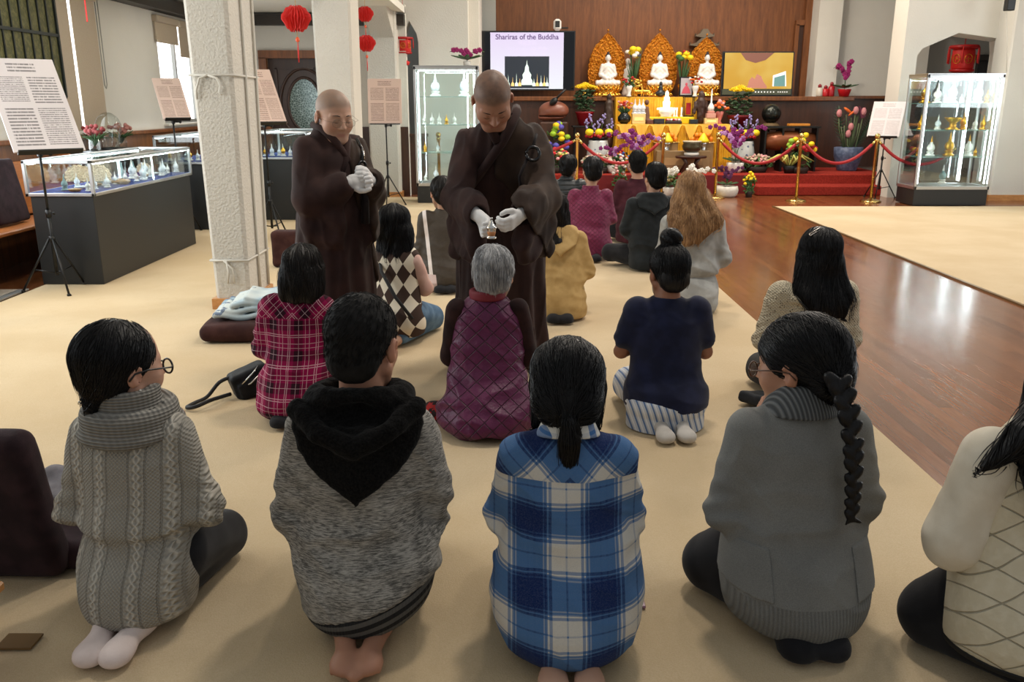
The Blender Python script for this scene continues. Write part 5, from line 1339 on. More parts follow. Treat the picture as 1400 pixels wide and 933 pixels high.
# black puffer jacket
P = pose(shw=.16, shz=.60, hc=(.02, .07, .80), cover=True, hr=(R(-4), 0, R(-12)), elb=[(-.215, .05, .38), (.21, .04, .38)], wri=[(-.1, .25, .25), (.1, .25, .25)])
m = Mat('dark_puffer'); z = m.xyz()[2]; s_ = (1.0 - (z * 18).tri()).ss(0, .35); mp = m.set(s2l(30, 36, 40), .5, bump=s_ + m.noise(30, 3) * .4, bs=.9, bd=.015)
r = row_person('person with tousled hair in a dark puffer jacket, front row left', .61, 9.75, R(-6), .98, P, [('puffer_jacket', top_sdf(P, .012, (.084, .074, .055), hem=.02, folds=std_folds(.008, 28, .28, .16, .003)), *TB, .01, mp), ('trousers', legs_sdf(P, .02), (-.46, -.2, 0), (.46, .5, .3), .011, M_trs)])
hair_vol(P, 'short', r, M_hblack, 32, n=700, a=.006, fq=50, st=7, lift=.01)
# ------------------------------------------------------------------ monk and nun
def robe_mat(name, c, c2):
    m = Mat(name); n = m.noise(350, 2); n2 = m.noise(9, 4)
    return m.set(m.mix(n2.ss(.35, .7), c, c2), .78, bump=n + n2 * .5, bs=.25, bd=.004, sheen=.04, spec=.2)
M_robe = robe_mat('brown_robe', s2l(44, 28, 26), s2l(58, 38, 34)); M_kasaya = robe_mat('brown_outer_robe', s2l(42, 29, 22), s2l(58, 42, 31))
M_robe_in = robe_mat('inner_robe', s2l(24, 18, 18), s2l(32, 24, 24))
M_glove = Mat('white_cotton_glove'); M_glove = M_glove.set(s2l(222, 220, 218), .9, bump=M_glove.noise(500, 1), bs=.3, bd=.002, sheen=.04)
def stand_body(P, face=True):
    def f(p):
        d = loft(p, P.S0)
        for s in (-1, 1):
            i = (s + 1) // 2
            d = sm(d, rc(p, (s * P.shw, P.shy, P.shz), P.elb[i], .048, .038), .03); d = sm(d, rc(p, P.elb[i], P.wri[i], .038, .025), .012)
            d = sm(d, rc(p, (s * .09, .0, .85), (s * .10, .01, .47), .085, .055), .03); d = sm(d, rc(p, (s * .10, .01, .47), (s * .10, -.02, .08), .055, .036), .015)
            d = sm(d, rc(p, (s * .10, -.03, .045), (s * .115, .16, .03), .036, .028), .02)
            H = P.handM[i]; d = sm(d, hand_sdf((p - A3(*P.wri[i])) @ H, P.curl[i], -s, th=.3) , .006)
        d = sm(d, rc(p, P.neck, tuple(A3(*P.hc) + P.hM @ A3(0, -.02, -.05) * P.hs), P.nr, P.nr * .92), .03)
        return sm(d, head_sdf(to_head(p, P), face) * P.hs, .012)
    return f
def brows(P, r):
    for s in (-1, 1):
        t = MB(); t.tube([h2w(P, v) for v in ((s * .014, .0895, .0235), (s * .028, .089, .0275), (s * .047, .077, .0235))], [.0022, .0026, .0008], 6); t.build('eyebrow', M_hblack, r)
        t = MB(); t.tube([h2w(P, v) for v in ((s * .020, .0885, -.0045), (s * .032, .0895, -.006), (s * .045, .0825, -.0045))], [.0006, .0011, .0006], 5); t.build('eyelashes', M_hblack, r)
def gloves(P, r, h=.0042):
    for i, s in ((0, -1), (1, 1)):
        w = A3(*P.wri[i]); H = P.handM[i]
        f = lambda p, i=i, s=s, w=w, H=H: np.minimum(hand_sdf((p - w) @ H, P.curl[i], -s, th=.3) - .0025, rc((p - w) @ H, (0, 0, -.06), (0, 0, .0), .036, .032)) + .0008 * wn(p, 120, 2)
        c = w + H @ A3(0, 0, .06); sculpt('glove', f, tuple(c - .14), tuple(c + .14), h, M_glove, r)
def pleats(p, n, a, z0, z1, seed=0.):
    th = np.arctan2(p[:, 1], p[:, 0]); w = np.clip((z0 - p[:, 2]) / (z0 - z1), 0, 1)
    return -a * w * (np.sin(n * th + 1.5 * np.sin(2 * th + seed) + p[:, 2] * 1.2) + .5 * np.sin(n * 1.7 * th + seed * 2 + p[:, 2]))
def monk():
    r = thing('person', 'bowing monk with shaved head in dark brown robes holding a relic over a kneeling head', 'person', (-.062, 4.86, .012), PI)
    P = Pose(); P.shw, P.shz, P.shy = .17, 1.28, .13
    P.S = smooth_secs([(.75, 0, .0, .17, .14), (.95, 0, .03, .165, .13), (1.10, 0, .08, .17, .13), (1.22, 0, .12, .185, .13), (1.31, 0, .15, .19, .11), (1.37, 0, .17, .12, .09), (1.42, 0, .2, .065, .065)], 26)
    P.S0 = P.S.copy(); P.S0[:, 3:] -= .02
    P.hc = (.035, .42, 1.50); P.hM = rotm(R(-52), R(4), R(4)); P.hs = 1.19; P.neck = (.01, .20, 1.36); P.nr = .062
    P.elb = [(-.225, .36, 1.02), (.225, .36, 1.01)]; P.wri = [(-.100, .64, .955), (.106, .62, .95)]
    P.handM = [aim((.55, .62, -.42), (.25, .4, .9)), aim((-.50, .66, -.42), (-.25, .4, .9))]; P.curl = [.55, .45]
    # palms face each other: rebuild with palm normal inwards
    P.handM = [aim((.50, .66, -.34), (0, .45, .85)), aim((-.52, .66, -.30), (0, .45, .85))]; P.curl = [.75, .65]
    P.handM[1][:, 0] *= 1
    mk_body(P, r, s2l(166, 116, 92), face=True, h=.005, stub=s2l(92, 72, 60), lo=(-.42, -.2, 0), hi=(.42, .95, 1.72), f=stand_body(P)); brows(P, r)
    def robe(p):
        S = smooth_secs([(.0, 0, .0, .28, .22), (.3, 0, .0, .262, .20), (.6, 0, .0, .25, .19), (.85, 0, .01, .245, .18), (1.0, 0, .05, .24, .17), (1.12, 0, .10, .24, .16), (1.22, 0, .13, .235, .15), (1.31, 0, .16, .19, .125), (1.40, 0, .20, .10, .09), (1.44, .0, .23, .085, .08)], 34)
        d = loft(p, S) + pleats(p, 9, .014, 1.1, .1, 1.0)
        for s in (-1, 1):
            i = (s + 1) // 2; e = np.array(P.elb[i]); w = np.array(P.wri[i]); sh = (s * P.shw, P.shy, P.shz)
            a = rc(p, sh, tuple(e), .078, .074); wv = e + (w - e) * .86
            a = sm(a, rc(p, tuple(e), tuple(wv), .074, .064), .03)
            # hanging sleeve bag
            m0 = e * .45 + wv * .55
            q = p - A3(*m0) - A3(0, -.02, -.10); dirn = (wv - e); dirn[2] = 0; dirn /= np.linalg.norm(dirn); 
            u = q[:, 0] * dirn[0] + q[:, 1] * dirn[1]; v = -q[:, 0] * dirn[1] + q[:, 1] * dirn[0]
            bag = np.sqrt(np.maximum(np.abs(u) - .12, 0) ** 2 + np.maximum(np.abs(q[:, 2]) - .13, 0) ** 2 + (v * 1.0) ** 2) - .045 - .012 * np.sin(q[:, 2] * 40 + u * 30)
            a = sm(a, bag, .03); a = a + .006 * wn(p, (26, 20, 14), 3)
            a = smx(a, -rc(p, tuple(wv - (w - e) * .05), tuple(w + (w - e) * .3), .05, .055), .008)
            d = sm(d, a, .035)
        d = d + .005 * wn(p, (16, 16, 9), 2) + .004 * wn(p, (34, 30, 14), 6) - .008 * np.exp(-(wn(p, (20, 16, 5), 4) / .14) ** 2)
        ny = (p[:, 1] - .20); V = np.abs(p[:, 0]) * 1.0 + (1.47 - p[:, 2]) * .0
        d = smx(d, -rc(p, (0, .22, 1.50), (0, .31, 1.30), .085, .02), .012)
        return smx(d, .012 - p[:, 2], .008)
    sculpt('robe', robe, (-.48, -.34, 0), (.48, .78, 1.52), .0085, M_robe, r)
    def kas(p):
        # outer robe: from the left shoulder across the chest, hanging over the left arm down to the hem
        d = robe(p) - .016
        edge = (-p[:, 0] * .9 + (p[:, 2] - 1.02) * .62)            # diagonal upper edge
        keep = .05 - edge - .02 * np.sin(p[:, 2] * 12)
        d2 = smx(d, keep, .01)
        d2 = smx(d2, p[:, 2] - 1.42, .02); low = .06 - p[:, 2]; d2 = smx(d2, low, .01)
        return d2 + .006 * np.sin(p[:, 0] * 45 + p[:, 2] * 14)
    k = sculpt('outer_robe', lambda p: smx(kas(p), p[:, 0] - .03, .01), (-.5, -.36, 0), (.05, .80, 1.5), .009, M_kasaya, r)
    # inner crossed collar bands
    t = MB()
    for s in (-1, 1):
        pts = [(s * .085, .15, 1.46), (s * .085, .25, 1.44), (s * .055, .31, 1.37), (s * .01, .318, 1.29)] + ([(.09, .275, 1.15), (.15, .24, 1.06)] if s < 0 else [])
        t.tube(pts, [.024, .026, .026, .026, .024, .018][:len(pts)], 8)
    t.build('collar', M_robe, r)
    t = MB(); c = (-.17, .345, 1.235); t.tube([(c[0] + .034 * math.cos(a * PI / 10), c[1] - .012 * math.sin(a * PI / 10), c[2] + .034 * math.sin(a * PI / 10)) for a in range(21)], .009, 7); t.build('robe_ring', plain('black_ring', s2l(14, 12, 12), .25), r)
    t = MB(); t.tube([(-.17, .33, 1.27), (-.19, .27, 1.33)], .008, 6); t.tube([(-.14, .35, 1.21), (-.10, .37, 1.12), (-.11, .36, 1.03)], .008, 6); t.build('robe_cord', M_robe_in, r)
    gloves(P, r)
    return P
Pm = monk()
def nun():
    r = thing('person', 'standing nun with shaved head and thin glasses in brown robes, white-gloved hands clasped', 'person', (-.985, 4.72, .012), R(-128))
    P = Pose(); P.shw, P.shz, P.shy = .15, 1.26, .0
    P.S = smooth_secs([(.75, 0, .0, .15, .12), (.95, 0, .0, .14, .11), (1.10, 0, .0, .145, .11), (1.2, 0, .0, .155, .105), (1.27, 0, .0, .14, .09), (1.32, 0, .0, .08, .07), (1.37, 0, .0, .05, .05)], 26)
    P.S0 = P.S.copy(); P.S0[:, 3:] -= .02
    P.hc = (.0, .055, 1.42); P.hM = rotm(R(-16), 0, R(-14)); P.hs = 1.13; P.neck = (0, .01, 1.32); P.nr = .052
    P.elb = [(-.21, .06, 1.0), (.21, .06, 1.0)]; P.wri = [(-.085, .22, 1.085), (.065, .22, 1.085)]
    P.handM = [aim((.62, .45, .30), (-.2, -.3, 1)), aim((-.62, .47, .10), (.2, -.3, 1))]; P.curl = [.9, 1.1]
    mk_body(P, r, s2l(200, 152, 124), face=True, h=.005, stub=s2l(132, 110, 94), lo=(-.42, -.25, 0), hi=(.42, .5, 1.66), f=stand_body(P)); brows(P, r)
    S = smooth_secs([(.0, 0, .0, .25, .21), (.3, 0, .0, .235, .20), (.6, 0, .0, .222, .19), (.85, 0, .0, .205, .175), (1.0, 0, .01, .19, .16), (1.15, 0, .015, .185, .145), (1.23, 0, .01, .18, .125), (1.29, 0, .0, .13, .10), (1.345, 0, .0, .075, .075), (1.38, .0, .0, .066, .068)], 34)
    def robe(p):
        d = loft(p, S) + pleats(p, 8, .013, 1.0, .1, 2.0)
        for s in (-1, 1):
            i = (s + 1) // 2; e = np.array(P.elb[i]); w = np.array(P.wri[i]); sh = (s * P.shw, P.shy, P.shz - .01)
            a = rc(p, sh, tuple(e), .072, .078); wv = e + (w - e) * .8
            a = sm(a, rc(p, tuple(e), tuple(wv), .078, .068), .03)
            m0 = e * .5 + wv * .5; q = p - A3(*m0) - A3(0, -.02, -.13); dn = (wv - e); dn[2] = 0; dn /= np.linalg.norm(dn)
            u = q[:, 0] * dn[0] + q[:, 1] * dn[1]; v = -q[:, 0] * dn[1] + q[:, 1] * dn[0]
            bag = np.sqrt(np.maximum(np.abs(u) - .07, 0) ** 2 + np.maximum(np.abs(q[:, 2]) - .11, 0) ** 2 + v ** 2) - .04 - .010 * np.sin(q[:, 2] * 40 + u * 30)
            a = sm(a, bag, .03) + .005 * wn(p, (26, 20, 16), 3 + s)
            a = smx(a, -rc(p, tuple(wv), tuple(w + (w - e) * .4), .045, .05), .008)
            d = sm(d, a, .03)
        d = d + .004 * wn(p, (16, 16, 9), 2) + .003 * wn(p, (34, 30, 14), 6) - .007 * np.exp(-(wn(p, (20, 16, 5), 4) / .14) ** 2)
        d = smx(d, -rc(p, (0, .03, 1.42), (0, .12, 1.22), .060, .012), .010)
        return smx(d, .012 - p[:, 2], .008)
    sculpt('robe', robe, (-.42, -.34, 0), (.42, .5, 1.42), .008, M_robe, r)
    def kas(p):
        d = robe(p) - .014; d = smx(d, .03 - (-p[:, 0] * .9 + (p[:, 2] - .98) * .30) - .012 * np.sin(p[:, 2] * 14), .01)
        d = smx(d, p[:, 2] - 1.30, .02); d = smx(d, .06 - p[:, 2], .01)
        return smx(d, p[:, 0], .01) + .005 * np.sin(p[:, 0] * 50 + p[:, 2] * 12)
    sculpt('outer_robe', kas, (-.44, -.36, 0), (.05, .52, 1.4), .009, M_kasaya, r)
    t = MB()
    for s in (-1, 1):
        t.tube([(s * .065, -.04, 1.375), (s * .068, .035, 1.36), (s * .045, .10, 1.30), (s * .0, .135, 1.21), (-s * .06, .155, 1.12)], [.019, .022, .022, .021, .018], 8)
    t.build('collar', M_robe, r)
    t = MB(); c = (-.07, .18, 1.16); t.tube([(c[0] + .026 * math.cos(a * PI / 10), c[1], c[2] + .026 * math.sin(a * PI / 10)) for a in range(21)], .008, 7)
    t.tube([(-.075, .18, 1.19), (-.11, .14, 1.25), (-.13, .08, 1.30)], .009, 6); t.build('robe_ring', plain('black_ring', s2l(14, 12, 12), .25), r)
    t = MB(); t.tube([(-.09, .165, 1.20), (-.105, .15, 1.235)], .011, 8); t.build('silver_clasp', plain('silver', s2l(214, 212, 208), .2, 1.0), r)
    t = MB(); t.tube([(-.04, .20, 1.09), (-.05, .215, .98), (-.045, .21, .86)], [.016, .02, .026], 6); t.build('robe_cord', M_robe_in, r)
    gloves(P, r); glasses(P, r, plain('thin_metal_frame', s2l(110, 96, 84), .3, .8), .0008)
nun()
# relic held over the kneeling head
M_silver = plain('silver', s2l(214, 212, 208), .2, 1.0)
rx, ry, rz_ = at(672, 326, 4.08)
t = thing('relic_holder', 'small silver stupa-shaped relic holder between the monk\'s white gloves', 'relic', (rx, 4.08, rz_), scale=1.25)
MB().lathe([(.020, 0), (.020, .006), (.012, .010), (.014, .022), (.018, .03), (.018, .036), (.022, .04), (.020, .045), (.010, .055), (.006, .066), (.003, .07)], n=16).build('base', M_silver, t)
MB().sph((0, 0, .076), .0045).build('finial', M_silver, t); MB().lathe([(.0135, .010), (.0165, .022), (.0165, .03)], n=16).build('glass_dome', plain('amber_bead', s2l(196, 130, 80), .3), t)
# ------------------------------------------------------------------ signs, tripods, lecterns
M_paper = None
def sign_mat(base, ink, name):
    """poster with printed paragraphs: generated coords x across, z up"""
    m = Mat(name); x, y, z = m.xyz('Generated')
    def block(x0, x1, z0, z1, rows, dens, sc, seed):
        inn = x.gt(x0) * x.lt(x1) * z.gt(z0) * z.lt(z1); r = (z - z0) * (rows / (z1 - z0)); line = r.fr().gt(.38) * r.fr().lt(.86)
        n = m.noise(1.0, 1, m.vec(x * sc, r.floor() * 5.3 + seed, 0)).gt(dens); return inn * line * n
    f = block(.08, .47, .52, .80, 14, .42, 130, 1).max(block(.53, .93, .50, .80, 10, .38, 70, 4))
    f = f.max(block(.08, .47, .05, .46, 12, .38, 70, 9)).max(block(.53, .93, .06, .46, 18, .42, 130, 13))
    f = f.max(block(.30, .70, .84, .95, 3, .40, 60, 21))
    return m.set(m.mix(f * .75, base, ink), .6)
def sign(px0, py0, px1, py1, Y, base, ink, label, tilt=18, yaw=0, wpx=None, tripod=True, stand_px=None):
    """poster on a black tripod music stand; pixel box of the poster gives place and real size"""
    cx, _, cz = at((px0 + px1) / 2, (py0 + py1) / 2, Y); k = ppm(Y, cz); w = (wpx or (px1 - px0)) / k / math.cos(R(yaw)); h = (py1 - py0) / k / math.cos(R(tilt))
    r = thing('notice_board', label, 'sign', (cx, Y, 0), R(yaw))
    Mx = Matrix.Rotation(R(-tilt), 3, 'X')
    p = MB().box((0, 0, 0), (w, .012, h), bev=.002).build('printed_poster', sign_mat(base, ink, 'printed_sheet'), r, (0, 0, cz)); p.rotation_euler = (R(-tilt), 0, 0)
    p.data.materials[0]
    b = MB().box((0, .012, -h * .12), (w * .92, .008, h * .72)); 
    for s in (-1, 1): b.box((s * w * .46, .006, -h * .2), (.012, .02, h * .4))
    b.box((0, -.012, -h / 2 - .008), (w * .9, .05, .012)); bb = b.build('desk', M_blackm, r, (0, 0, cz)); bb.rotation_euler = (R(-tilt), 0, 0)
    zb = cz - h / 2 * math.cos(R(tilt)); yb = h / 2 * math.sin(R(tilt)) * -1 * -.2
    t = MB(); t.tube([(0, .03, zb + .06), (0, .03, .62)], .010); t.tube([(0, .03, .66), (0, .03, .14)], .014); t.build('pole', M_blackm, r)
    t = MB(); t.box((0, .03, zb - .03), (.035, .05, .05), bev=.008); t.tube([(0, .03, zb - .03), (.07, .02, zb - .03)], .009); t.sph((.075, .02, zb - .03), .018); t.build('tilt_clamp', M_blackm, r)
    t = MB(); t.lathe([(.02, -.03), (.024, 0), (.02, .03)], (0, .03, .64), 10); t.sph((.04, .03, .64), .012); t.build('collar', M_blackm, r)
    t = MB(); t.lathe([(.024, -.02), (.024, .02)], (0, .03, .44), 10); t.build('leg_hub', M_blackm, r)
    for a in (-90, 30, 150):
        ca, sa = math.cos(R(a)), math.sin(R(a)); t = MB()
        t.tube([(.02 * ca, .03 + .02 * sa, .44), (.27 * ca, .03 + .27 * sa, .02)], .009); t.box((.27 * ca, .03 + .27 * sa, .014), (.03, .03, .028), bev=.006); t.build('leg', M_blackm, r)
        t = MB(); t.tube([(.0, .03, .16), (.17 * ca, .03 + .17 * sa, .19)], .006); t.build('brace', M_blackm, r)
    return r
WP = s2l(206, 196, 196); PK = s2l(206, 180, 166)
pb_ = fl(89, 400)
sg = sign(-12, 82, 104, 204, pb_[1], WP, s2l(70, 66, 66), 'large white printed notice board on a black tripod before the glass showcase at far left', 40, 42, 66)
sign(211, 108, 258, 162, 10.1, PK, s2l(128, 100, 88), 'pinkish printed notice board in front of the bright far window', 36, 36, 30)
sign(336, 96, 384, 167, 9.6, PK, s2l(128, 100, 88), 'pinkish notice board mostly hidden behind the big near pillar', 36, 36, 34)
sign(503, 109, 549, 168, 12.9, PK, s2l(110, 84, 76), 'upright pinkish notice board on a tripod in front of the third pillar', 6, 0)
sign(1187, 140, 1237, 186, 14.05, WP, s2l(150, 140, 140), 'white printed notice board on a stand near the right-hand steps', 32, -32, 35)

# ------------------------------------------------------------------ showcases
M_blue = m_weave('blue_velvet', s2l(18, 36, 96), s2l(30, 54, 124), 200, .8)
M_cryst = Mat('crystal').set((.93, .96, 1.0), .08, spec=.9, trans=.25, ior=1.45); M_shell = Mat('coral_fan'); M_shell = M_shell.set(M_shell.mix(M_shell.noise(60, 3), s2l(206, 176, 140), s2l(236, 214, 184)), .8, bump=M_shell.vor(70), bs=1, bd=.01)
M_marb = plain('white_porcelain', s2l(236, 232, 224), .3); M_teal = plain('pale_jade', s2l(130, 160, 160), .4); M_brn = wood('small_wood_base', s2l(150, 108, 66), s2l(180, 138, 92), (20, 20, 20))
def stupa(loc, h, m, m2, label, grp, base=None, cat='stupa', gold=None, parent=None):
    r = thing('reliquary_stupa', label, cat, loc, group=grp); q = h / .2
    MB().lathe([(.045 * q, 0), (.045 * q, .012 * q), (.03 * q, .018 * q), (.03 * q, .03 * q), (.036 * q, .034 * q), (.036 * q, .042 * q)], n=14).build('base', m2, r)
    MB().lathe([(.020 * q, .042 * q), (.034 * q, .06 * q), (.038 * q, .08 * q), (.03 * q, .105 * q), (.014 * q, .12 * q), (.016 * q, .13 * q), (.010 * q, .136 * q)], n=14).build('dome', m, r)
    MB().lathe([(.009 * q, .136 * q), (.013 * q, .142 * q), (.007 * q, .15 * q), (.010 * q, .156 * q), (.005 * q, .165 * q), (.007 * q, .17 * q), (.001 * q, .2 * q)], n=12).build('spire', m2 if gold is None else gold, r)
    return r
ORDW = ('nearest', 'second nearest', 'third', 'fourth', 'fifth', 'sixth', 'seventh', 'eighth', 'ninth', 'tenth', 'eleventh', 'twelfth', 'thirteenth', 'farthest')
def flat_case(x0, x1, y0, y1, h0, h1, label, led=True):
    w, d = x1 - x0, y1 - y0; r = thing('display_case', label, 'showcase', ((x0 + x1) / 2, (y0 + y1) / 2, .012))
    MB().box((0, 0, h0 / 2 - .01), (w - .05, d - .05, h0 - .02), bev=.004).build('cabinet_base', M_black, r)
    MB().box((0, 0, h0 + .0), (w - .03, d - .03, .02)).build('velvet_bed', M_blue, r)
    t = MB(); e = .028
    for sx in (-1, 1):
        for sy in (-1, 1): t.box((sx * (w / 2 - e / 2), sy * (d / 2 - e / 2), (h0 + h1) / 2), (e, e, h1 - h0), bev=.004)
    for zz in (h0 - .005, h1):
        for sx in (-1, 1): t.box((sx * (w / 2 - e / 2), 0, zz), (e, d, e), bev=.004)
        for sy in (-1, 1): t.box((0, sy * (d / 2 - e / 2), zz), (w, e, e), bev=.004)
    t.build('frame', M_alu, r)
    for sy in (-1, 1): MB().box((0, sy * (d / 2 - .014), (h0 + h1) / 2), (w - .05, .005, h1 - h0 - .03)).build('glass_pane', M_glass, r)
    for sx in (-1, 1): MB().box((sx * (w / 2 - .014), 0, (h0 + h1) / 2), (.005, d - .05, h1 - h0 - .03)).build('glass_pane', M_glass, r)
    MB().box((0, 0, h1 + .004), (w - .05, d - .05, .005)).build('glass_top', M_glass, r)
    t = MB(); t.box((w / 2 - .035, 0, h1 - .02), (.008, d - .1, .008)); 
    t.build('led_strip', emit_mat('case_led', (.85, .95, 1.0), 45), r)
    t = MB(); t.box((-w / 2 + .035, 0, h1 - .02), (.008, d - .1, .008)); t.build('led_strip', emit_mat('case_led', (.85, .95, 1.0), 20), r)
    return r
cA = fl(142, 391); cB = fl(258, 336); cC = fl(67, 391)
X1 = cA[0] + .03; X0 = cA[0] - .54; Y0, Y1c = cA[1] - .02, cB[1] + .1
flat_case(X0, X1, Y0, Y1c, .76, 1.02, 'long flat glass showcase on a black base holding crystals and fan corals, front left')
zc = .012 + .775; rng = random.Random(4)
def fanshell(x, y, z, s, label):
    t = MB(); n = 26; pts = []
    for i in range(n):
        a = R(-20) + (PI + R(40)) * i / (n - 1); rr = s * (1 + .06 * math.sin(i * 2.3)); pts.append((rr * math.cos(a), s * .75 + rr * math.sin(a) * .95))
    t.prism(pts, -.02, .02); o = t.build('fan_coral', M_shell, None, (x, y, z)); o.rotation_euler = (R(-6), 0, R(14)); return tag(o, label, 'coral')
fanshell(X1 - .20, Y0 + .50, zc, .115, 'tan fan-shaped coral piece in the middle of the near half of the flat showcase')
fanshell(X0 + .2, Y0 + .52, zc, .11, 'tan fan-shaped coral piece in the near left of the flat showcase')
fanshell(X0 + .22, Y1c - .4, zc, .07, 'small tan coral piece at the far end of the flat showcase')
for i in range(14):
    y = Y0 + .14 + i * .158; x = X1 - .09 - rng.random() * .10
    stupa((x, y, zc), .10 + rng.random() * .07, M_cryst if i % 3 else M_marb, M_cryst if i % 2 else M_marb, 'small reliquary stupa, %s from the near end, carpet side of the long flat showcase' % ORDW[i], 'stupas in the long flat showcase')
for i in range(9):
    y = Y0 + .2 + i * .23; x = X0 + .12 + rng.random() * .22
    stupa((x, y, zc), .12 + rng.random() * .09, M_cryst if i % 2 else M_teal, M_marb if i % 2 else M_teal, '%s reliquary stupa, %s from the near end, wall side of the long flat showcase' % (('jade-coloured', 'clear')[i % 2], ORDW[i]), 'stupas on the aisle side of the flat showcase')
for i in range(8):
    o = MB().lathe([(.03, 0), (.042, .012), (.04, .02), (.02, .024)], n=12, sc=(1.4, 1)).build('crystal_dish', M_cryst if i % 2 else M_brn); o.location = (X1 - .28 + rng.random() * .08, Y0 + .12 + i * .25, zc)
    tag(o, 'little low %s dish, %s from the near end, in the long flat showcase' % (('wooden', 'crystal')[i % 2], ORDW[i]), 'dish', 'dishes in the long flat showcase')
o = MB().box((0, 0, .02), (.15, .10, .04), bev=.015).build('wooden_stand', M_brn, None, (X1 - .13, Y0 + .80, zc)); tag(o, 'oval light wooden stand in the middle of the long flat showcase', 'stand')
# two further flat cases seen past the near pillar
e0 = fl(283, 303); flat_case(-4.25, -3.55, 10.4, 12.0, .80, 1.10, 'second flat glass showcase seen between the wall and the near pillar')
flat_case(-3.35, -2.62, 11.3, 12.6, .80, 1.12, 'third flat glass showcase on a black base in front of the carved door')
for cx_, cy_, lb_ in ((-3.9, 10.6, 'second'), (-3.0, 11.5, 'third')):
    for i in range(7):
        stupa((cx_ - .24 + .08 * i, cy_ + .05 * (i % 3), .825), .13 + .03 * (i % 2), M_cryst if i % 3 else M_gold, M_marb, 'small reliquary, %s from the left in the %s flat showcase past the near pillar' % (('first',) + ORDW[2:3] + ORDW[2:])[i] if False else 'small reliquary, number %s from the left in the %s flat showcase' % (('one', 'two', 'three', 'four', 'five', 'six', 'seven')[i], lb_), 'reliquaries in the %s flat showcase' % lb_)

def tower_case(px0, px1, pyt, pyb, Y, depth, label, chamfer=False, shelves=4, zb=.22):
    a = at(px0, pyb, Y); b = at(px1, pyb, Y); zt = at((px0 + px1) / 2, pyt, Y)[2]; w = b[0] - a[0]; fx, fy = fl((px0 + px1) / 2, pyb)
    r = thing('glass_cabinet', label, 'showcase', ((a[0] + b[0]) / 2, Y + depth / 2, .012)); d = depth
    MB().box((0, 0, zb / 2), (w - .02, d - .02, zb), bev=.004).build('plinth', M_black, r)
    t = MB(); e = .035
    cs = [(-1, -1), (1, -1), (1, 1), (-1, 1)]
    for sx, sy in cs: t.box((sx * (w / 2 - e / 2), sy * (d / 2 - e / 2), (zb + zt) / 2), (e, e, zt - zb), bev=.004)
    for zz in (zb + .02, zt - .02):
        for sx in (-1, 1): t.box((sx * (w / 2 - e / 2), 0, zz), (e, d, .05), bev=.004)
        for sy in (-1, 1): t.box((0, sy * (d / 2 - e / 2), zz), (w, e, .05), bev=.004)
    t.build('frame', M_alu, r)
    MB().box((0, 0, zt + .005), (w, d, .02)).build('top_board', M_alu, r)
    for sx in (-1, 1): MB().box((sx * (w / 2 - .015), 0, (zb + zt) / 2), (.005, d - .06, zt - zb - .08)).build('glass_pane', M_glass, r)
    for sy in (-1, 1): MB().box((0, sy * (d / 2 - .015), (zb + zt) / 2), (w - .06, .005, zt - zb - .08)).build('glass_pane', M_glass, r)
    zs = []
    for i in range(shelves - 1):
        z = zb + .08 + (zt - zb - .1) * (i + 1) / shelves; zs.append(z)
        MB().box((0, 0, z), (w - .07, d - .07, .008)).build('glass_shelf', plain('shelf_glass', s2l(170, 214, 204), .1, 0.0, alpha=.45), r)
    for sx in (-1, 1):
        MB().box((sx * (w / 2 - .06), -d / 2 + .06, (zb + zt) / 2), (.012, .012, zt - zb - .16)).build('led_strip', M_led, r)
    MB().box((0, -d / 2 + .06, zt - .06), (w - .14, .02, .012)).build('led_strip', M_led, r)
    MB().box((w / 2 - .18, d / 2 - .05, (zb + zt) / 2), (.012, .012, zt - zb - .16)).build('led_strip', M_led, r)
    return r, w, zt, [zb + .05] + zs
# left tower case with reliquaries
r, w, zt, zs = tower_case(570, 655, 92, 272, 13.3, .55, 'tall lit glass cabinet with crystal reliquaries left of the television', zb=.26)
cx_ = r.location.x; LY = 13.3 + .27
for (dx, k, hh, mm) in ((-.18, 3, .36, M_cryst), (.26, 3, .38, M_cryst), (-.36, 2, .16, M_marb), (-.24, 2, .18, M_marb), (-.13, 2, .17, M_marb), (-.02, 2, .15, M_gold), (.10, 2, .17, M_marb), (-.36, 1, .16, M_gold), (-.16, 1, .15, M_cryst), (.1, 1, .18, M_marb), (-.2, 0, .24, M_cryst), (-.36, 0, .14, M_marb)):
    stupa((cx_ + dx, LY, zs[k] + .019), hh, mm, M_marb if mm is not M_gold else M_gold, '%s %s reliquary on the %s of the left glass cabinet, %s' % (('small', 'large')[k == 3], ('white', 'clear', 'gold')[1 if mm is M_cryst else 2 if mm is M_gold else 0], ('cabinet floor', 'lower shelf', 'middle shelf', 'top shelf')[k], 'far left' if dx < -.3 else 'left of centre' if dx < -.15 else 'centre left' if dx < -.1 else 'middle' if dx < .05 else 'right'), 'large reliquaries, top shelf of left cabinet' if k == 3 else 'small reliquaries in the left cabinet')
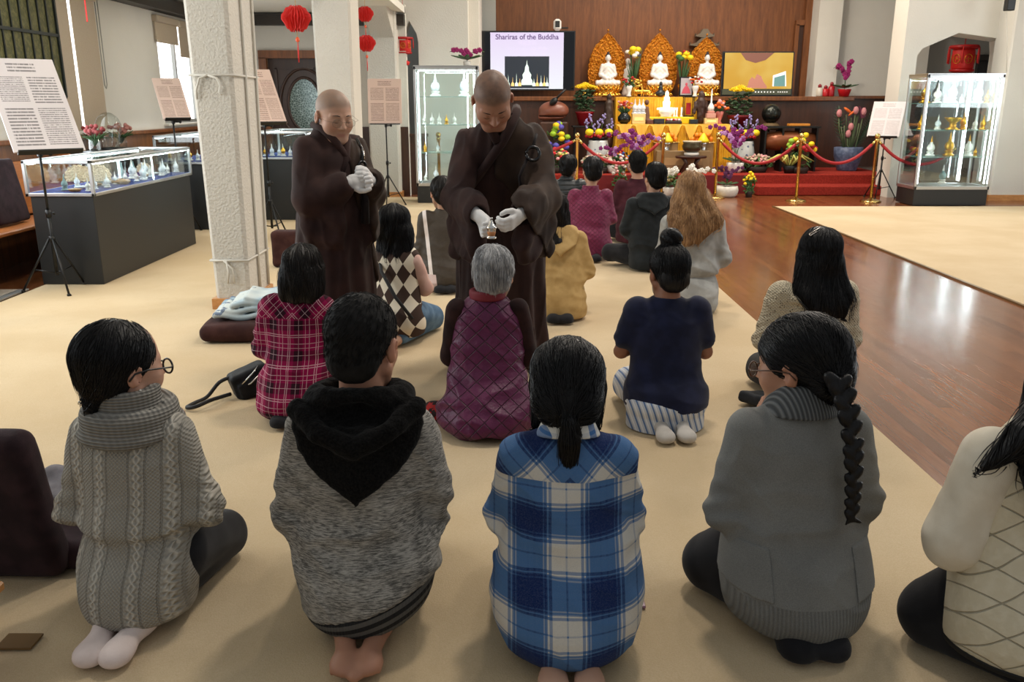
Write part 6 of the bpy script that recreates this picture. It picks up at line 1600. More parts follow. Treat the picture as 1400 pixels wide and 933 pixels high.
# right tower case
r, w, zt, zs = tower_case(1247, 1349, 103, 281, 12.95, .62, 'tall lit glass cabinet full of gold and crystal reliquaries under the red palace lantern', zb=.24)
cx_ = r.location.x; RYc = 12.95 + .31
for (dx, k, hh, mm) in ((-.42, 3, .34, M_gold), (-.24, 3, .30, M_marb), (.0, 3, .38, M_cryst), (.36, 3, .36, M_marb), (-.1, 3, .14, M_cryst), (.12, 3, .14, M_cryst), (.5, 3, .2, M_gold), (-.44, 2, .22, M_gold), (-.18, 2, .22, M_cryst), (.2, 2, .26, M_gold), (.38, 2, .2, M_marb), (.5, 2, .22, M_gold), (-.42, 1, .2, M_gold), (-.24, 1, .30, M_marb), (.06, 1, .36, M_gold), (.33, 1, .32, M_marb), (.44, 1, .14, M_gold), (.02, 0, .28, M_teal)):
    stupa((cx_ + dx, RYc + (.0 if abs(dx) > .1 else .05), zs[k] + .019), hh, mm, mm if mm is M_gold else M_marb, '%s reliquary on the %s of the right-hand glass cabinet, %s' % (('white', 'clear', 'gold', 'jade-coloured')[1 if mm is M_cryst else 2 if mm is M_gold else 3 if mm is M_teal else 0], ('cabinet floor', 'lower shelf', 'middle shelf', 'top shelf')[k], 'far left' if dx < -.3 else 'left of centre' if dx < -.15 else 'centre left' if dx < -.05 else 'middle' if dx < .08 else 'centre right' if dx < .25 else 'right' if dx < .4 else 'far right'), 'reliquaries in the right-hand cabinet', gold=M_gold if k == 1 else None)
b = thing('gold_bowl', 'wide gilded bowl with dark opening on the middle shelf of the right-hand cabinet', 'bowl', (cx_ + .02, RYc - .05, zs[2] + .019))
MB().lathe([(.10, 0), (.11, .01), (.05, .04), (.05, .10), (.12, .16), (.13, .18), (.11, .17)], n=18).build('bowl_body', M_gold, b)

# ------------------------------------------------------------------ pews, cushions, bags at the left
def bench(loc, L, rz, label):
    r = thing('wooden_pew', label, 'bench', loc, rz)
    MB().box((0, 0, .44), (L, .42, .035), bev=.008).build('seat', M_oakbench, r)
    b = MB().box((0, .22, .72), (L, .035, .50), bev=.01).build('backrest', M_oakbench, r); b.rotation_euler = (0, 0, 0)
    for s in (-1, 1):
        t = MB(); poly = [(-.22, 0), (.26, 0), (.27, .98), (.20, 1.02), (.10, .96), (.05, .62), (-.16, .60), (-.24, .56), (-.22, .42), (-.14, .25)]
        t.prism(poly, s * L / 2 - .02, s * L / 2 + .02, 'yz'); t.build('end_panel', M_oakbench, r)
    return r
bench((-4.42, 6.75, .0), 4.6, R(90), 'long light oak pew against the left wall behind the flat showcase')
M_cush = m_weave('dark_plum_fabric', s2l(38, 26, 30), s2l(52, 36, 40), 350, .9)
f_ = lambda p: rbox(p, (0, 0, .28), (.05, .24, .28), .03) + .003 * wn(p, 20, 2)
o = sculpt('seat_cushion', f_, (-.1, -.3, -.02), (.1, .3, .6), .012, M_cush); o.location = (-4.42, 7.6, .47); o.rotation_euler = (0, R(-10), R(0)); tag(o, 'dark square cushion leaning upright on the oak pew at the left edge', 'cushion')
# cushions near the pillar
cu = fl(318, 478); cz0 = .012
def zabuton(name, loc, dims, rz, label, mat, grp=None):
    f = lambda p: rbox(p, (0, 0, dims[2] / 2), (dims[0] / 2, dims[1] / 2, dims[2] / 2), dims[2] * .45) + .010 * ((p[:, 0] / dims[0] * 2) ** 2 * (p[:, 1] / dims[1] * 2) ** 2) + .003 * wn(p, 18, 2)
    o = sculpt(name, f, (-dims[0] / 2 - .03, -dims[1] / 2 - .03, -.02), (dims[0] / 2 + .03, dims[1] / 2 + .03, dims[2] + .03), .01, mat); o.location = loc; o.rotation_euler = (0, 0, rz); return tag(o, label, 'cushion', grp)
M_zab = m_weave('brown_cushion_cloth', s2l(52, 30, 28), s2l(68, 42, 38), 300, .9)
zabuton('floor_cushion', (cu[0] + .12, cu[1] + .42, .012), (.78, .66, .12), R(4), 'flat dark brown floor cushion with a folded pale blanket on it', M_zab)
def blanket(p):
    d = None
    for i, (cx, cz, w, l) in enumerate(((-.05, .02, .26, .22), (-.02, .055, .24, .21), (.02, .09, .22, .20), (.06, .12, .17, .19))):
        q = p - A3(cx, 0, cz); q[:, 2] -= .012 * np.sin(q[:, 0] * 22 + i * 2) ; e = rbox(q, (0, 0, 0), (w, l, .019), .018); d = e if d is None else np.minimum(d, e)
    return d + .003 * wn(p, 26, 3)
m = Mat('pale_blue_blanket'); x, y, z = m.xyz(); n = m.noise(7, 3, dist=1.5); ink = n.gt(.58) * m.noise(24, 3).gt(.46); mbl = m.set(m.mix(ink * .8, m.mix(m.noise(3, 2).ss(.4, .6), s2l(196, 204, 202), s2l(150, 172, 184)), s2l(62, 84, 118)), .9, bump=m.noise(200, 2), bs=.3, bd=.003)
o = sculpt('folded_blanket', blanket, (-.38, -.28, -.02), (.38, .28, .18), .008, mbl); o.location = (cu[0] + .10, cu[1] + .44, .14); o.rotation_euler = (0, 0, R(8)); tag(o, 'folded pale blue patterned blanket lying on the dark brown cushion', 'blanket')
o = sculpt('floor_cushion', lambda p: rbox(p, (0, 0, .17), (.16, .09, .17), .04) + .003 * wn(p, 18, 2), (-.2, -.14, -.02), (.2, .14, .38), .01, M_zab); o.location = (at(397, 340, 8.0)[0], 8.0, .012); tag(o, 'upright dark brown cushion standing on the carpet between the near pillar and the nun', 'cushion')
# black backpack
def bag(p):
    d = rbox(p, (0, 0, .09), (.12, .075, .085), .03, rotm(0, R(-18), 0)); d = sm(d, rbox(p, (.0, -.05, .07), (.09, .05, .055), .02, rotm(0, R(-18), 0)), .015); return d + .004 * wn(p, 24, 3)
bx_, by_ = fl(340, 552); r = thing('black_bag', 'small black shoulder bag with silver zips on the carpet beside the magenta shirt', 'bag', (bx_ - .02, by_ + .12, .012), R(30), scale=.85)
sculpt('bag_body', bag, (-.2, -.15, 0), (.2, .15, .24), .008, m_weave('black_nylon', s2l(20, 21, 23), s2l(32, 33, 36), 400, .6), r)
t = MB(); t.tube([(-.10, -.06, .06), (-.02, -.10, .10), (.05, -.09, .15), (.09, -.05, .18)], .005, 6); t.build('zip', M_silver, r)
t = MB(); t.tube([(-.07, -.09, .10), (.0, -.09, .16), (.04, -.06, .19)], .005, 6); t.build('zip', M_silver, r)
t = MB(); pts = [(-.10, .0, .13), (-.18, .02, .10), (-.26, .02, .02), (-.34, -.03, .012), (-.40, -.10, .014), (-.36, -.16, .03), (-.27, -.12, .04), (-.20, -.06, .03), (-.13, -.03, .03)]
t.tube([tuple(v) for v in smooth_secs([(i, *p) for i, p in enumerate(pts)], 40)[:, 1:]], .012, 6); t.build('shoulder_strap', plain('black_webbing', s2l(20, 20, 22), .7), r)
# lower-left corner: floor chair cushion with coat
e = fl(62, 822); r = thing('floor_chair', 'dark plum padded backrest cushion standing upright at the left edge', 'cushion', (e[0] - .23, e[1] + .1, .012), R(-2))
sculpt('back_pad', lambda p: rbox(p, (0, 0, .27), (.24, .055, .27), .045, rotm(R(12), 0, 0)) + .003 * wn(p, 16, 2), (-.3, -.2, -.03), (.3, .25, .62), .01, M_cush, r)
sculpt('seat_pad', lambda p: rbox(p, (.05, .33, .05), (.26, .28, .05), .04) + .003 * wn(p, 16, 2), (-.3, 0, -.02), (.4, .7, .14), .01, M_cush, r)
o = sculpt('folded_coat', lambda p: sm(rbox(p, (0, 0, .045), (.17, .13, .045), .04), rc(p, (-.14, .06, .07), (.13, -.07, .06), .05, .045), .03) + .010 * wn(p, (22, 14, 22), 3), (-.3, -.25, -.02), (.3, .25, .18), .008, m_weave('grey_fleece', s2l(96, 92, 96), s2l(120, 116, 120), 120)); o.location = (e[0] - .06, e[1] + .45, .115); tag(o, 'crumpled grey fleece lying on the seat cushion beside the cable-knit woman', 'coat')
m = Mat('patterned_scarf'); v = m.vor(40, out=0).lt(.35); ms = m.set(m.mix(v, s2l(48, 30, 22), s2l(176, 138, 96)), .8)
o = sculpt('patterned_scarf', lambda p: rbox(p, (0, 0, .02), (.12, .10, .02), .018) + .006 * wn(p, 22, 2), (-.2, -.2, -.02), (.2, .2, .08), .008, ms); o.location = (e[0] + .0, e[1] + .62, .115); tag(o, 'brown patterned scarf at the edge of the left seat cushion', 'scarf')
fx_, fy_ = fl(2, 925); t = MB(); t.tube([(0, 0, .0), (-.03, 0, .28)], [.016, .02], 10); t.box((-.15, .05, .29), (.3, .3, .03), bev=.006)
r = thing('wooden_stool', 'orange wooden stool leg just inside the lower left corner', 'stool', (fx_ - .035, fy_ - .03, .0))
MB().tube([(0, 0, .0), (-.035, 0, .16)], [.014, .018], 10).build('leg', M_pine, r); MB().box((-.18, .06, .17), (.3, .3, .03), bev=.006).build('seat', M_pine, r)
o = MB().box((0, 0, .006), (.10, .07, .006)).build('floor_tile', plain('brown_print', s2l(112, 84, 44), .6)); o.location = (fx_ - .02, fy_ + .13, .012); tag(o, 'small brown printed mat on the carpet near the lower left corner', 'mat')
o = MB().box((0, 0, .005), (.07, .15, .01), bev=.003).build('mobile_phone', plain('phone_case', s2l(150, 110, 130), .3)); px_, py_ = fl(870, 850); o.location = (px_, py_ + .12, .012); tag(o, 'pinkish phone on the carpet at the right hip of the blue flannel shirt', 'phone')
# power plant table by the wall: glass dome vases with flowers
r = thing('side_table', 'low black table with flower vases against the left wall wainscot', 'table', (-4.48, 9.78, .0)); MB().box((0, 0, .98), (.5, 1.1, .04), bev=.006).build('table_top', M_black, r)
for sy in (-.48, .48): MB().box((0, sy, .48), (.4, .05, .96)).build('leg', M_black, r)
for (dx, dy, c, lb_) in ((0, -.28, s2l(140, 60, 60), 'dull red'), (.02, .22, s2l(170, 110, 100), 'salmon')):
    v = thing('flower_vase', 'glass vase of %s flowers on the black side table by the wainscot' % lb_, 'flowers', (-4.48 + dx, 9.78 + dy * 1.2, 1.0))
    MB().lathe([(.05, 0), (.06, .02), (.055, .12), (.045, .13)], n=14).build('vase', M_glass, v)
    t = MB(); g = MB(); rg = random.Random(int(dy * 100))
    for i in range(26): a = rg.random() * 6.28; q = rg.random() * .12; t.sph((q * math.cos(a), q * math.sin(a), .18 + rg.random() * .08), .024, 6, 5)
    for i in range(24): a = rg.random() * 6.28; g.tube([(0, 0, .05), (.06 * math.cos(a), .06 * math.sin(a), .14), (.14 * math.cos(a), .14 * math.sin(a), .12 + rg.random() * .08)], [.003, .012, .002], 4)
    t.build('blossoms', plain('vase_blossom', c, .7), v); g.build('leaves', plain('leaf_green', s2l(52, 84, 44), .6), v)
dm = thing('glass_dome', 'clear round glass dome between the flower vases on the side table', 'glass dome', (-4.45, 9.74, 1.0)); MB().lathe([(.10, .0), (.10, .02)], n=20).build('base', M_black, dm)
MB().lathe([(.09, .02), (.10, .1), (.13, .18), (.14, .26), (.11, .34), (.05, .39), (.003, .40)], n=24).build('globe', M_glass, dm)

# ------------------------------------------------------------------ ropes on the near pillar, wall panel
M_cord = plain('white_cord', s2l(206, 202, 192), .8)
def pcord(px, py):                                  # height on the pillar front
    return at(px, py, P1Y0)[2]
for nm, py, lab in (('pillar_cord', 103, 'thin white cord tied round the near pillar high up, knotted in front'), ('pillar_cord', 356, 'thin white cord tied round the near pillar low down with loose ends')):
    z = pcord(320, py); w_ = 1 + .22 * z / 2.6; cx, cy = (P1X0 + P1X1) / 2, (P1Y0 + P1Y1) / 2; hx = (P1X1 - P1X0) / 2 * w_ + .008; hy = (P1Y1 - P1Y0) / 2 * w_ + .008
    r = thing(nm, lab, 'cord', (cx, cy, z)); t = MB(); t.tube([(-hx, -hy, 0), (hx, -hy, 0.0), (hx, hy, 0), (-hx, hy, 0), (-hx, -hy, 0)], .008, 6); t.build('loop', M_cord, r)
    t = MB(); k = -.02
    if py < 200: t.tube([(k, -hy - .005, 0), (k - .06, -hy - .012, -.02), (k - .09, -hy - .01, -.10), (k - .09, -hy - .008, -.16)], .008, 6); t.tube([(k, -hy - .005, 0), (k + .06, -hy - .012, -.02), (k + .085, -hy - .01, -.07), (k + .07, -hy - .01, -.115), (k + .09, -hy - .01, -.13)], .009, 6)
    else: t.tube([(k, -hy - .005, 0), (k + .015, -hy - .015, -.08), (k + .0, -hy - .01, -.17)], .008, 6); t.tube([(k - .02, -hy - .005, 0), (k + .045, -hy - .015, -.06), (k + .05, -hy - .01, -.17)], .006, 6)
    t.build('tie_ends', M_cord, r)
zt_ = 3.2; t = MB()
for i in range(2):
    pts = []
    for k in range(9):
        z = .1 + 3.1 * k / 8; w_ = 1 + .22 * z / 2.6; cx, cy = (P1X0 + P1X1) / 2, (P1Y0 + P1Y1) / 2
        pts.append((cx + (P1X1 - P1X0) / 2 * w_ + .012, cy + (P1Y1 - P1Y0) / 2 * w_ * (-.1 + i * .9), z))
    t = MB(); t.tube(pts, .010, 6); tag(t.build('wall_cable', M_cord), 'white cable running down the %s of the side face of the near pillar' % ('front half', 'rear edge')[i], 'cable')
# framed green sutra panel on the left wall
y_a, y_b = wy(0, 60)[0] - 1.2, wy(79, 100)[0]; z0 = wy(75, 133)[1]
r = thing('wall_panel', 'large framed green panel divided into tall strips on the left wall', 'wall art', (WX + .03, (y_a + y_b) / 2, 0)); L = y_b - y_a; zh = 2.9
m = Mat('olive_tablets'); n = m.noise(26, 3); mm_ = m.set(m.mix(n.ss(.4, .65), s2l(78, 78, 44), s2l(104, 100, 60)), .6, bump=m.vor(50), bs=.3)
MB().box((0, 0, (z0 + zh) / 2), (.03, L, zh - z0)).build('panel', mm_, r)
t = MB()
for k in range(int(L / .17) + 1): t.box((.02, L / 2 - k * .17, (z0 + zh) / 2), (.02, .018, zh - z0))
zz = z0
for z_ in (z0, z0 + .62, z0 + 1.24): t.box((.022, 0, z_), (.03, L, .03))
for s in (-1, 1): t.box((.022, s * L / 2, (z0 + zh) / 2), (.03, .03, zh - z0))
t.build('frame', plain('dark_green_frame', s2l(26, 34, 32), .5), r)
# ------------------------------------------------------------------ sanctuary: screens, statues, altar
def P3(px, py, Y): return Vector(at(px, py, Y))
LEDGE = LZ
def tv(px0, px1, pyt, pyb, Y, label, screen, lean=0):
    a, b = at(px0, pyb, Y), at(px1, pyt, Y); w = b[0] - a[0]; h = b[2] - a[2]
    r = thing('television', label, 'television', ((a[0] + b[0]) / 2, Y, a[2]), rot=(R(-lean), 0, 0))
    MB().box((0, .03, h / 2), (w, .05, h), bev=.008).build('casing', M_black, r)
    return r, w, h
r, TW, THh = tv(655, 787, 42, 124, 16.45, 'large television with a presentation slide on the ledge left of the statues', None)
M_txt = plain('slide_text', s2l(70, 48, 96), .6, emit=s2l(70, 48, 96), es=.9)
ms = Mat('slide_background'); z = ms.xyz('Generated')[2]; cc = ms.mix(z, s2l(244, 246, 252), s2l(232, 216, 246)); mslide = ms.set((.02, .02, .02), .3, emit=cc, es=1.0)
k = TW / 132.0
MB().box((0, .002, THh / 2), (TW - .04, .004, THh - .04)).build('screen', plain('dark_screen', s2l(10, 12, 16), .1, emit=s2l(8, 10, 14), es=.5), r)
MB().box((0, -.003, THh / 2), (100 * k, .004, THh - .06)).build('slide', mslide, r)
def text(s, loc, size, m, parent, rot=(PI / 2, 0, 0), name='lettering', w=None, bold=0):
    c = bpy.data.curves.new(name, 'FONT'); c.body = s; c.size = size; c.align_x = 'CENTER'; c.align_y = 'CENTER'; c.extrude = .0006; c.offset = bold
    o = bpy.data.objects.new(name, c); COL.objects.link(o); o.data.materials.append(m); o.location = loc; o.rotation_euler = rot; o.parent = parent
    bpy.context.view_layer.update(); me = bpy.data.meshes.new_from_object(o.evaluated_get(bpy.context.evaluated_depsgraph_get())); q = bpy.data.objects.new(name, me); COL.objects.link(q); q.location = loc; q.rotation_euler = rot; q.parent = parent; bpy.data.objects.remove(o); return q
text('Shariras of the Buddha', (-.0, -.008, THh - .11), .125, M_txt, r, bold=.002)
M_txt2 = plain('pale_slide_text', s2l(178, 170, 200), .6, emit=s2l(186, 178, 206), es=.9)
text('佛祖舍利', (0, -.008, THh - .22), .085, M_txt2, r)
text('Xá Lợi của Đức Phật', (0, -.008, THh - .31), .085, M_txt2, r)
text('석가모니 부처님 사리', (0, -.008, THh - .40), .075, M_txt2, r)
MB().box((0, -.006, .32), (61 * k, .004, .56)).build('slide_picture', plain('slide_photo', s2l(26, 34, 44), .5, emit=s2l(26, 34, 44), es=.8), r)
mp_ = plain('slide_stupa', s2l(214, 232, 224), .4, emit=s2l(196, 220, 210), es=.9); mg_ = plain('slide_gold', s2l(226, 190, 120), .4, emit=s2l(226, 190, 120), es=.8)
t = MB(); t.prism([(-.10, .10), (.10, .10), (.10, .18), (.07, .22), (.08, .28), (.04, .34), (.03, .42), (.008, .46), (0, .54), (-.008, .46), (-.03, .42), (-.04, .34), (-.08, .28), (-.07, .22), (-.10, .18)], -.012, -.008); t.build('pictured_stupa', mp_, r)
for i, (dx, hh) in enumerate(((-.34, .22), (-.26, .16), (-.19, .24), (-.13, .14), (.13, .14), (.19, .22), (.26, .20), (.32, .20), (.37, .16))):
    MB().prism([(dx - .03, .08), (dx + .03, .08), (dx + .025, .13), (dx + .006, .15), (dx, .08 + hh), (dx - .006, .15), (dx - .025, .13)], -.012, -.008).build('pictured_stupa', mg_ if i % 2 else mp_, r)
cm = thing('camera', 'small white camera standing on top of the slide television', 'camera', (P3(762, 42, 16.45)[0], 16.47, P3(762, 42, 16.45)[2]))
MB().box((0, 0, .10), (.14, .12, .20), bev=.04).build('camera_body', M_white, cm); MB().box((0, -.062, .11), (.08, .006, .11), bev=.01).build('lens', M_black, cm); MB().box((.12, .02, .05), (.16, .04, .03), bev=.01).build('bracket', M_beam, cm)
# right screen
r, TW, THh = tv(985, 1088, 70, 132, 16.35, 'television showing hands and a phone on yellow, right of the statues', None, 3)
MB().box((0, .002, THh / 2), (TW - .04, .004, THh - .04)).build('screen', plain('dark_screen', s2l(10, 12, 16), .1, emit=s2l(8, 10, 14), es=.5), r)
my = Mat('yellow_photo'); x, y, z = my.xyz('Generated'); sw = my.noise(1.6, 2).ss(.35, .7); cy = my.mix(sw, s2l(216, 160, 36), s2l(228, 188, 84)); my_ = my.set((.02, .02, .02), .3, emit=cy, es=1.0)
MB().box((.01, -.003, THh * .57), (TW - .07, .004, THh * .80)).build('picture', my_, r)
mh_ = plain('pictured_hand', s2l(176, 120, 104), .5, emit=s2l(140, 84, 70), es=.6); mh2 = plain('pictured_hand_shade', s2l(110, 70, 60), .5, emit=s2l(116, 76, 60), es=.6)
ex, ez = TW / 103, THh / 62
t = MB(); t.prism([(q[0] * ex, q[1] * ez) for q in ((-14, 12), (-12, 22), (-8, 27), (-4, 24), (-1, 31), (5, 28), (9, 20), (14, 14), (14, 11))], -.012, -.008); t.build('pictured_hand', mh_, r)
t = MB(); t.prism([(q[0] * ex, q[1] * ez) for q in ((-26, 60), (-18, 50), (-4, 46), (10, 50), (22, 60))], -.012, -.008); t.build('pictured_fingers', mh2, r)
t = MB(); t.prism([(q[0] * ex, q[1] * ez) for q in ((22, 14), (22, 29), (40, 35), (42, 14))], -.014, -.009); t.build('pictured_phone', plain('pictured_phone', s2l(214, 218, 220), .4, emit=s2l(206, 210, 214), es=.7), r)
t = MB(); t.prism([(q[0] * ex, q[1] * ez) for q in ((24, 14), (24, 26), (39, 30), (40, 14))], -.018, -.015); t.build('pictured_screen', plain('pictured_screen', s2l(90, 130, 130), .4, emit=s2l(96, 136, 132), es=.6), r)
MB().box((0, -.006, THh * .10), (TW - .05, .004, THh * .12)).build('menu_bar', plain('menu_bar', s2l(60, 62, 48), .4, emit=s2l(70, 72, 50), es=.5), r)
t = MB()
for i in range(7): t.box((-.02 + i * .055, -.010, THh * .10), (.02, .003, .02))
for i in range(5): t.box((TW * .30 + i * .04, -.010, THh * .10), (.02, .003, .015))
t.build('menu_icons', plain('menu_icons', s2l(230, 230, 226), .4, emit=s2l(220, 220, 216), es=.8), r)

# ---- gold aureoles, lotus thrones and white seated buddhas
M_aur = Mat('gilded_relief'); v = M_aur.vor(34); n = M_aur.noise(50, 3); M_aur = M_aur.set(M_aur.mix((v * .7 + n * .5).ss(.15, .6), s2l(250, 190, 62), s2l(196, 120, 26)), .35, .55, bump=(1.0 - v) + n, bs=1.0, bd=.02)
M_goldp = plain('bright_gold', s2l(238, 184, 78), .25, .9)
M_bud = plain('white_jade', s2l(232, 226, 220), .35); M_hairb = plain('blue_black_hair', s2l(34, 36, 48), .6)
def aureole():
    def f(p):
        k = p[:, 2]; w = np.interp(k, [0, .12, .35, .60, .80, .95, 1.06, 1.14, 1.2], [.22, .33, .40, .395, .34, .25, .15, .07, .0]).astype(np.float32)
        d = np.maximum(np.abs(p[:, 0]) - w, np.abs(p[:, 1]) - .03); d = np.maximum(d, -k); 
        edge = np.abs(np.abs(p[:, 0]) - w + .03) - .03; d = np.where((np.abs(p[:, 1]) < .07), sm(d, np.maximum(np.maximum(np.abs(edge) - .012, np.abs(p[:, 1] + .025) - .02), -k + .05), .01), d)
        for rr, zc_ in ((.20, .86), (.145, .86), (.30, .42)):
            q = np.sqrt(p[:, 0] ** 2 + (p[:, 2] - zc_) ** 2); d = sm(d, np.sqrt((q - rr) ** 2 + (p[:, 1] + .03) ** 2) - .012, .008)
        ang = np.arctan2(p[:, 2] - .55, p[:, 0]); q = np.sqrt(p[:, 0] ** 2 + (p[:, 2] - .55) ** 2)
        return d - .010 * (np.sin(ang * 22 + q * 30) * np.sin(q * 60)) * (p[:, 1] < 0)
    return f
def lotus():
    t = MB(); prof = [(.30, 0), (.31, .03), (.27, .05), (.24, .09), (.27, .13), (.25, .2), (.2, .22)]
    t.lathe(prof, n=28)
    for row, (z, r_, up, n) in enumerate(((.05, .28, -1, 16), (.14, .27, 1, 16), (.18, .25, 1, 16))):
        for i in range(n):
            a = 2 * PI * (i + row * .5) / n; c = (r_ * math.cos(a), r_ * math.sin(a), z); M_ = Matrix.Rotation(a, 3, 'Z') @ Matrix.Rotation(R(30 if up > 0 else 130), 3, 'Y'); t.sph(c, (.018, .045, .06), 6, 5, M_)
    return t
def buddha_f(p):
    d = loft(p, smooth_secs([(.02, 0, -.02, .27, .15), (.09, 0, -.02, .25, .14), (.15, 0, .0, .15, .10), (.28, 0, .0, .13, .085), (.38, 0, .0, .155, .085), (.44, 0, .0, .12, .065), (.47, 0, .0, .05, .045)], 20))
    for s in (-1, 1):
        d = sm(d, rc(p, (s * .14, 0, .41), (s * .185, -.01, .23), .045, .045), .03); d = sm(d, rc(p, (s * .185, -.01, .23), (s * .04, -.13, .15), .042, .03), .02)
        d = sm(d, rc(p, (s * .08, -.02, .07), (s * .26, -.08, .06), .07, .055), .02); d = sm(d, rc(p, (s * .25, -.09, .055), (-s * .06, -.15, .06), .05, .035), .015)
        d = np.minimum(d, el(p, (s * .062, 0, .56), (.010, .015, .035)))
    d = sm(d, rc(p, (0, 0, .45), (0, 0, .53), .036, .034), .01); d = sm(d, el(p, (0, -.005, .575), (.058, .062, .075)), .01)
    return d + .004 * np.sin(p[:, 2] * 70 + np.abs(p[:, 0]) * 55) * (p[:, 2] < .42)
def hair_b(p):
    d = el(p, (0, .012, .60), (.062, .064, .065)); d = smx(d, -el(p, (0, -.06, .55), (.05, .05, .06)), .005); d = sm(d, el(p, (0, .005, .67), (.03, .03, .028)), .01); return d + .002 * np.sin(p[:, 0] * 260) * np.sin(p[:, 2] * 260)
first = None
for i, (cx, pt, pb, lab) in enumerate(((830, 44, 128, 'left'), (900, 44, 130, 'centre'), (964, 50, 129, 'right'))):
    Y = 16.55; base = P3(cx, pb, Y); top = P3(cx, pt, Y)[2]; g = 'gilded aureoles and buddhas'
    wth = {'left': 'white seated buddha on a gold lotus throne, nearest the slide television', 'centre': 'white seated buddha on a gold lotus throne, middle of three', 'right': 'white seated buddha on a gold lotus throne, nearest the yellow-pictured screen'}[lab]
    r = thing('buddha_statue', wth, 'statue', (base[0], Y - .02, LEDGE), group='white seated buddhas')
    if first is None:
        o1 = sculpt('buddha_body', buddha_f, (-.34, -.24, 0), (.34, .2, .68), .011, M_bud, r, ); o1.location = (0, 0, .23)
        o2 = sculpt('hair', hair_b, (-.1, -.08, .5), (.1, .12, .72), .006, M_hairb, o1); o2.location = (0, 0, 0)
        o3 = lotus().build('lotus_throne', M_goldp, r); o1.scale = (.74, .85, .86); o1.location.z = .19; o3.scale = (.84, .84, .86); first = (o1, o2, o3)
    else:
        a = first[0].copy(); COL.objects.link(a); a.parent = r; b = first[1].copy(); COL.objects.link(b); b.parent = a; c = first[2].copy(); COL.objects.link(c); c.parent = r
    H_ = top - LEDGE
    if i == 0: o4 = sculpt('aureole', aureole(), (-.46, -.08, -.02), (.46, .07, 1.25), .012, M_aur, r); keep = o4
    else: o4 = keep.copy(); COL.objects.link(o4); o4.parent = r
    o4.location = (-.0, .18, .03); o4.scale = (.86, 1, (H_ - .03) / 1.2)
# wooden pagoda roof behind the right aureole
c = P3(964, 62, 16.8); r = thing('pagoda_model', 'small grey-brown pagoda roof model rising behind the right aureole', 'model', (c[0], 16.9, LEDGE)); hh = P3(964, 40, 16.8)[2] - LEDGE
t = MB(); t.box((0, 0, (hh - .2) / 2), (.12, .08, hh - .2)); t.build('pagoda_body', M_brn, r)
t = MB()
for (z, w) in ((hh - .26, .30), (hh - .10, .19)):
    t.prism([(-w * .85, z), (-w * .5, z + .03), (-w * .22, z + .11), (w * .22, z + .11), (w * .5, z + .03), (w * .85, z), (w * .88, z + .035), (w * .9, z - .02), (0, z - .05), (-w * .9, z - .02), (-w * .88, z + .035)], -.07, .07)
t.build('roof', plain('roof_tile', s2l(112, 98, 80), .7), r)
# standing guanyin behind, between the first two
c = P3(858, 100, 16.7); r = thing('standing_statue', 'slender pale standing figure between the left and centre aureoles', 'statue', (c[0], 16.72, LEDGE))
MB().lathe([(.09, 0), (.10, .05), (.07, .2), (.09, .4), (.07, .52), (.03, .56)], n=14).build('figure', M_bud, r); MB().sph((0, 0, .62), (.05, .05, .065)).build('head', M_bud, r)

# ---- altar tables
M_yel = Mat('yellow_altar_cloth'); M_yel = M_yel.set(M_yel.mix(M_yel.noise(8, 3).ss(.3, .7), s2l(206, 146, 14), s2l(226, 172, 30)), .5, bump=M_yel.noise(80, 2), bs=.2, sheen=.04)
M_yel2 = plain('bright_yellow_cloth', s2l(232, 200, 20), .5)
tl = P3(843, 170, 15.6); tr = P3(1000, 170, 15.6); TZ = tl[2]; w = tr[0] - tl[0]
r = thing('altar_table', 'long front altar table under a pleated golden yellow skirt with scallops', 'table', ((tl[0] + tr[0]) / 2, 15.85, ST))
hT = TZ - ST
MB().box((0, 0, hT - .015), (w, .5, .03), bev=.008).build('tabletop', M_yel, r)
def skirt(w, d, h, amp=.02, n=46, m=M_yel, name='cloth_skirt', parent=None, flare=.06):
    t = MB(); path = []; nn = n * 6
    def edge(a, b, k): return [(a[0] + (b[0] - a[0]) * i / k, a[1] + (b[1] - a[1]) * i / k) for i in range(k)]
    k1 = nn; k2 = max(8, int(nn * d / w))
    path = edge((-w / 2, d / 2), (-w / 2, -d / 2), k2) + edge((-w / 2, -d / 2), (w / 2, -d / 2), k1) + edge((w / 2, -d / 2), (w / 2, d / 2), k2) + [(w / 2, d / 2)]
    vs = []; R_ = 6
    for j in range(R_ + 1):
        f = j / R_
        for i, (x, y) in enumerate(path):
            nx, ny = (-1, 0) if i < k2 else ((0, -1) if i < k2 + k1 else (1, 0)); a = amp * (.3 + .7 * f) * math.sin(i * 2 * PI / 6 + .6 * math.sin(i * .31)) + flare * f
            vs.append((x + nx * a, y + ny * a, h * (1 - f)))
    L = len(path); fs = [(j * L + i, j * L + i + 1, (j + 1) * L + i + 1, (j + 1) * L + i) for j in range(R_) for i in range(L - 1)]
    t.add(vs, fs, True); return t.build(name, m, parent)
skirt(w, .5, hT - .01, parent=r)
t = MB(); nS = 7; sw_ = w / nS
for i in range(nS):
    x0 = -w / 2 + i * sw_; vs = []; fs = []; N = 12
    for j in range(N + 1):
        u = j / N; x = x0 + sw_ * u; dp = .26 * (1 - abs(u - .5) * 2) ** .8 + .02
        for q in range(4): f = q / 3; vs.append((x + (x0 + sw_ / 2 - x) * f * .25, -.290 - .035 * f - .006 * math.sin(u * 25), hT - .01 - dp * f))
    fs = [(j * 4 + q, j * 4 + q + 1, (j + 1) * 4 + q + 1, (j + 1) * 4 + q) for j in range(N) for q in range(3)]
    MB().add(vs, fs, True).build('swag', plain('amber_swag', s2l(226, 168, 52), .5), r)
ul = P3(843, 133, 16.0); ur = P3(956, 133, 16.0)
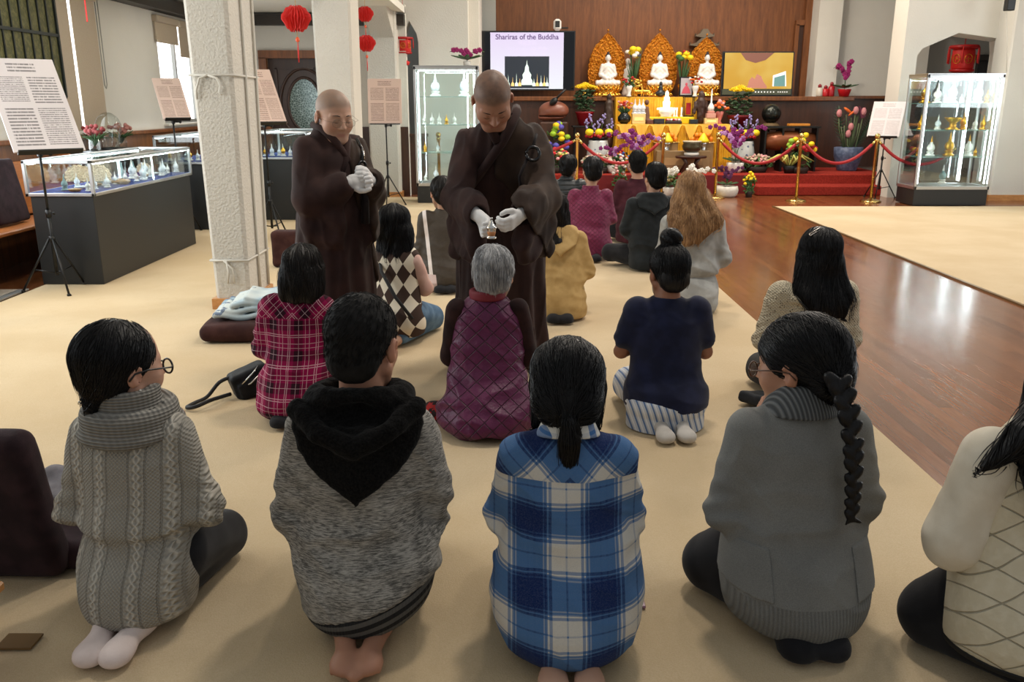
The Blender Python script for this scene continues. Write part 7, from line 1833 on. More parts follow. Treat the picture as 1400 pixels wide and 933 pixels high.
r2 = thing('altar_table', 'upper altar tier draped in golden yellow behind the long front table', 'table', ((ul[0] + ur[0]) / 2, 16.21, ST)); w2 = ur[0] - ul[0]; h2 = LEDGE - ST - .01
MB().box((0, 0, h2 - .015), (w2, .2, .03), bev=.006).build('tabletop', M_yel, r2); skirt(w2, .2, h2 - .01, .008, 30, parent=r2, flare=.015)
# yellow low stand on the front table
a = P3(888, 162, 15.75); b = P3(950, 162, 15.75)
r = thing('offering_stand', 'bright yellow cloth-covered low stand on the front altar table', 'stand', ((a[0] + b[0]) / 2, 15.9, TZ + .003)); MB().box((0, 0, .06), (b[0] - a[0], .22, .12), bev=.01).build('stand', M_yel2, r)
YS = TZ + .125
def on(px, Y, z): return (P3(px, 150, Y)[0], Y, z)
def lathe_thing(name, label, cat, loc, parts, grp=None, sc=1.0):
    r = thing(name, label, cat, loc, group=grp, scale=sc)
    for nm, prof, m in parts: MB().lathe(prof, n=14).build(nm, m, r)
    return r
M_glow = plain('warm_lamp_glass', s2l(250, 236, 200), .3, emit=(1.0, .86, .6), es=2.0)
lathe_thing('crystal_lamp', 'glowing white tiered crystal pagoda lamp in the middle of the yellow stand', 'lamp', on(911, 15.9, YS), [('base', [(.10, 0), (.10, .03), (.13, .06), (.13, .12)], M_cryst), ('tier', [(.17, .12), (.17, .15), (.10, .16)], M_glow), ('tower', [(.06, .16), (.07, .26), (.05, .27), (.05, .34), (.03, .35), (.03, .42), (.005, .45)], M_glow)])
for i, px in enumerate((922, 925.5, 932)):
    c = thing('candle', ('white candle, %s of the three on the yellow stand') % ('leftmost', 'middle', 'rightmost')[i], 'candle', on(px, 15.84, YS)); MB().lathe([(.014, 0), (.014, .16)], n=10).build('wax', plain('white_wax', s2l(240, 238, 230), .4, emit=(1, .95, .85), es=.4), c); MB().lathe([(.022, 0), (.022, .02)], n=10).build('holder', M_cryst, c)
# picture frame on the upper tier
a = P3(930, 132, 16.15); b = P3(946, 110, 16.15)
r = thing('picture_frame', 'dark framed picture of a seated red-robed figure on the upper altar tier', 'picture', ((P3(929, 130, 16.15)[0] + P3(946, 130, 16.15)[0]) / 2, 16.15, LEDGE + .002)); fw = P3(947, 130, 16.15)[0] - P3(928, 130, 16.15)[0]; fh = .34
MB().box((0, 0, fh / 2), (fw, .025, fh), bev=.006).build('frame', M_blackm, r); MB().box((0, -.014, fh / 2), (fw - .05, .006, fh - .05)).build('print', plain('grey_print', s2l(172, 164, 170), .5), r)
t = MB(); t.prism([(-.08, .05), (.08, .05), (.06, .12), (.03, .17), (.0, .19), (-.03, .17), (-.06, .12)], -.022, -.018); t.sph((0, -.02, .21), (.022, .004, .026)); t.build('pictured_figure', plain('pictured_robe', s2l(196, 78, 96), .6), r)
# dark small statue, deer, vases on the upper tier
r = thing('seated_statue', 'small black seated figurine before the middle buddha', 'statue', (P3(903, 130, 16.14)[0], 16.14, LEDGE + .002)); sculpt('figure', lambda p: sm(sm(el(p, (0, 0, .05), (.10, .06, .05)), rc(p, (0, 0, .06), (0, 0, .16), .05, .035), .03), el(p, (0, 0, .22), (.03, .03, .04)), .01), (-.14, -.1, 0), (.14, .1, .3), .01, plain('black_bronze', s2l(28, 30, 34), .35), r)
def vase(loc, label, fl_c, cat='flowers', body=None, s=1.0, leaves=True, n=18, nm='vase_of_flowers', m=None, spread=.14, top=.30, seed=1, prof=None, grp=None, extra=None):
    r = thing(nm, label, cat, loc, group=grp, scale=s); MB().lathe(prof or [(.05, 0), (.055, .01), (.03, .05), (.06, .14), (.075, .2), (.06, .22)], n=14).build('vase', m or M_marb, r)
    rg = random.Random(seed)
    if leaves:
        g = MB()
        for i in range(22):
            a = rg.random() * 6.28; q = spread * (.5 + .7 * rg.random()); zt_ = top * (.7 + .5 * rg.random()); g.tube([(0, 0, .18), (q * .5 * math.cos(a), q * .5 * math.sin(a), (zt_ + .18) / 2), (q * math.cos(a), q * math.sin(a), zt_)], [.003, .014, .002], 4)
        g.build('leaves', plain('leaf_green', s2l(52, 84, 44), .6), r)
    for ci, (c, rad) in enumerate(fl_c):
        t = MB()
        for i in range(n // len(fl_c)):
            a = rg.random() * 6.28; q = spread * math.sqrt(rg.random()); t.sph((q * math.cos(a), q * math.sin(a), top + rg.random() * .12 - q * .3), (rad, rad, rad * .75), 7, 5)
        t.build('blossoms', plain('petal_%d_%d' % (seed, ci), c, .7), r)
    return r
RED, YEL, ORG, PUR, LIL, PNK, WHT = s2l(172, 24, 30), s2l(240, 204, 20), s2l(226, 104, 32), s2l(118, 20, 98), s2l(182, 128, 186), s2l(222, 160, 160), s2l(232, 228, 218)
GRN = s2l(60, 96, 46)
vase(on(859, 16.12, LEDGE), 'white urn of red and green flowers on the upper tier, left of the middle buddha', [(RED, .03), (GRN, .03)], seed=2, s=.85)
vase(on(949, 16.08, LEDGE), 'white urn of red and white flowers right of the framed picture', [(RED, .03), (WHT, .025), (ORG, .028)], seed=3, s=.85, leaves=False)
vase(on(864.5, 16.45, LEDGE), 'tall vase of yellow chrysanthemums between the left and middle buddhas', [(YEL, .07), (WHT, .05), (s2l(120, 100, 170), .04)], seed=4, top=.75, n=12, m=M_gold)
vase(on(930, 16.45, LEDGE), 'tall vase of yellow and green flowers between middle and right buddhas', [(YEL, .065), (RED, .035), (GRN, .06)], seed=5, top=.68, n=14, m=M_gold)
vase(on(868, 16.25, LEDGE + .0), 'gilded carved vase at the left of the middle lotus throne', [(s2l(226, 190, 80), .03)], seed=6, top=.24, m=M_goldp, s=.9, leaves=False, nm='gilded_vase', cat='vase')
vase(on(938, 16.35, LEDGE), 'gilded carved vase behind the framed picture', [(s2l(226, 190, 80), .03)], seed=7, top=.24, m=M_goldp, s=.9, leaves=False, nm='gilded_vase', cat='vase')
for i, (px, lb_) in enumerate(((872, 'left'), (883, 'right'))):
    o = sculpt('deer_figurine', lambda p: sm(sm(el(p, (0, 0, .08), (.09, .035, .04)), rc(p, (-.07, 0, .09), (-.10, 0, .2), .022, .016), .02), np.minimum(np.minimum(rc(p, (-.05, 0, .06), (-.06, 0, .01), .014, .01), rc(p, (.06, 0, .06), (.05, 0, .01), .014, .01)), rc(p, (-.10, 0, .2), (-.14, 0, .19), .02, .012)), .01), (-.18, -.06, 0), (.14, .06, .26), .008, M_goldp); o.location = on(px, 16.14, LEDGE + .002); tag(o, 'pale gold reclining animal figurine, %s of the pair on the upper tier' % lb_, 'figurine')
# things along the front table (left to right)
vase(on(854, 15.8, TZ), 'dark round vase of orange blossoms at the left end of the altar table', [(ORG, .03), (PNK, .025), (RED, .02)], seed=8, m=plain('black_glaze', s2l(20, 26, 28), .2), prof=[(.05, 0), (.11, .05), (.12, .12), (.07, .18), (.06, .2)], n=30, spread=.13)
def box_t(name, px0, px1, h, Y, z, c, label, cat='box', d=.12, lid=None):
    a, b = P3(px0, 160, Y)[0], P3(px1, 160, Y)[0]; r = thing(name, label, cat, ((a + b) / 2, Y, z)); MB().box((0, 0, h / 2), (b - a, d, h), bev=.006).build('box_body', plain(name + '_paint', c, .5), r)
    MB().box((0, -d / 2 - .003, h * .5), ((b - a) * .7, .005, h * .35)).build('panel', plain(name + '_inset', tuple(min(1, k * 1.5) for k in c), .5), r); return r
box_t('pedestal_box', 864, 882, .17, 15.76, TZ + .002, s2l(224, 196, 130), 'cream square pedestal under glass ornaments at the left of the altar table')
for i, px in enumerate((868, 874, 879)): stupa(on(px, 15.76, TZ + .175), .26, M_cryst, M_cryst, 'tall clear glass ornament, %s of three on the cream pedestal' % ('leftmost', 'middle', 'rightmost')[i], 'glass ornaments on the cream pedestal')
r = thing('kneeling_figurine', 'brown carved kneeling figurine on the front altar table, left of the crystal lamp', 'figurine', on(884, 15.84, TZ + .002)); sculpt('figure', lambda p: sm(sm(rc(p, (0, 0, .06), (0, .0, .26), .075, .045), rc(p, (.03, -.03, .04), (.10, -.05, .04), .05, .035), .03), el(p, (0, 0, .37), (.042, .042, .05)), .015), (-.12, -.14, 0), (.18, .12, .44), .011, plain('brown_wood_figure', s2l(104, 66, 48), .6), r)
box_t('wooden_case', 884, 893, .07, 15.72, TZ + .002, s2l(92, 52, 38), 'low brown wooden case on the altar table front edge')
box_t('dark_case', 894, 908, .09, 15.72, TZ + .002, s2l(40, 40, 46), 'dark box before the crystal lamp')
r = box_t('sweets_tray', 910, 932, .05, 15.72, TZ + .002, s2l(44, 26, 26), 'black tray of red and white sweets on the altar table', 'tray')
for i in range(12): 
    o = MB().sph((0, 0, 0), .022, 7, 5).build('wrapped_sweet', plain('sweet_%d' % (i % 3), (RED, WHT, PNK)[i % 3], .4)); o.location = on(911.5 + i * 1.75, 15.70 + .03 * (i % 2), TZ + .074); tag(o, ('red', 'white', 'pink')[i % 3] + ' wrapped sweet in the black tray on the altar table', 'sweet', 'sweets in the black tray, ' + ('red', 'white', 'pink')[i % 3])
box_t('black_box', 943, 954, .08, 15.72, TZ + .002, s2l(26, 34, 38), 'small black box with white labels right of the sweets tray')
r = thing('altar_lantern', 'black-framed open lantern with red panel right of the candles', 'lantern', on(941, 15.92, YS)); a = .17
t = MB(); 
for sx in (-1, 1):
    for sy in (-1, 1): t.box((sx * a / 2, sy * .06, .17), (.012, .012, .34))
t.box((0, 0, .34), (a + .02, .14, .015)); t.box((0, 0, .01), (a + .02, .14, .02)); t.build('frame', M_blackm, r); MB().box((0, 0, .14), (.08, .02, .20)).build('tablet', plain('deep_red', RED, .5), r)
r = thing('guardian_figure', 'dark carved wooden guardian figure at the right of the altar table', 'figurine', on(958, 15.82, TZ + .002)); sculpt('figure', lambda p: sm(sm(rc(p, (0, 0, .06), (0, 0, .38), .06, .085), sm(rc(p, (-.09, 0, .36), (-.12, -.03, .2), .035, .03), rc(p, (.09, 0, .36), (.12, -.03, .2), .035, .03), .01), .02), el(p, (0, 0, .50), (.06, .055, .07)), .02) + .008 * wn(p, 40, 3), (-.2, -.14, 0), (.2, .14, .6), .012, plain('dark_carving', s2l(58, 34, 26), .5), r)
box_t('pedestal_box', 963, 981, .10, 15.74, TZ + .002, s2l(226, 198, 132), 'cream pedestal under the pink stupa at the right of the altar table')
r = thing('reliquary_stupa', 'pink and white spired stupa on the right-hand cream pedestal', 'stupa', on(972, 15.74, TZ + .105)); MB().box((0, 0, .04), (.16, .14, .08), bev=.006).build('base', plain('pink_stone', s2l(206, 150, 134), .5), r); MB().box((0, 0, .10), (.12, .11, .04), bev=.006).build('step', plain('pink_stone_2', s2l(196, 132, 118), .5), r); MB().lathe([(.05, .12), (.06, .18), (.03, .24), (.015, .26), (.012, .44), (.003, .5)], n=12).build('spire', M_marb, r)
vase(on(984, 15.8, TZ), 'pink vase of orange blossoms at the right end of the altar table', [(ORG, .035), (PNK, .03)], seed=9, m=plain('pink_glaze', s2l(206, 120, 110), .3), n=22, s=1.0)

# ---- flowers and pots on the stage
def mums(loc, label, potc, s=1.0, n=9, seed=1, spread=.20, h=.62, pot=None, r_=.075, fruit=True):
    r = thing('chrysanthemum_pot', label, 'flowers', loc, scale=s); rg = random.Random(seed)
    MB().lathe(pot or [(.10, 0), (.16, .22), (.18, .24), (.165, .25)], n=18).build('pot', plain('pot_red', potc, .4), r)
    g = MB()
    for i in range(130):
        a = rg.random() * 6.28; q = spread * math.sqrt(rg.random()) * 1.1; z = .25 + rg.random() * (h - .28); M_ = Matrix.Rotation(rg.random() * 6, 3, 'Z') @ Matrix.Rotation(R(rg.random() * 70), 3, 'X'); g.sph((q * math.cos(a), q * math.sin(a), z), (.05, .028, .008), 6, 4, M_)
    g.build('foliage', plain('dark_leaf', s2l(44, 70, 40), .6), r)
    t = MB()
    for i in range(n):
        a = i * 2.4; q = spread * math.sqrt(i / n) * .95; c = (q * math.cos(a), q * math.sin(a) * .7, h + .05 - q * .35)
        for k in range(26):
            b = k * 2.4; v = k / 26; rr = r_ * math.sqrt(v); M_ = Matrix.Rotation(b, 3, 'Z') @ Matrix.Rotation(R(20 + 60 * v), 3, 'Y'); t.sph((c[0] + rr * math.cos(b), c[1] + rr * math.sin(b), c[2] + .03 * (1 - v)), (r_ * .12, r_ * .17, r_ * .42), 5, 4, M_)
    t.build('blossoms', plain('yellow_petal', YEL, .6), r)
    return r
sA = at(797, 168, 15.9)
st_ = thing('pot_stand', 'black square stand carrying the red pot left of the altar', 'stand', (P3(797, 180, 15.9)[0], 15.9, ST)); hS = P3(797, 172, 15.9)[2] - ST
for sx in (-1, 1):
    for sy in (-1, 1): MB().box((sx * .15, sy * .12, (hS - .03) / 2), (.03, .03, hS - .03)).build('leg', M_blackm, st_)
MB().box((0, 0, hS - .015), (.40, .34, .03), bev=.004).build('top', M_blackm, st_)
mums((P3(799, 170, 15.9)[0], 15.9, ST + hS), 'tall pot of yellow chrysanthemums in red wrap on a black stand left of the altar', s2l(132, 16, 26), seed=11, h=.66, s=.98, spread=.16)
st_ = thing('pot_stand', 'dark stand carrying the red pot right of the altar', 'stand', (P3(1009, 180, 15.9)[0], 15.9, ST)); hS2 = P3(1009, 178, 15.9)[2] - ST
MB().lathe([(.16, 0), (.12, .03), (.05, .06), (.05, hS2 - .08), (.16, hS2 - .03), (.17, hS2)], n=16).build('pedestal', M_blackm, st_)
mums((P3(1009, 178, 15.9)[0], 15.9, ST + hS2), 'pot of yellow chrysanthemums in dark red wrap right of the altar', s2l(110, 14, 24), seed=12, h=.68, s=1.0, spread=.20, pot=[(.07, 0), (.20, .22), (.22, .25), (.2, .26)])
g_ = P3(1219, 232, 15.05); mums((g_[0], 15.1, ST), 'yellow chrysanthemums in a bright red pot on the stage beside the right-hand cabinet', s2l(206, 14, 24), seed=13, h=.52, s=1.05, spread=.22, n=14, r_=.06)
# ceramic garden stools with arrangements
M_cer = Mat('painted_porcelain'); vv = M_cer.vor(9, out=0).lt(.22); M_cer = M_cer.set(M_cer.mix(vv, s2l(206, 208, 206), s2l(92, 104, 130)), .25)
for i, (px, pyt, lb_) in enumerate(((818, 192, 'left'), (1017, 193, 'right'))):
    Yg = 15.5 if i == 0 else 15.55; c = P3(px, pyt, Yg); h = c[2] - ST; r = thing('garden_stool', 'white painted porcelain drum stool %s of the yellow altar' % lb_, 'stool', (c[0], Yg, ST))
    MB().lathe([(.15, 0), (.16, .01), (.19, h * .35), (.20, h * .55), (.17, h - .03), (.165, h), (.13, h + .002)], n=22).build('stool_body', M_cer, r)
    MB().lathe([(.172, h * .06), (.178, h * .08), (.172, h * .10)], n=22).build('rim_band', plain('blue_band', s2l(90, 106, 140), .3), r)
    b = thing('flower_arrangement', 'low arrangement of red, yellow and violet flowers on the %s porcelain stool' % lb_, 'flowers', (c[0], Yg, ST + h + .002)); rg = random.Random(i + 40)
    MB().lathe([(.10, 0), (.17, .03), (.17, .05)], n=18).build('dish', M_blackm, b)
    t = MB()
    for k in range(46): a = rg.random() * 6.28; q = .2 * math.sqrt(rg.random()); t.sph((q * math.cos(a) * 1.1, q * math.sin(a), .06 + rg.random() * .05), .028, 6, 5)
    t.build('red_blossoms', plain('red_petal', RED, .7), b); t = MB()
    for k in range(3): t.sph((-.17 + k * .17, -.1, .14), (.075, .07, .06), 9, 7)
    t.build('yellow_blossoms', plain('yellow_petal', YEL, .6), b); t = MB(); l = MB()
    for k in range(7):
        x = -.22 + k * .075; hh = .30 + .1 * math.sin(k * 2.1); l.tube([(x * .4, 0, .05), (x, .02, hh)], .005, 4)
        for q in range(9): t.sph((x + rg.uniform(-.03, .03), .02 + rg.uniform(-.03, .03), hh - .03 + q * .018 - .06), .02, 5, 4)
    t.build('violet_blossoms', plain('lilac_petal', s2l(150, 138, 190), .7), b); l.build('stems', plain('stem_green', GRN, .6), b)
# orchids
def orchid(loc, label, cols, sprays=4, H=.75, s=1.0, seed=1, pot=None, potm=None, span=.3, droop=.12, leafy=True, nb=6, fr=.040, dirs=None):
    r = thing('orchid', label, 'orchid', loc, scale=s); rg = random.Random(seed)
    pr = pot or [(.09, 0), (.13, .05), (.15, .15), (.14, .17)]; MB().lathe(pr, n=18).build('pot', potm or M_marb, r); z0 = pr[-1][1]
    st = MB(); bl = [MB() for _ in cols]; lf = MB()
    for k in range(sprays):
        a = (k / max(1, sprays - 1) - .5) * 2 if sprays > 1 else .4
        if dirs: a = dirs[k]
        hx = a * span; hy = rg.uniform(-.08, .08); hh = H * rg.uniform(.85, 1.08); pts = []
        for q in range(11):
            f = q / 10; pts.append((hx * f ** 1.6 + (a * droop) * max(0, f - .6) * 2.5, hy * f, z0 + (hh - z0) * math.sin(min(1, f * 1.08) * PI / 2) - droop * max(0, f - .7) ** 2 * 6))
        st.tube(pts, .005, 5)
        for q in range(nb):
            f = .34 + .66 * q / nb; i0 = min(9, int(f * 10)); u = f * 10 - i0; c = Vector(pts[i0]).lerp(Vector(pts[i0 + 1]), u) + Vector((rg.uniform(-.03, .03), rg.uniform(-.05, .0), rg.uniform(-.03, .02)))
            b = bl[k % len(cols)]
            for e in range(5): an = e * 2 * PI / 5 + .3; M_ = Matrix.Rotation(-an, 3, 'Y'); b.sph((c[0] + fr * .62 * math.sin(an), c[1], c[2] + fr * .62 * math.cos(an)), (fr * (.62 if e else .45), fr * .14, fr * .6), 6, 4, M_)
            b.sph((c[0], c[1] - fr * .2, c[2] - fr * .1), fr * .25, 5, 4)
    if leafy:
        for k in range(9): a = k * 2.4; L = .22; lf.sph((.12 * math.cos(a), .12 * math.sin(a), z0 + .05), (L * .6, .04, .012), 8, 5, Matrix.Rotation(a, 3, 'Z') @ Matrix.Rotation(R(-14), 3, 'Y'))
        lf.build('leaves', plain('orchid_leaf', s2l(46, 80, 42), .4), r)
    st.build('stems', plain('stem_green', GRN, .6), r)
    for b, (nm, c) in zip(bl, cols): b.build('blossoms', plain(nm, c, .6), r)
    return r
PURM, LILM, WHM = ('purple_orchid_petal', PUR), ('lilac_orchid_petal', LIL), ('white_orchid_petal', WHT)
zq = ST
orchid((P3(868, 235, 15.15)[0], 15.2, ST), 'large pot of dark purple and lilac orchids behind the rope, left of centre', [PURM, LILM], 6, .70, 1.0, 21, span=.42, nb=8, fr=.036)
orchid((P3(838, 240, 15.1)[0], 15.05, ST), 'small purple orchid beside the yellow cloth at its left corner', [PURM, LILM], 3, .62, .8, 22, span=.2)
orchid((P3(1003, 240, 15.2)[0], 15.15, ST), 'pot of dark purple and lilac orchids at the right corner of the altar', [PURM, LILM, PURM], 6, .76, 1.0, 23, span=.42, nb=8, fr=.036)
gx, gy = P3(993, 266, 14.3)[0], 14.3; orchid((gx, gy, 0), 'dark violet orchids in a white ribbed bowl on the wooden floor before the stage', [('dark_violet_petal', s2l(92, 36, 82))], 5, .58, .80, 24, pot=[(.16, 0), (.22, .05), (.24, .14), (.22, .22), (.20, .22)], potm=plaster('ribbed_white_bowl', s2l(214, 208, 196), .6), span=.26, fr=.034)
gx, gy = P3(938, 262, 14.1)[0], 14.1; orchid((gx, gy, 0), 'white orchid sprays rising on the right behind the blond woman', [WHM], 3, .50, 1.0, 25, span=.2, fr=.034, dirs=[.3, 1.2, 1.7])
gx, gy = P3(915, 262, 14.45)[0], 14.3; orchid((gx - .02, gy + .1, 0), 'white orchid spray beside the black-haired young man', [WHM], 2, .52, .9, 26, span=.2, dirs=[-.2, .5], fr=.04)
zr = P3(640, 92, 13.5); orchid((zr[0] - .02, 13.57, P3(612, 92, 13.3)[2] + .03), 'magenta orchid standing on top of the left glass cabinet', [('magenta_petal', s2l(150, 20, 96))], 3, .22, 1.0, 27, pot=[(.05, 0), (.06, .06), (.05, .07)], span=.22, droop=.04, nb=5, fr=.035)
orchid((P3(1150, 130, 16.5)[0], 16.36, LEDGE), 'magenta orchid in a red pot on the right end of the wooden ledge', [('magenta_petal', s2l(150, 20, 96))], 2, .62, 1.0, 28, potm=plain('pot_red', s2l(190, 20, 30), .4), pot=[(.08, 0), (.12, .12), (.12, .13)], span=.16, droop=.10, nb=6, fr=.042, dirs=[-1.0, .35])
# red jars on ledge right
for i, (px, h, c) in enumerate(((1118, .20, s2l(206, 196, 180)), (1126, .18, s2l(190, 30, 36)), (1134, .24, s2l(170, 24, 34)))):
    lathe_thing('offering_jar', ('pale', 'small red', 'tall red-capped')[i] + ' offering jar on the ledge beside the red orchid pot', 'jar', on(px, 16.5, LEDGE), [('jar', [(.05, 0), (.06, .02), (.06, h * .7), (.03, h * .8)], plain('jar_%d' % i, c, .3)), ('lid', [(.032, h * .8), (.034, h), (.01, h + .02)], plain('jar_lid', s2l(140, 20, 30), .4))])
# big blue pot with anthurium-like stems and sago leaf
c = P3(1158, 224, 15.6); r = thing('potted_plant', 'large blue-grey pot of pink protea-like blooms and tall dark leaves on the stage', 'potted plant', (c[0], 15.6, ST)); mb_ = Mat('blue_grey_glaze'); mb_ = mb_.set(mb_.mix(mb_.noise(20, 3).ss(.4, .6), s2l(70, 82, 110), s2l(96, 108, 134)), .45)
MB().lathe([(.16, 0), (.17, .02), (.24, .25), (.25, .40), (.235, .41)], n=24).build('pot', mb_, r); rg = random.Random(3)
g = MB(); b = MB(); k = 0
for (x, h, tip) in ((-.20, .95, 1), (-.10, .78, 0), (.0, .72, 1), (.05, 1.0, 1), (.12, .82, 0), (-.03, .60, 1), (.17, .98, 1)):
    g.tube([(x * .5, rg.uniform(-.08, .08), .38), (x * 1.0, 0, h * .75), (x * 1.15, 0, h)], .011, 5)
    if tip: MB().sph((x * 1.15, -.01, h + .04), (.05, .05, .07), 8, 6).build('bloom', plain('pink_bloom', s2l(196, 128, 130), .7), r)
for k in range(12): x = rg.uniform(-.18, .1); g.tube([(x * .5, 0, .38), (x * 1.2, rg.uniform(-.05, .1), rg.uniform(.7, 1.0))], [.016, .010], 4)
g.build('stems', plain('dull_stem', s2l(84, 96, 62), .6), r)
t = MB(); t.prism([(.16, .9), (.10, 1.12), (.19, 1.04), (.22, 1.10), (.24, .94)], -.02, .0); t.build('dark_flower', plain('wine_petal', s2l(96, 24, 52), .6), r)
t = MB(); t.sph((-.08, 0, 1.04), (.10, .02, .025), 7, 5, Matrix.Rotation(R(35), 3, 'Y')); t.sph((.0, 0, 1.0), (.09, .02, .02), 7, 5, Matrix.Rotation(R(-40), 3, 'Y')); t.build('orange_bloom', plain('orange_petal', ORG, .6), r)
l = MB()
for (x0, x1, z1, n_) in ((.12, .50, 1.20, 22), (-.08, -.24, 1.12, 12)):
    for i in range(n_):
        f = i / n_; c0 = Vector((x0 + (x1 - x0) * f, .02, .42 + (z1 - .42) * f)); L = .16 * math.sin(PI * (f * .8 + .15))
        for s in (-1, 1): l.tube([tuple(c0), tuple(c0 + Vector((s * L * .8 + (x1 - x0) * .15, 0, L * .55)))], [.012, .003], 4)
    l.tube([(x0, .02, .40), (x1, .02, z1)], .010, 5)
l.build('fronds', plain('dark_frond', s2l(38, 66, 44), .5), r)
# mixed cut flower baskets on stage floor
def basket(px, py, Y, label, cols, w=.3, h=.2, n=60, seed=1, z=ST, fr=.028, base=True, k2=None, scale=1.0, leafc=GRN):
    c = P3(px, py, Y); r = thing('flower_basket', label, 'flowers', (c[0], Y, z), scale=scale); rg = random.Random(seed)
    if base: MB().lathe([(w * .5, 0), (w * .6, .08), (w * .55, .1)], n=16).build('basket', plain('dark_basket', s2l(46, 34, 28), .8), r)
    g = MB()
    for i in range(60): a = rg.random() * 6.28; q = w * rg.random(); g.sph((q * math.cos(a), q * math.sin(a) * .6, .08 + rg.random() * h * .8), (.06, .02, .01), 6, 4, Matrix.Rotation(rg.random() * 6, 3, 'Z') @ Matrix.Rotation(R(rg.uniform(-60, 60)), 3, 'Y'))
    g.build('leaves', plain('basket_leaf', leafc, .6), r)
    for ci, c_ in enumerate(cols):
        t = MB()
        for i in range(n // len(cols)):
            a = rg.random() * 6.28; q = w * math.sqrt(rg.random()); t.sph((q * math.cos(a), q * math.sin(a) * .6, .10 + h * (1 - (q / w) ** 2 * .5) * rg.uniform(.75, 1.05)), (fr, fr, fr * .8), 6, 5)
        t.build('blossoms', plain('basket_petal_%d_%d' % (seed, ci), c_, .7), r)
    return r
basket(817, 236, 15.05, 'spreading basket of small pink and white blossoms below the left porcelain stool', [s2l(206, 150, 140), s2l(214, 206, 190), s2l(150, 130, 100)], .30, .22, 130, 31, fr=.022)
basket(845, 228, 15.25, 'basket of orange, red, blue and white blooms left of the purple orchids', [ORG, RED, s2l(60, 100, 170), WHT], .24, .30, 60, 32)
basket(1034, 238, 15.2, 'low basket of pale dried blossoms right of the orchids', [s2l(196, 176, 150), s2l(170, 146, 120), PNK], .30, .20, 130, 33, fr=.022)
basket(757, 240, 15.1, 'lily basket with red, pink and pale green leaves at the left steps', [s2l(200, 24, 40), PNK, s2l(206, 202, 110)], .28, .34, 60, 34, fr=.035)
basket(762, 195, 15.6, 'tall basket of yellow pompons, green apples and blue iris behind the monk', [YEL, s2l(150, 190, 40), s2l(90, 80, 170)], .24, .72, 24, 35, fr=.06)
basket(1092, 240, 15.0, 'arrangement of yellow pompons, red spikes and long pale leaves on the stage right of centre', [YEL, s2l(170, 20, 34), s2l(150, 190, 60)], .26, .58, 18, 36, fr=.055)
basket(1023, 276, 14.25, 'small bunch of yellow cut flowers in a glass on the floor by the right steps', [YEL], .10, .30, 22, 37, z=0, fr=.03, base=True)
basket(912, 262, 14.5, 'green leaf arrangement on the wooden floor between the seated people and the altar', [s2l(130, 110, 60), s2l(84, 104, 56)], .34, .34, 70, 38, z=0, fr=.03)
basket(846, 262, 14.6, 'glass vase of green stems before the dark red cloth at the stage centre', [s2l(206, 200, 190), PNK], .12, .52, 18, 39, z=0, fr=.03)
# long pale leaves for 1092
r = thing('dracaena', 'spiky plant with long pale yellow-green arching leaves beside the brass post', 'potted plant', (P3(1078, 242, 14.98)[0], 14.98, ST)); t = MB()
for k in range(11):
    a = k * .6 + .1; L = .42; t.tube([(0, 0, .1), (L * .5 * math.cos(a), L * .2 * math.sin(a), .30), (L * math.cos(a), L * .3 * math.sin(a), .20)], [.012, .028, .003], 4)
t.build('leaves', plain('pale_leaf', s2l(196, 190, 100), .5), r); MB().lathe([(.08, 0), (.11, .12), (.10, .13)], n=14).build('pot', M_blackm, r)
# dark red cloth between the step blocks
t = MB(); t.box(((gx0 + gx1) / 2, 14.83, ST / 2 - .01), (gx1 - gx0 - .02, .03, ST - .02)); tag(t.build('red_valance', M_dred), 'dark red cloth hung on the stage edge between the two step blocks', 'cloth')
# centre incense table
a = P3(923, 213, 15.15); b = P3(966, 213, 15.15); r = thing('incense_table', 'dark round-edged incense table in front of the yellow altar skirt', 'table', ((a[0] + b[0]) / 2, 15.12, ST)); h = a[2] - ST; hw = (b[0] - a[0]) / 2
MB().lathe([(.10, h - .05), (hw * .95, h - .04), (hw, h - .02), (hw, h)], n=26, sc=(1, .55)).build('table_top', M_panel_d, r)
for sx in (-1, 1):
    for sy in (-1, 1): MB().tube([(sx * hw * .45, sy * .08, h - .04), (sx * hw * .30, sy * .06, h * .55), (sx * hw * .62, sy * .10, 0)], [.03, .022, .018], 7).build('leg', M_panel_d, r)
lathe_thing('incense_burner', 'round bronze and porcelain incense burner on the dark incense table', 'censer', ((a[0] + b[0]) / 2, 15.1, ST + h + .002), [('foot', [(.10, 0), (.13, .02), (.13, .05), (.09, .06)], M_marb), ('bowl', [(.09, .06), (.15, .10), (.17, .16), (.15, .21), (.16, .23)], plain('dark_bronze', s2l(84, 76, 56), .35, .6)), ('rim', [(.16, .23), (.165, .25), (.14, .25)], plain('cream_rim', s2l(196, 190, 166), .4))])
box_t('low_plinth', 899, 973, .36, 15.36, ST, s2l(140, 112, 74), 'low tan wooden plinth behind the incense table', 'plinth', .16)
PZ = ST + .362
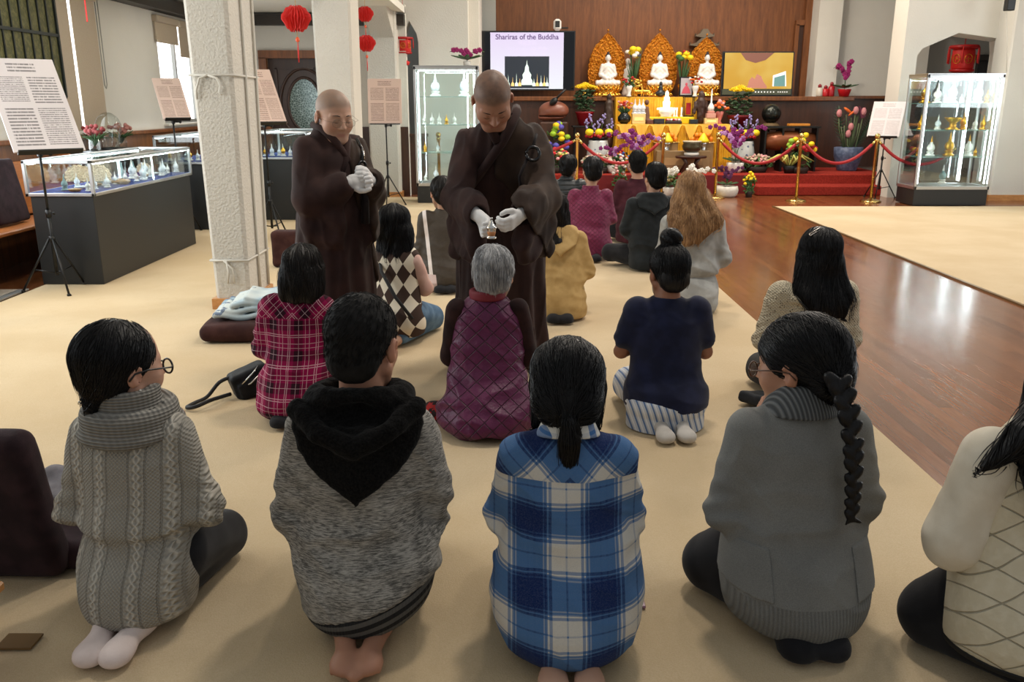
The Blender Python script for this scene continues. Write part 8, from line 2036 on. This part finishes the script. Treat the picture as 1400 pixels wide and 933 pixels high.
for i, px in enumerate((911, 960)):
    lb_ = ('left', 'right')[i]; Yp = 15.36
    b = lathe_thing('fruit_dish', 'small metal stand with a yellow fruit pyramid, %s of the incense burner' % lb_, 'dish', (P3(px, 220, Yp)[0], Yp, PZ), [('foot', [(.07, 0), (.06, .02), (.05, .10), (.09, .14)], M_silver)]); 
    o = MB().lathe([(.10, 0), (.10, .03), (.055, .10), (.02, .15), (.0, .16)], n=16).build('yellow_fruit', plain('yellow_fruit', s2l(236, 204, 24), .5)); o.location = (P3(px, 220, Yp)[0], Yp, PZ + .142); tag(o, 'yellow pear-shaped offering, %s of the incense burner' % lb_, 'offering')
    for k in range(9):
        q = MB().sph((0, 0, 0), .045, 10, 8).build('orange', plain('orange_peel', s2l(232, 132, 24), .5)); col_, row = k % 5, k // 5
        q.location = (P3(px, 220, Yp)[0] + (-.16 + col_ * .08) * (1 if row == 0 else .8) + row * .035, Yp + .14 - .03 * row, TZ * 0 + ST + .55 + row * .07 + .0); tag(q, 'orange in the heap beside the yellow offering %s of the burner' % lb_, 'orange', 'oranges in the %s heap' % lb_)
    tt = thing('fruit_tray', 'plain tan tray on a block carrying the oranges, %s of the burner' % lb_, 'tray', (P3(px, 220, Yp)[0], Yp + .13, ST)); MB().box((0, 0, .245), (.40, .14, .49)).build('block', plain('tan_block', s2l(150, 118, 76), .7), tt); MB().box((0, 0, .497), (.46, .17, .014), bev=.004).build('tray', M_brass, tt)
# drum / bell things at the right: black pot on stand, copper drum
c = P3(1052, 160, 16.0); r = thing('bronze_bell', 'dark bronze singing bowl tilted on its stand right of the altar', 'bell', (c[0], 15.9, ST))
t = MB(); t.sph((0, 0, .98), (.17, .17, .17), 16, 12); t.build('bowl', plain('dark_bronze_bowl', s2l(52, 54, 50), .25, .8), r); MB().lathe([(.16, .70), (.18, .76), (.12, .82)], n=16).build('cushion', plain('bell_cushion', s2l(96, 74, 42), .7), r)
for k in range(3): a = k * 2.1; MB().tube([(.14 * math.cos(a), .14 * math.sin(a), 0), (.12 * math.cos(a), .12 * math.sin(a), .74)], .016, 6).build('leg', M_blackm, r)
c = P3(1056, 190, 15.8); r = thing('wooden_drum', 'large copper-banded drum lying on a dark rack right of the altar', 'drum', (c[0] + .2, 15.5, ST)); Mx = Matrix.Rotation(PI / 2, 3, 'Y')
t = MB(); t.lathe([(.13, -.45), (.17, -.2), (.18, 0), (.17, .2), (.13, .45)], (0, 0, .52), 18, Mx); t.build('drum_body', plain('copper_lacquer', s2l(132, 74, 44), .3, .4), r)
t = MB(); t.box((0, 0, .76), (1.0, .3, .03)); 
for sx in (-1, -.33, .33, 1): t.box((sx * .45, 0, .38), (.03, .28, .76))
t.build('rack', M_blackm, r)
o = MB().box((0, 0, .02), (.36, .16, .04), bev=.005).build('sutra_book', plain('orange_book', s2l(206, 130, 40), .6)); o.location = (c[0] + .35, 15.5, ST + .777); tag(o, 'orange covered sutra book on the dark rack', 'book')
# wooden fish (mokugyo) behind the monk
c = P3(757, 165, 15.8); r = thing('wooden_fish', 'large brown wooden fish drum behind the monk\'s shoulder', 'drum', (c[0], 15.85, ST)); MB().box((0, 0, .42), (.5, .4, .84), bev=.02).build('stand', M_panel_d, r)
sculpt('drum_shell', lambda p: smx(sm(el(p, (0, 0, .16), (.27, .18, .17)), el(p, (-.16, 0, .06), (.12, .14, .07)), .04), -rbox(p, (0, -.2, .07), (.26, .2, .012), .01), .02), (-.34, -.24, -.04), (.34, .24, .38), .014, plain('red_brown_lacquer', s2l(124, 72, 54), .35), r).location = (0, 0, .87)
t = MB(); t.tube([(.0, -.1, 1.22), (.18, -.1, 1.40)], .018, 7); t.sph((-.03, -.1, 1.19), (.09, .05, .055), 9, 7, Matrix.Rotation(R(-40), 3, 'Y')); tag(fix_normals(t.build('drum_mallet', M_blackm, None, (c[0] + .02, 15.8, ST))), 'black padded mallet resting above the wooden fish drum', 'mallet')
s_ = thing('small_statue', 'little gold standing figure above the chrysanthemums left of the altar', 'statue', on(799, 16.45, LEDGE)); MB().lathe([(.05, 0), (.05, .03), (.03, .05), (.045, .15), (.03, .2)], n=12).build('figure', M_goldp, s_); MB().sph((0, 0, .235), .03).build('head', M_goldp, s_)
# guan-like dark figure between pot and altar
r = thing('guardian_figure', 'dark standing guardian figure left of the yellow altar cloth', 'statue', (P3(832, 160, 15.95)[0], 15.95, ST)); hg = P3(832, 128, 15.95)[2] - ST
MB().lathe([(.16, 0), (.16, hg - .62), (.13, hg - .60)], n=16).build('pedestal', M_panel_d, r)
sculpt('figure', lambda p: sm(rc(p, (0, 0, .05), (0, 0, .42), .11, .075), el(p, (0, 0, .54), (.05, .05, .065)), .02) + .008 * wn(p, 30, 2), (-.18, -.18, 0), (.18, .18, .64), .014, plain('dark_carving', s2l(58, 40, 28), .5), r).location = (0, 0, hg - .6)
# chair right of the stage, palm leaf
c = P3(1072, 215, 15.5)

# ------------------------------------------------------------------ brass rope barriers
def post(px, py, Y=None, label='', base=True, z=.0):
    x, y = fl(px, py); 
    if Y: y = Y; x = P3(px, py, Y)[0]
    r = thing('barrier_post', label, 'barrier post', (x, y, z))
    MB().lathe([(.16, 0), (.16, .012), (.13, .03), (.05, .042), (.03, .06)], n=24).build('base', M_brass, r)
    MB().lathe([(.024, .05), (.024, .92), (.034, .93), (.034, .96), (.02, .97)], n=14).build('pole', M_brass, r); MB().sph((0, 0, 1.005), .042, 12, 9).build('finial', M_brass, r)
    return r
posts = [post(1088, 275, None, 'brass rope post with red ropes right of the white ribbed bowl, before the stage'), post(1190, 276, None, 'brass rope post nearest the right-hand glass cabinet'),
         post(977, 271, None, 'brass rope post beside the white ribbed bowl'), post(904, 262, 14.0, 'brass rope post behind the black-haired young man'), post(788, 262, 13.9, 'brass rope post left of the altar, above the front-row heads'), post(601, 262, 14.1, 'brass rope post seen through the left glass cabinet')]
M_rope = Mat('red_velvet_rope'); M_rope = M_rope.set(M_rope.mix(M_rope.noise(60, 2), s2l(140, 8, 18), s2l(170, 18, 26)), .6, sheen=.04)
def rope(a, b, sag, label):
    a, b = Vector(a), Vector(b); r = thing('barrier_rope', label, 'rope', tuple(a)); d = b - a; pts = []
    u = d.normalized()
    for i in range(25): f = i / 24; p = d * f; pts.append((p[0], p[1], p[2] - sag * (1 - (2 * f - 1) ** 2)))
    MB().tube(pts[1:-1], .024, 8).build('rope', M_rope, r)
    MB().tube([pts[0], pts[1]], .020, 8).build('end_hook', M_brass, r); MB().tube([pts[-2], pts[-1]], .020, 8).build('end_hook', M_brass, r); return r
def hook(p, s): l = p.location; return (l[0] + s * .03, l[1], l[2] + .93)
rope(hook(posts[0], 1), hook(posts[1], -1), .34, 'red velvet rope sagging between the two right-hand brass posts')
rope(hook(posts[2], 1), hook(posts[0], -1), .36, 'red velvet rope in front of the dried blossoms, right of the orchids')
b = hook(posts[1], 1); rope(b, (b[0] + 1.15, b[1] - .1, b[2] - .1), .30, 'red velvet rope leading from the last post behind the right-hand cabinet')
rope(hook(posts[4], 1), hook(posts[3], -1), .36, 'red velvet rope in front of the orchids left of the altar')
rope((hook(posts[4], -1)[0] - 1.15, 13.9, .70), hook(posts[4], -1), .10, 'red velvet rope rising to the left-hand post from behind the monk')

# ------------------------------------------------------------------ red lanterns
M_lred = plain('red_tissue', s2l(196, 22, 16), .6, sheen=.04)
def honeycomb(px, py, Y, dpx, label, cut=False):
    c = P3(px, py, Y); k = ppm(Y, c[2]); rad = dpx / 2 / k; r = thing('paper_lantern', label, 'lantern', tuple(c), scale=rad / .2)
    t = MB(); n = 28; prof = [(.08, -.16), (.13, -.12), (.2, .0), (.19, .04), (.13, .12), (.07, .15)]; 
    vs = []; fs = []
    for j, (q, z) in enumerate(prof):
        for i in range(n * 2): a = PI * i / n; w = q * (1.0 if i % 2 else .80); vs.append((w * math.cos(a), w * math.sin(a), z + (.012 if (i // 2 + j) % 2 else -.012)))
    m = n * 2
    for j in range(len(prof) - 1):
        for i in range(m): fs.append((j * m + i, j * m + (i + 1) % m, (j + 1) * m + (i + 1) % m, (j + 1) * m + i))
    t.add(vs, fs); t.build('lantern_body', M_lred, r)
    MB().tube([(0, 0, .15), (0, 0, .30)], .004, 5).build('cord', plain('gold_thread', s2l(206, 160, 80), .5), r)
    MB().tube([(0, 0, -.16), (0, 0, -.24)], .004, 5).build('cord', plain('gold_thread', s2l(206, 160, 80), .5), r); MB().sph((0, 0, -.27), (.028, .028, .035)).build('bead', plain('orange_bead', s2l(216, 84, 40), .4), r)
    MB().tube([(0, 0, -.30), (0, 0, -.42), (0, 0, -.56)], [.004, .010, .008], 6).build('tassel', M_lred, r); return r
honeycomb(405, 25, 8.6, 41, 'largest red honeycomb paper lantern, hanging beside the near pillar in front of the door')
honeycomb(499, 19, 11.8, 24, 'upper of the two small red honeycomb lanterns by the middle pillar')
honeycomb(501, 59, 11.8, 26, 'lower of the two small red honeycomb lanterns by the middle pillar')
def palace(px, py, Y, wpx, label, s=1.0):
    c = P3(px, py, Y); k = ppm(Y, c[2]); w = wpx / k / 2; r = thing('palace_lantern', label, 'lantern', tuple(c), scale=w / .25)
    MB().lathe([(.16, -.18), (.19, -.15), (.19, .12), (.16, .15)], n=6).build('lantern_body', M_lred, r)
    t = MB(); t.lathe([(.20, .14), (.26, .17), (.24, .20), (.15, .21)], n=6); t.build('upper_frame', plain('lantern_red_frame', s2l(170, 14, 16), .4), r); MB().lathe([(.16, -.22), (.21, -.20), (.21, -.17)], n=6).build('lower_frame', plain('lantern_red_frame', s2l(170, 14, 16), .4), r)
    for i in range(6):
        a = 2 * PI * i / 6 + PI / 6 * 0; x, y = .25 * math.cos(a), .25 * math.sin(a); MB().tube([(x, y, .18), (x, y, .05), (x, y, -.08)], [.006, .016, .012], 6).build('tassel', M_lred, r)
    for i in range(6):
        a = 2 * PI * (i + .5) / 6; x, y = .172 * math.cos(a), .172 * math.sin(a); M_ = Matrix.Rotation(a + PI / 2, 3, 'Z'); t = MB()
        t.tube([tuple(Vector((x, y, -.01)) + M_ @ Vector((.06 * math.cos(q * PI / 8), 0, .07 * math.sin(q * PI / 8)))) for q in range(17)], .006, 5); t.tube([tuple(Vector((x, y, -.01)) + M_ @ Vector((v * .04, 0, .0))) for v in (-1, 1)], .005, 4); t.tube([tuple(Vector((x, y, -.01)) + M_ @ Vector((0, 0, v * .05))) for v in (-1, 1)], .005, 4); t.build('gold_emblem', M_gold, r)
    MB().tube([(0, 0, .2), (0, 0, max(.5, (3.2 - c[2]) / (w / .25)))], .006, 5).build('cord', M_lred, r)
    return r
palace(1317, 80, 15.2, 42, 'red palace lantern with gold emblem hanging in the right-hand arch over the cabinet')
r = palace(552, 62, 14.6, 26, 'red palace lantern with gold emblem in the small left arch')
MB().lathe([(.12, -.5), (.15, -.42), (.05, -.36)], n=12).build('knot', M_lred, r); MB().tube([(0, 0, -.5), (0, 0, -.75)], [.02, .03], 6).build('long_tassel', M_lred, r)
# red ribbon at top of left window
c = at(116, 0, 9.0); t = MB(); t.box((0, 0, -.03), (.012, .004, .30)); o = t.build('red_ribbon', M_lred, None, tuple(at(116, 2, 8.6))); tag(o, 'end of a red ribbon hanging in front of the left window', 'ribbon')
# black loudspeaker at the top right corner
c = at(1381, 2, 13.6); r = thing('wall_speaker', 'small black loudspeaker on the column at the top right corner', 'speaker', tuple(c)); MB().box((0, 0, .0), (.12, .12, .26), bev=.01).build('speaker_box', M_blackm, r)
t = MB(); t.tube([at(1376, 15, 13.7), at(1377, 60, 13.68), at(1376, 100, 13.7)], .005, 5); tag(t.build('wall_cable', M_cord), 'thin cable on the column under the black loudspeaker', 'cable')
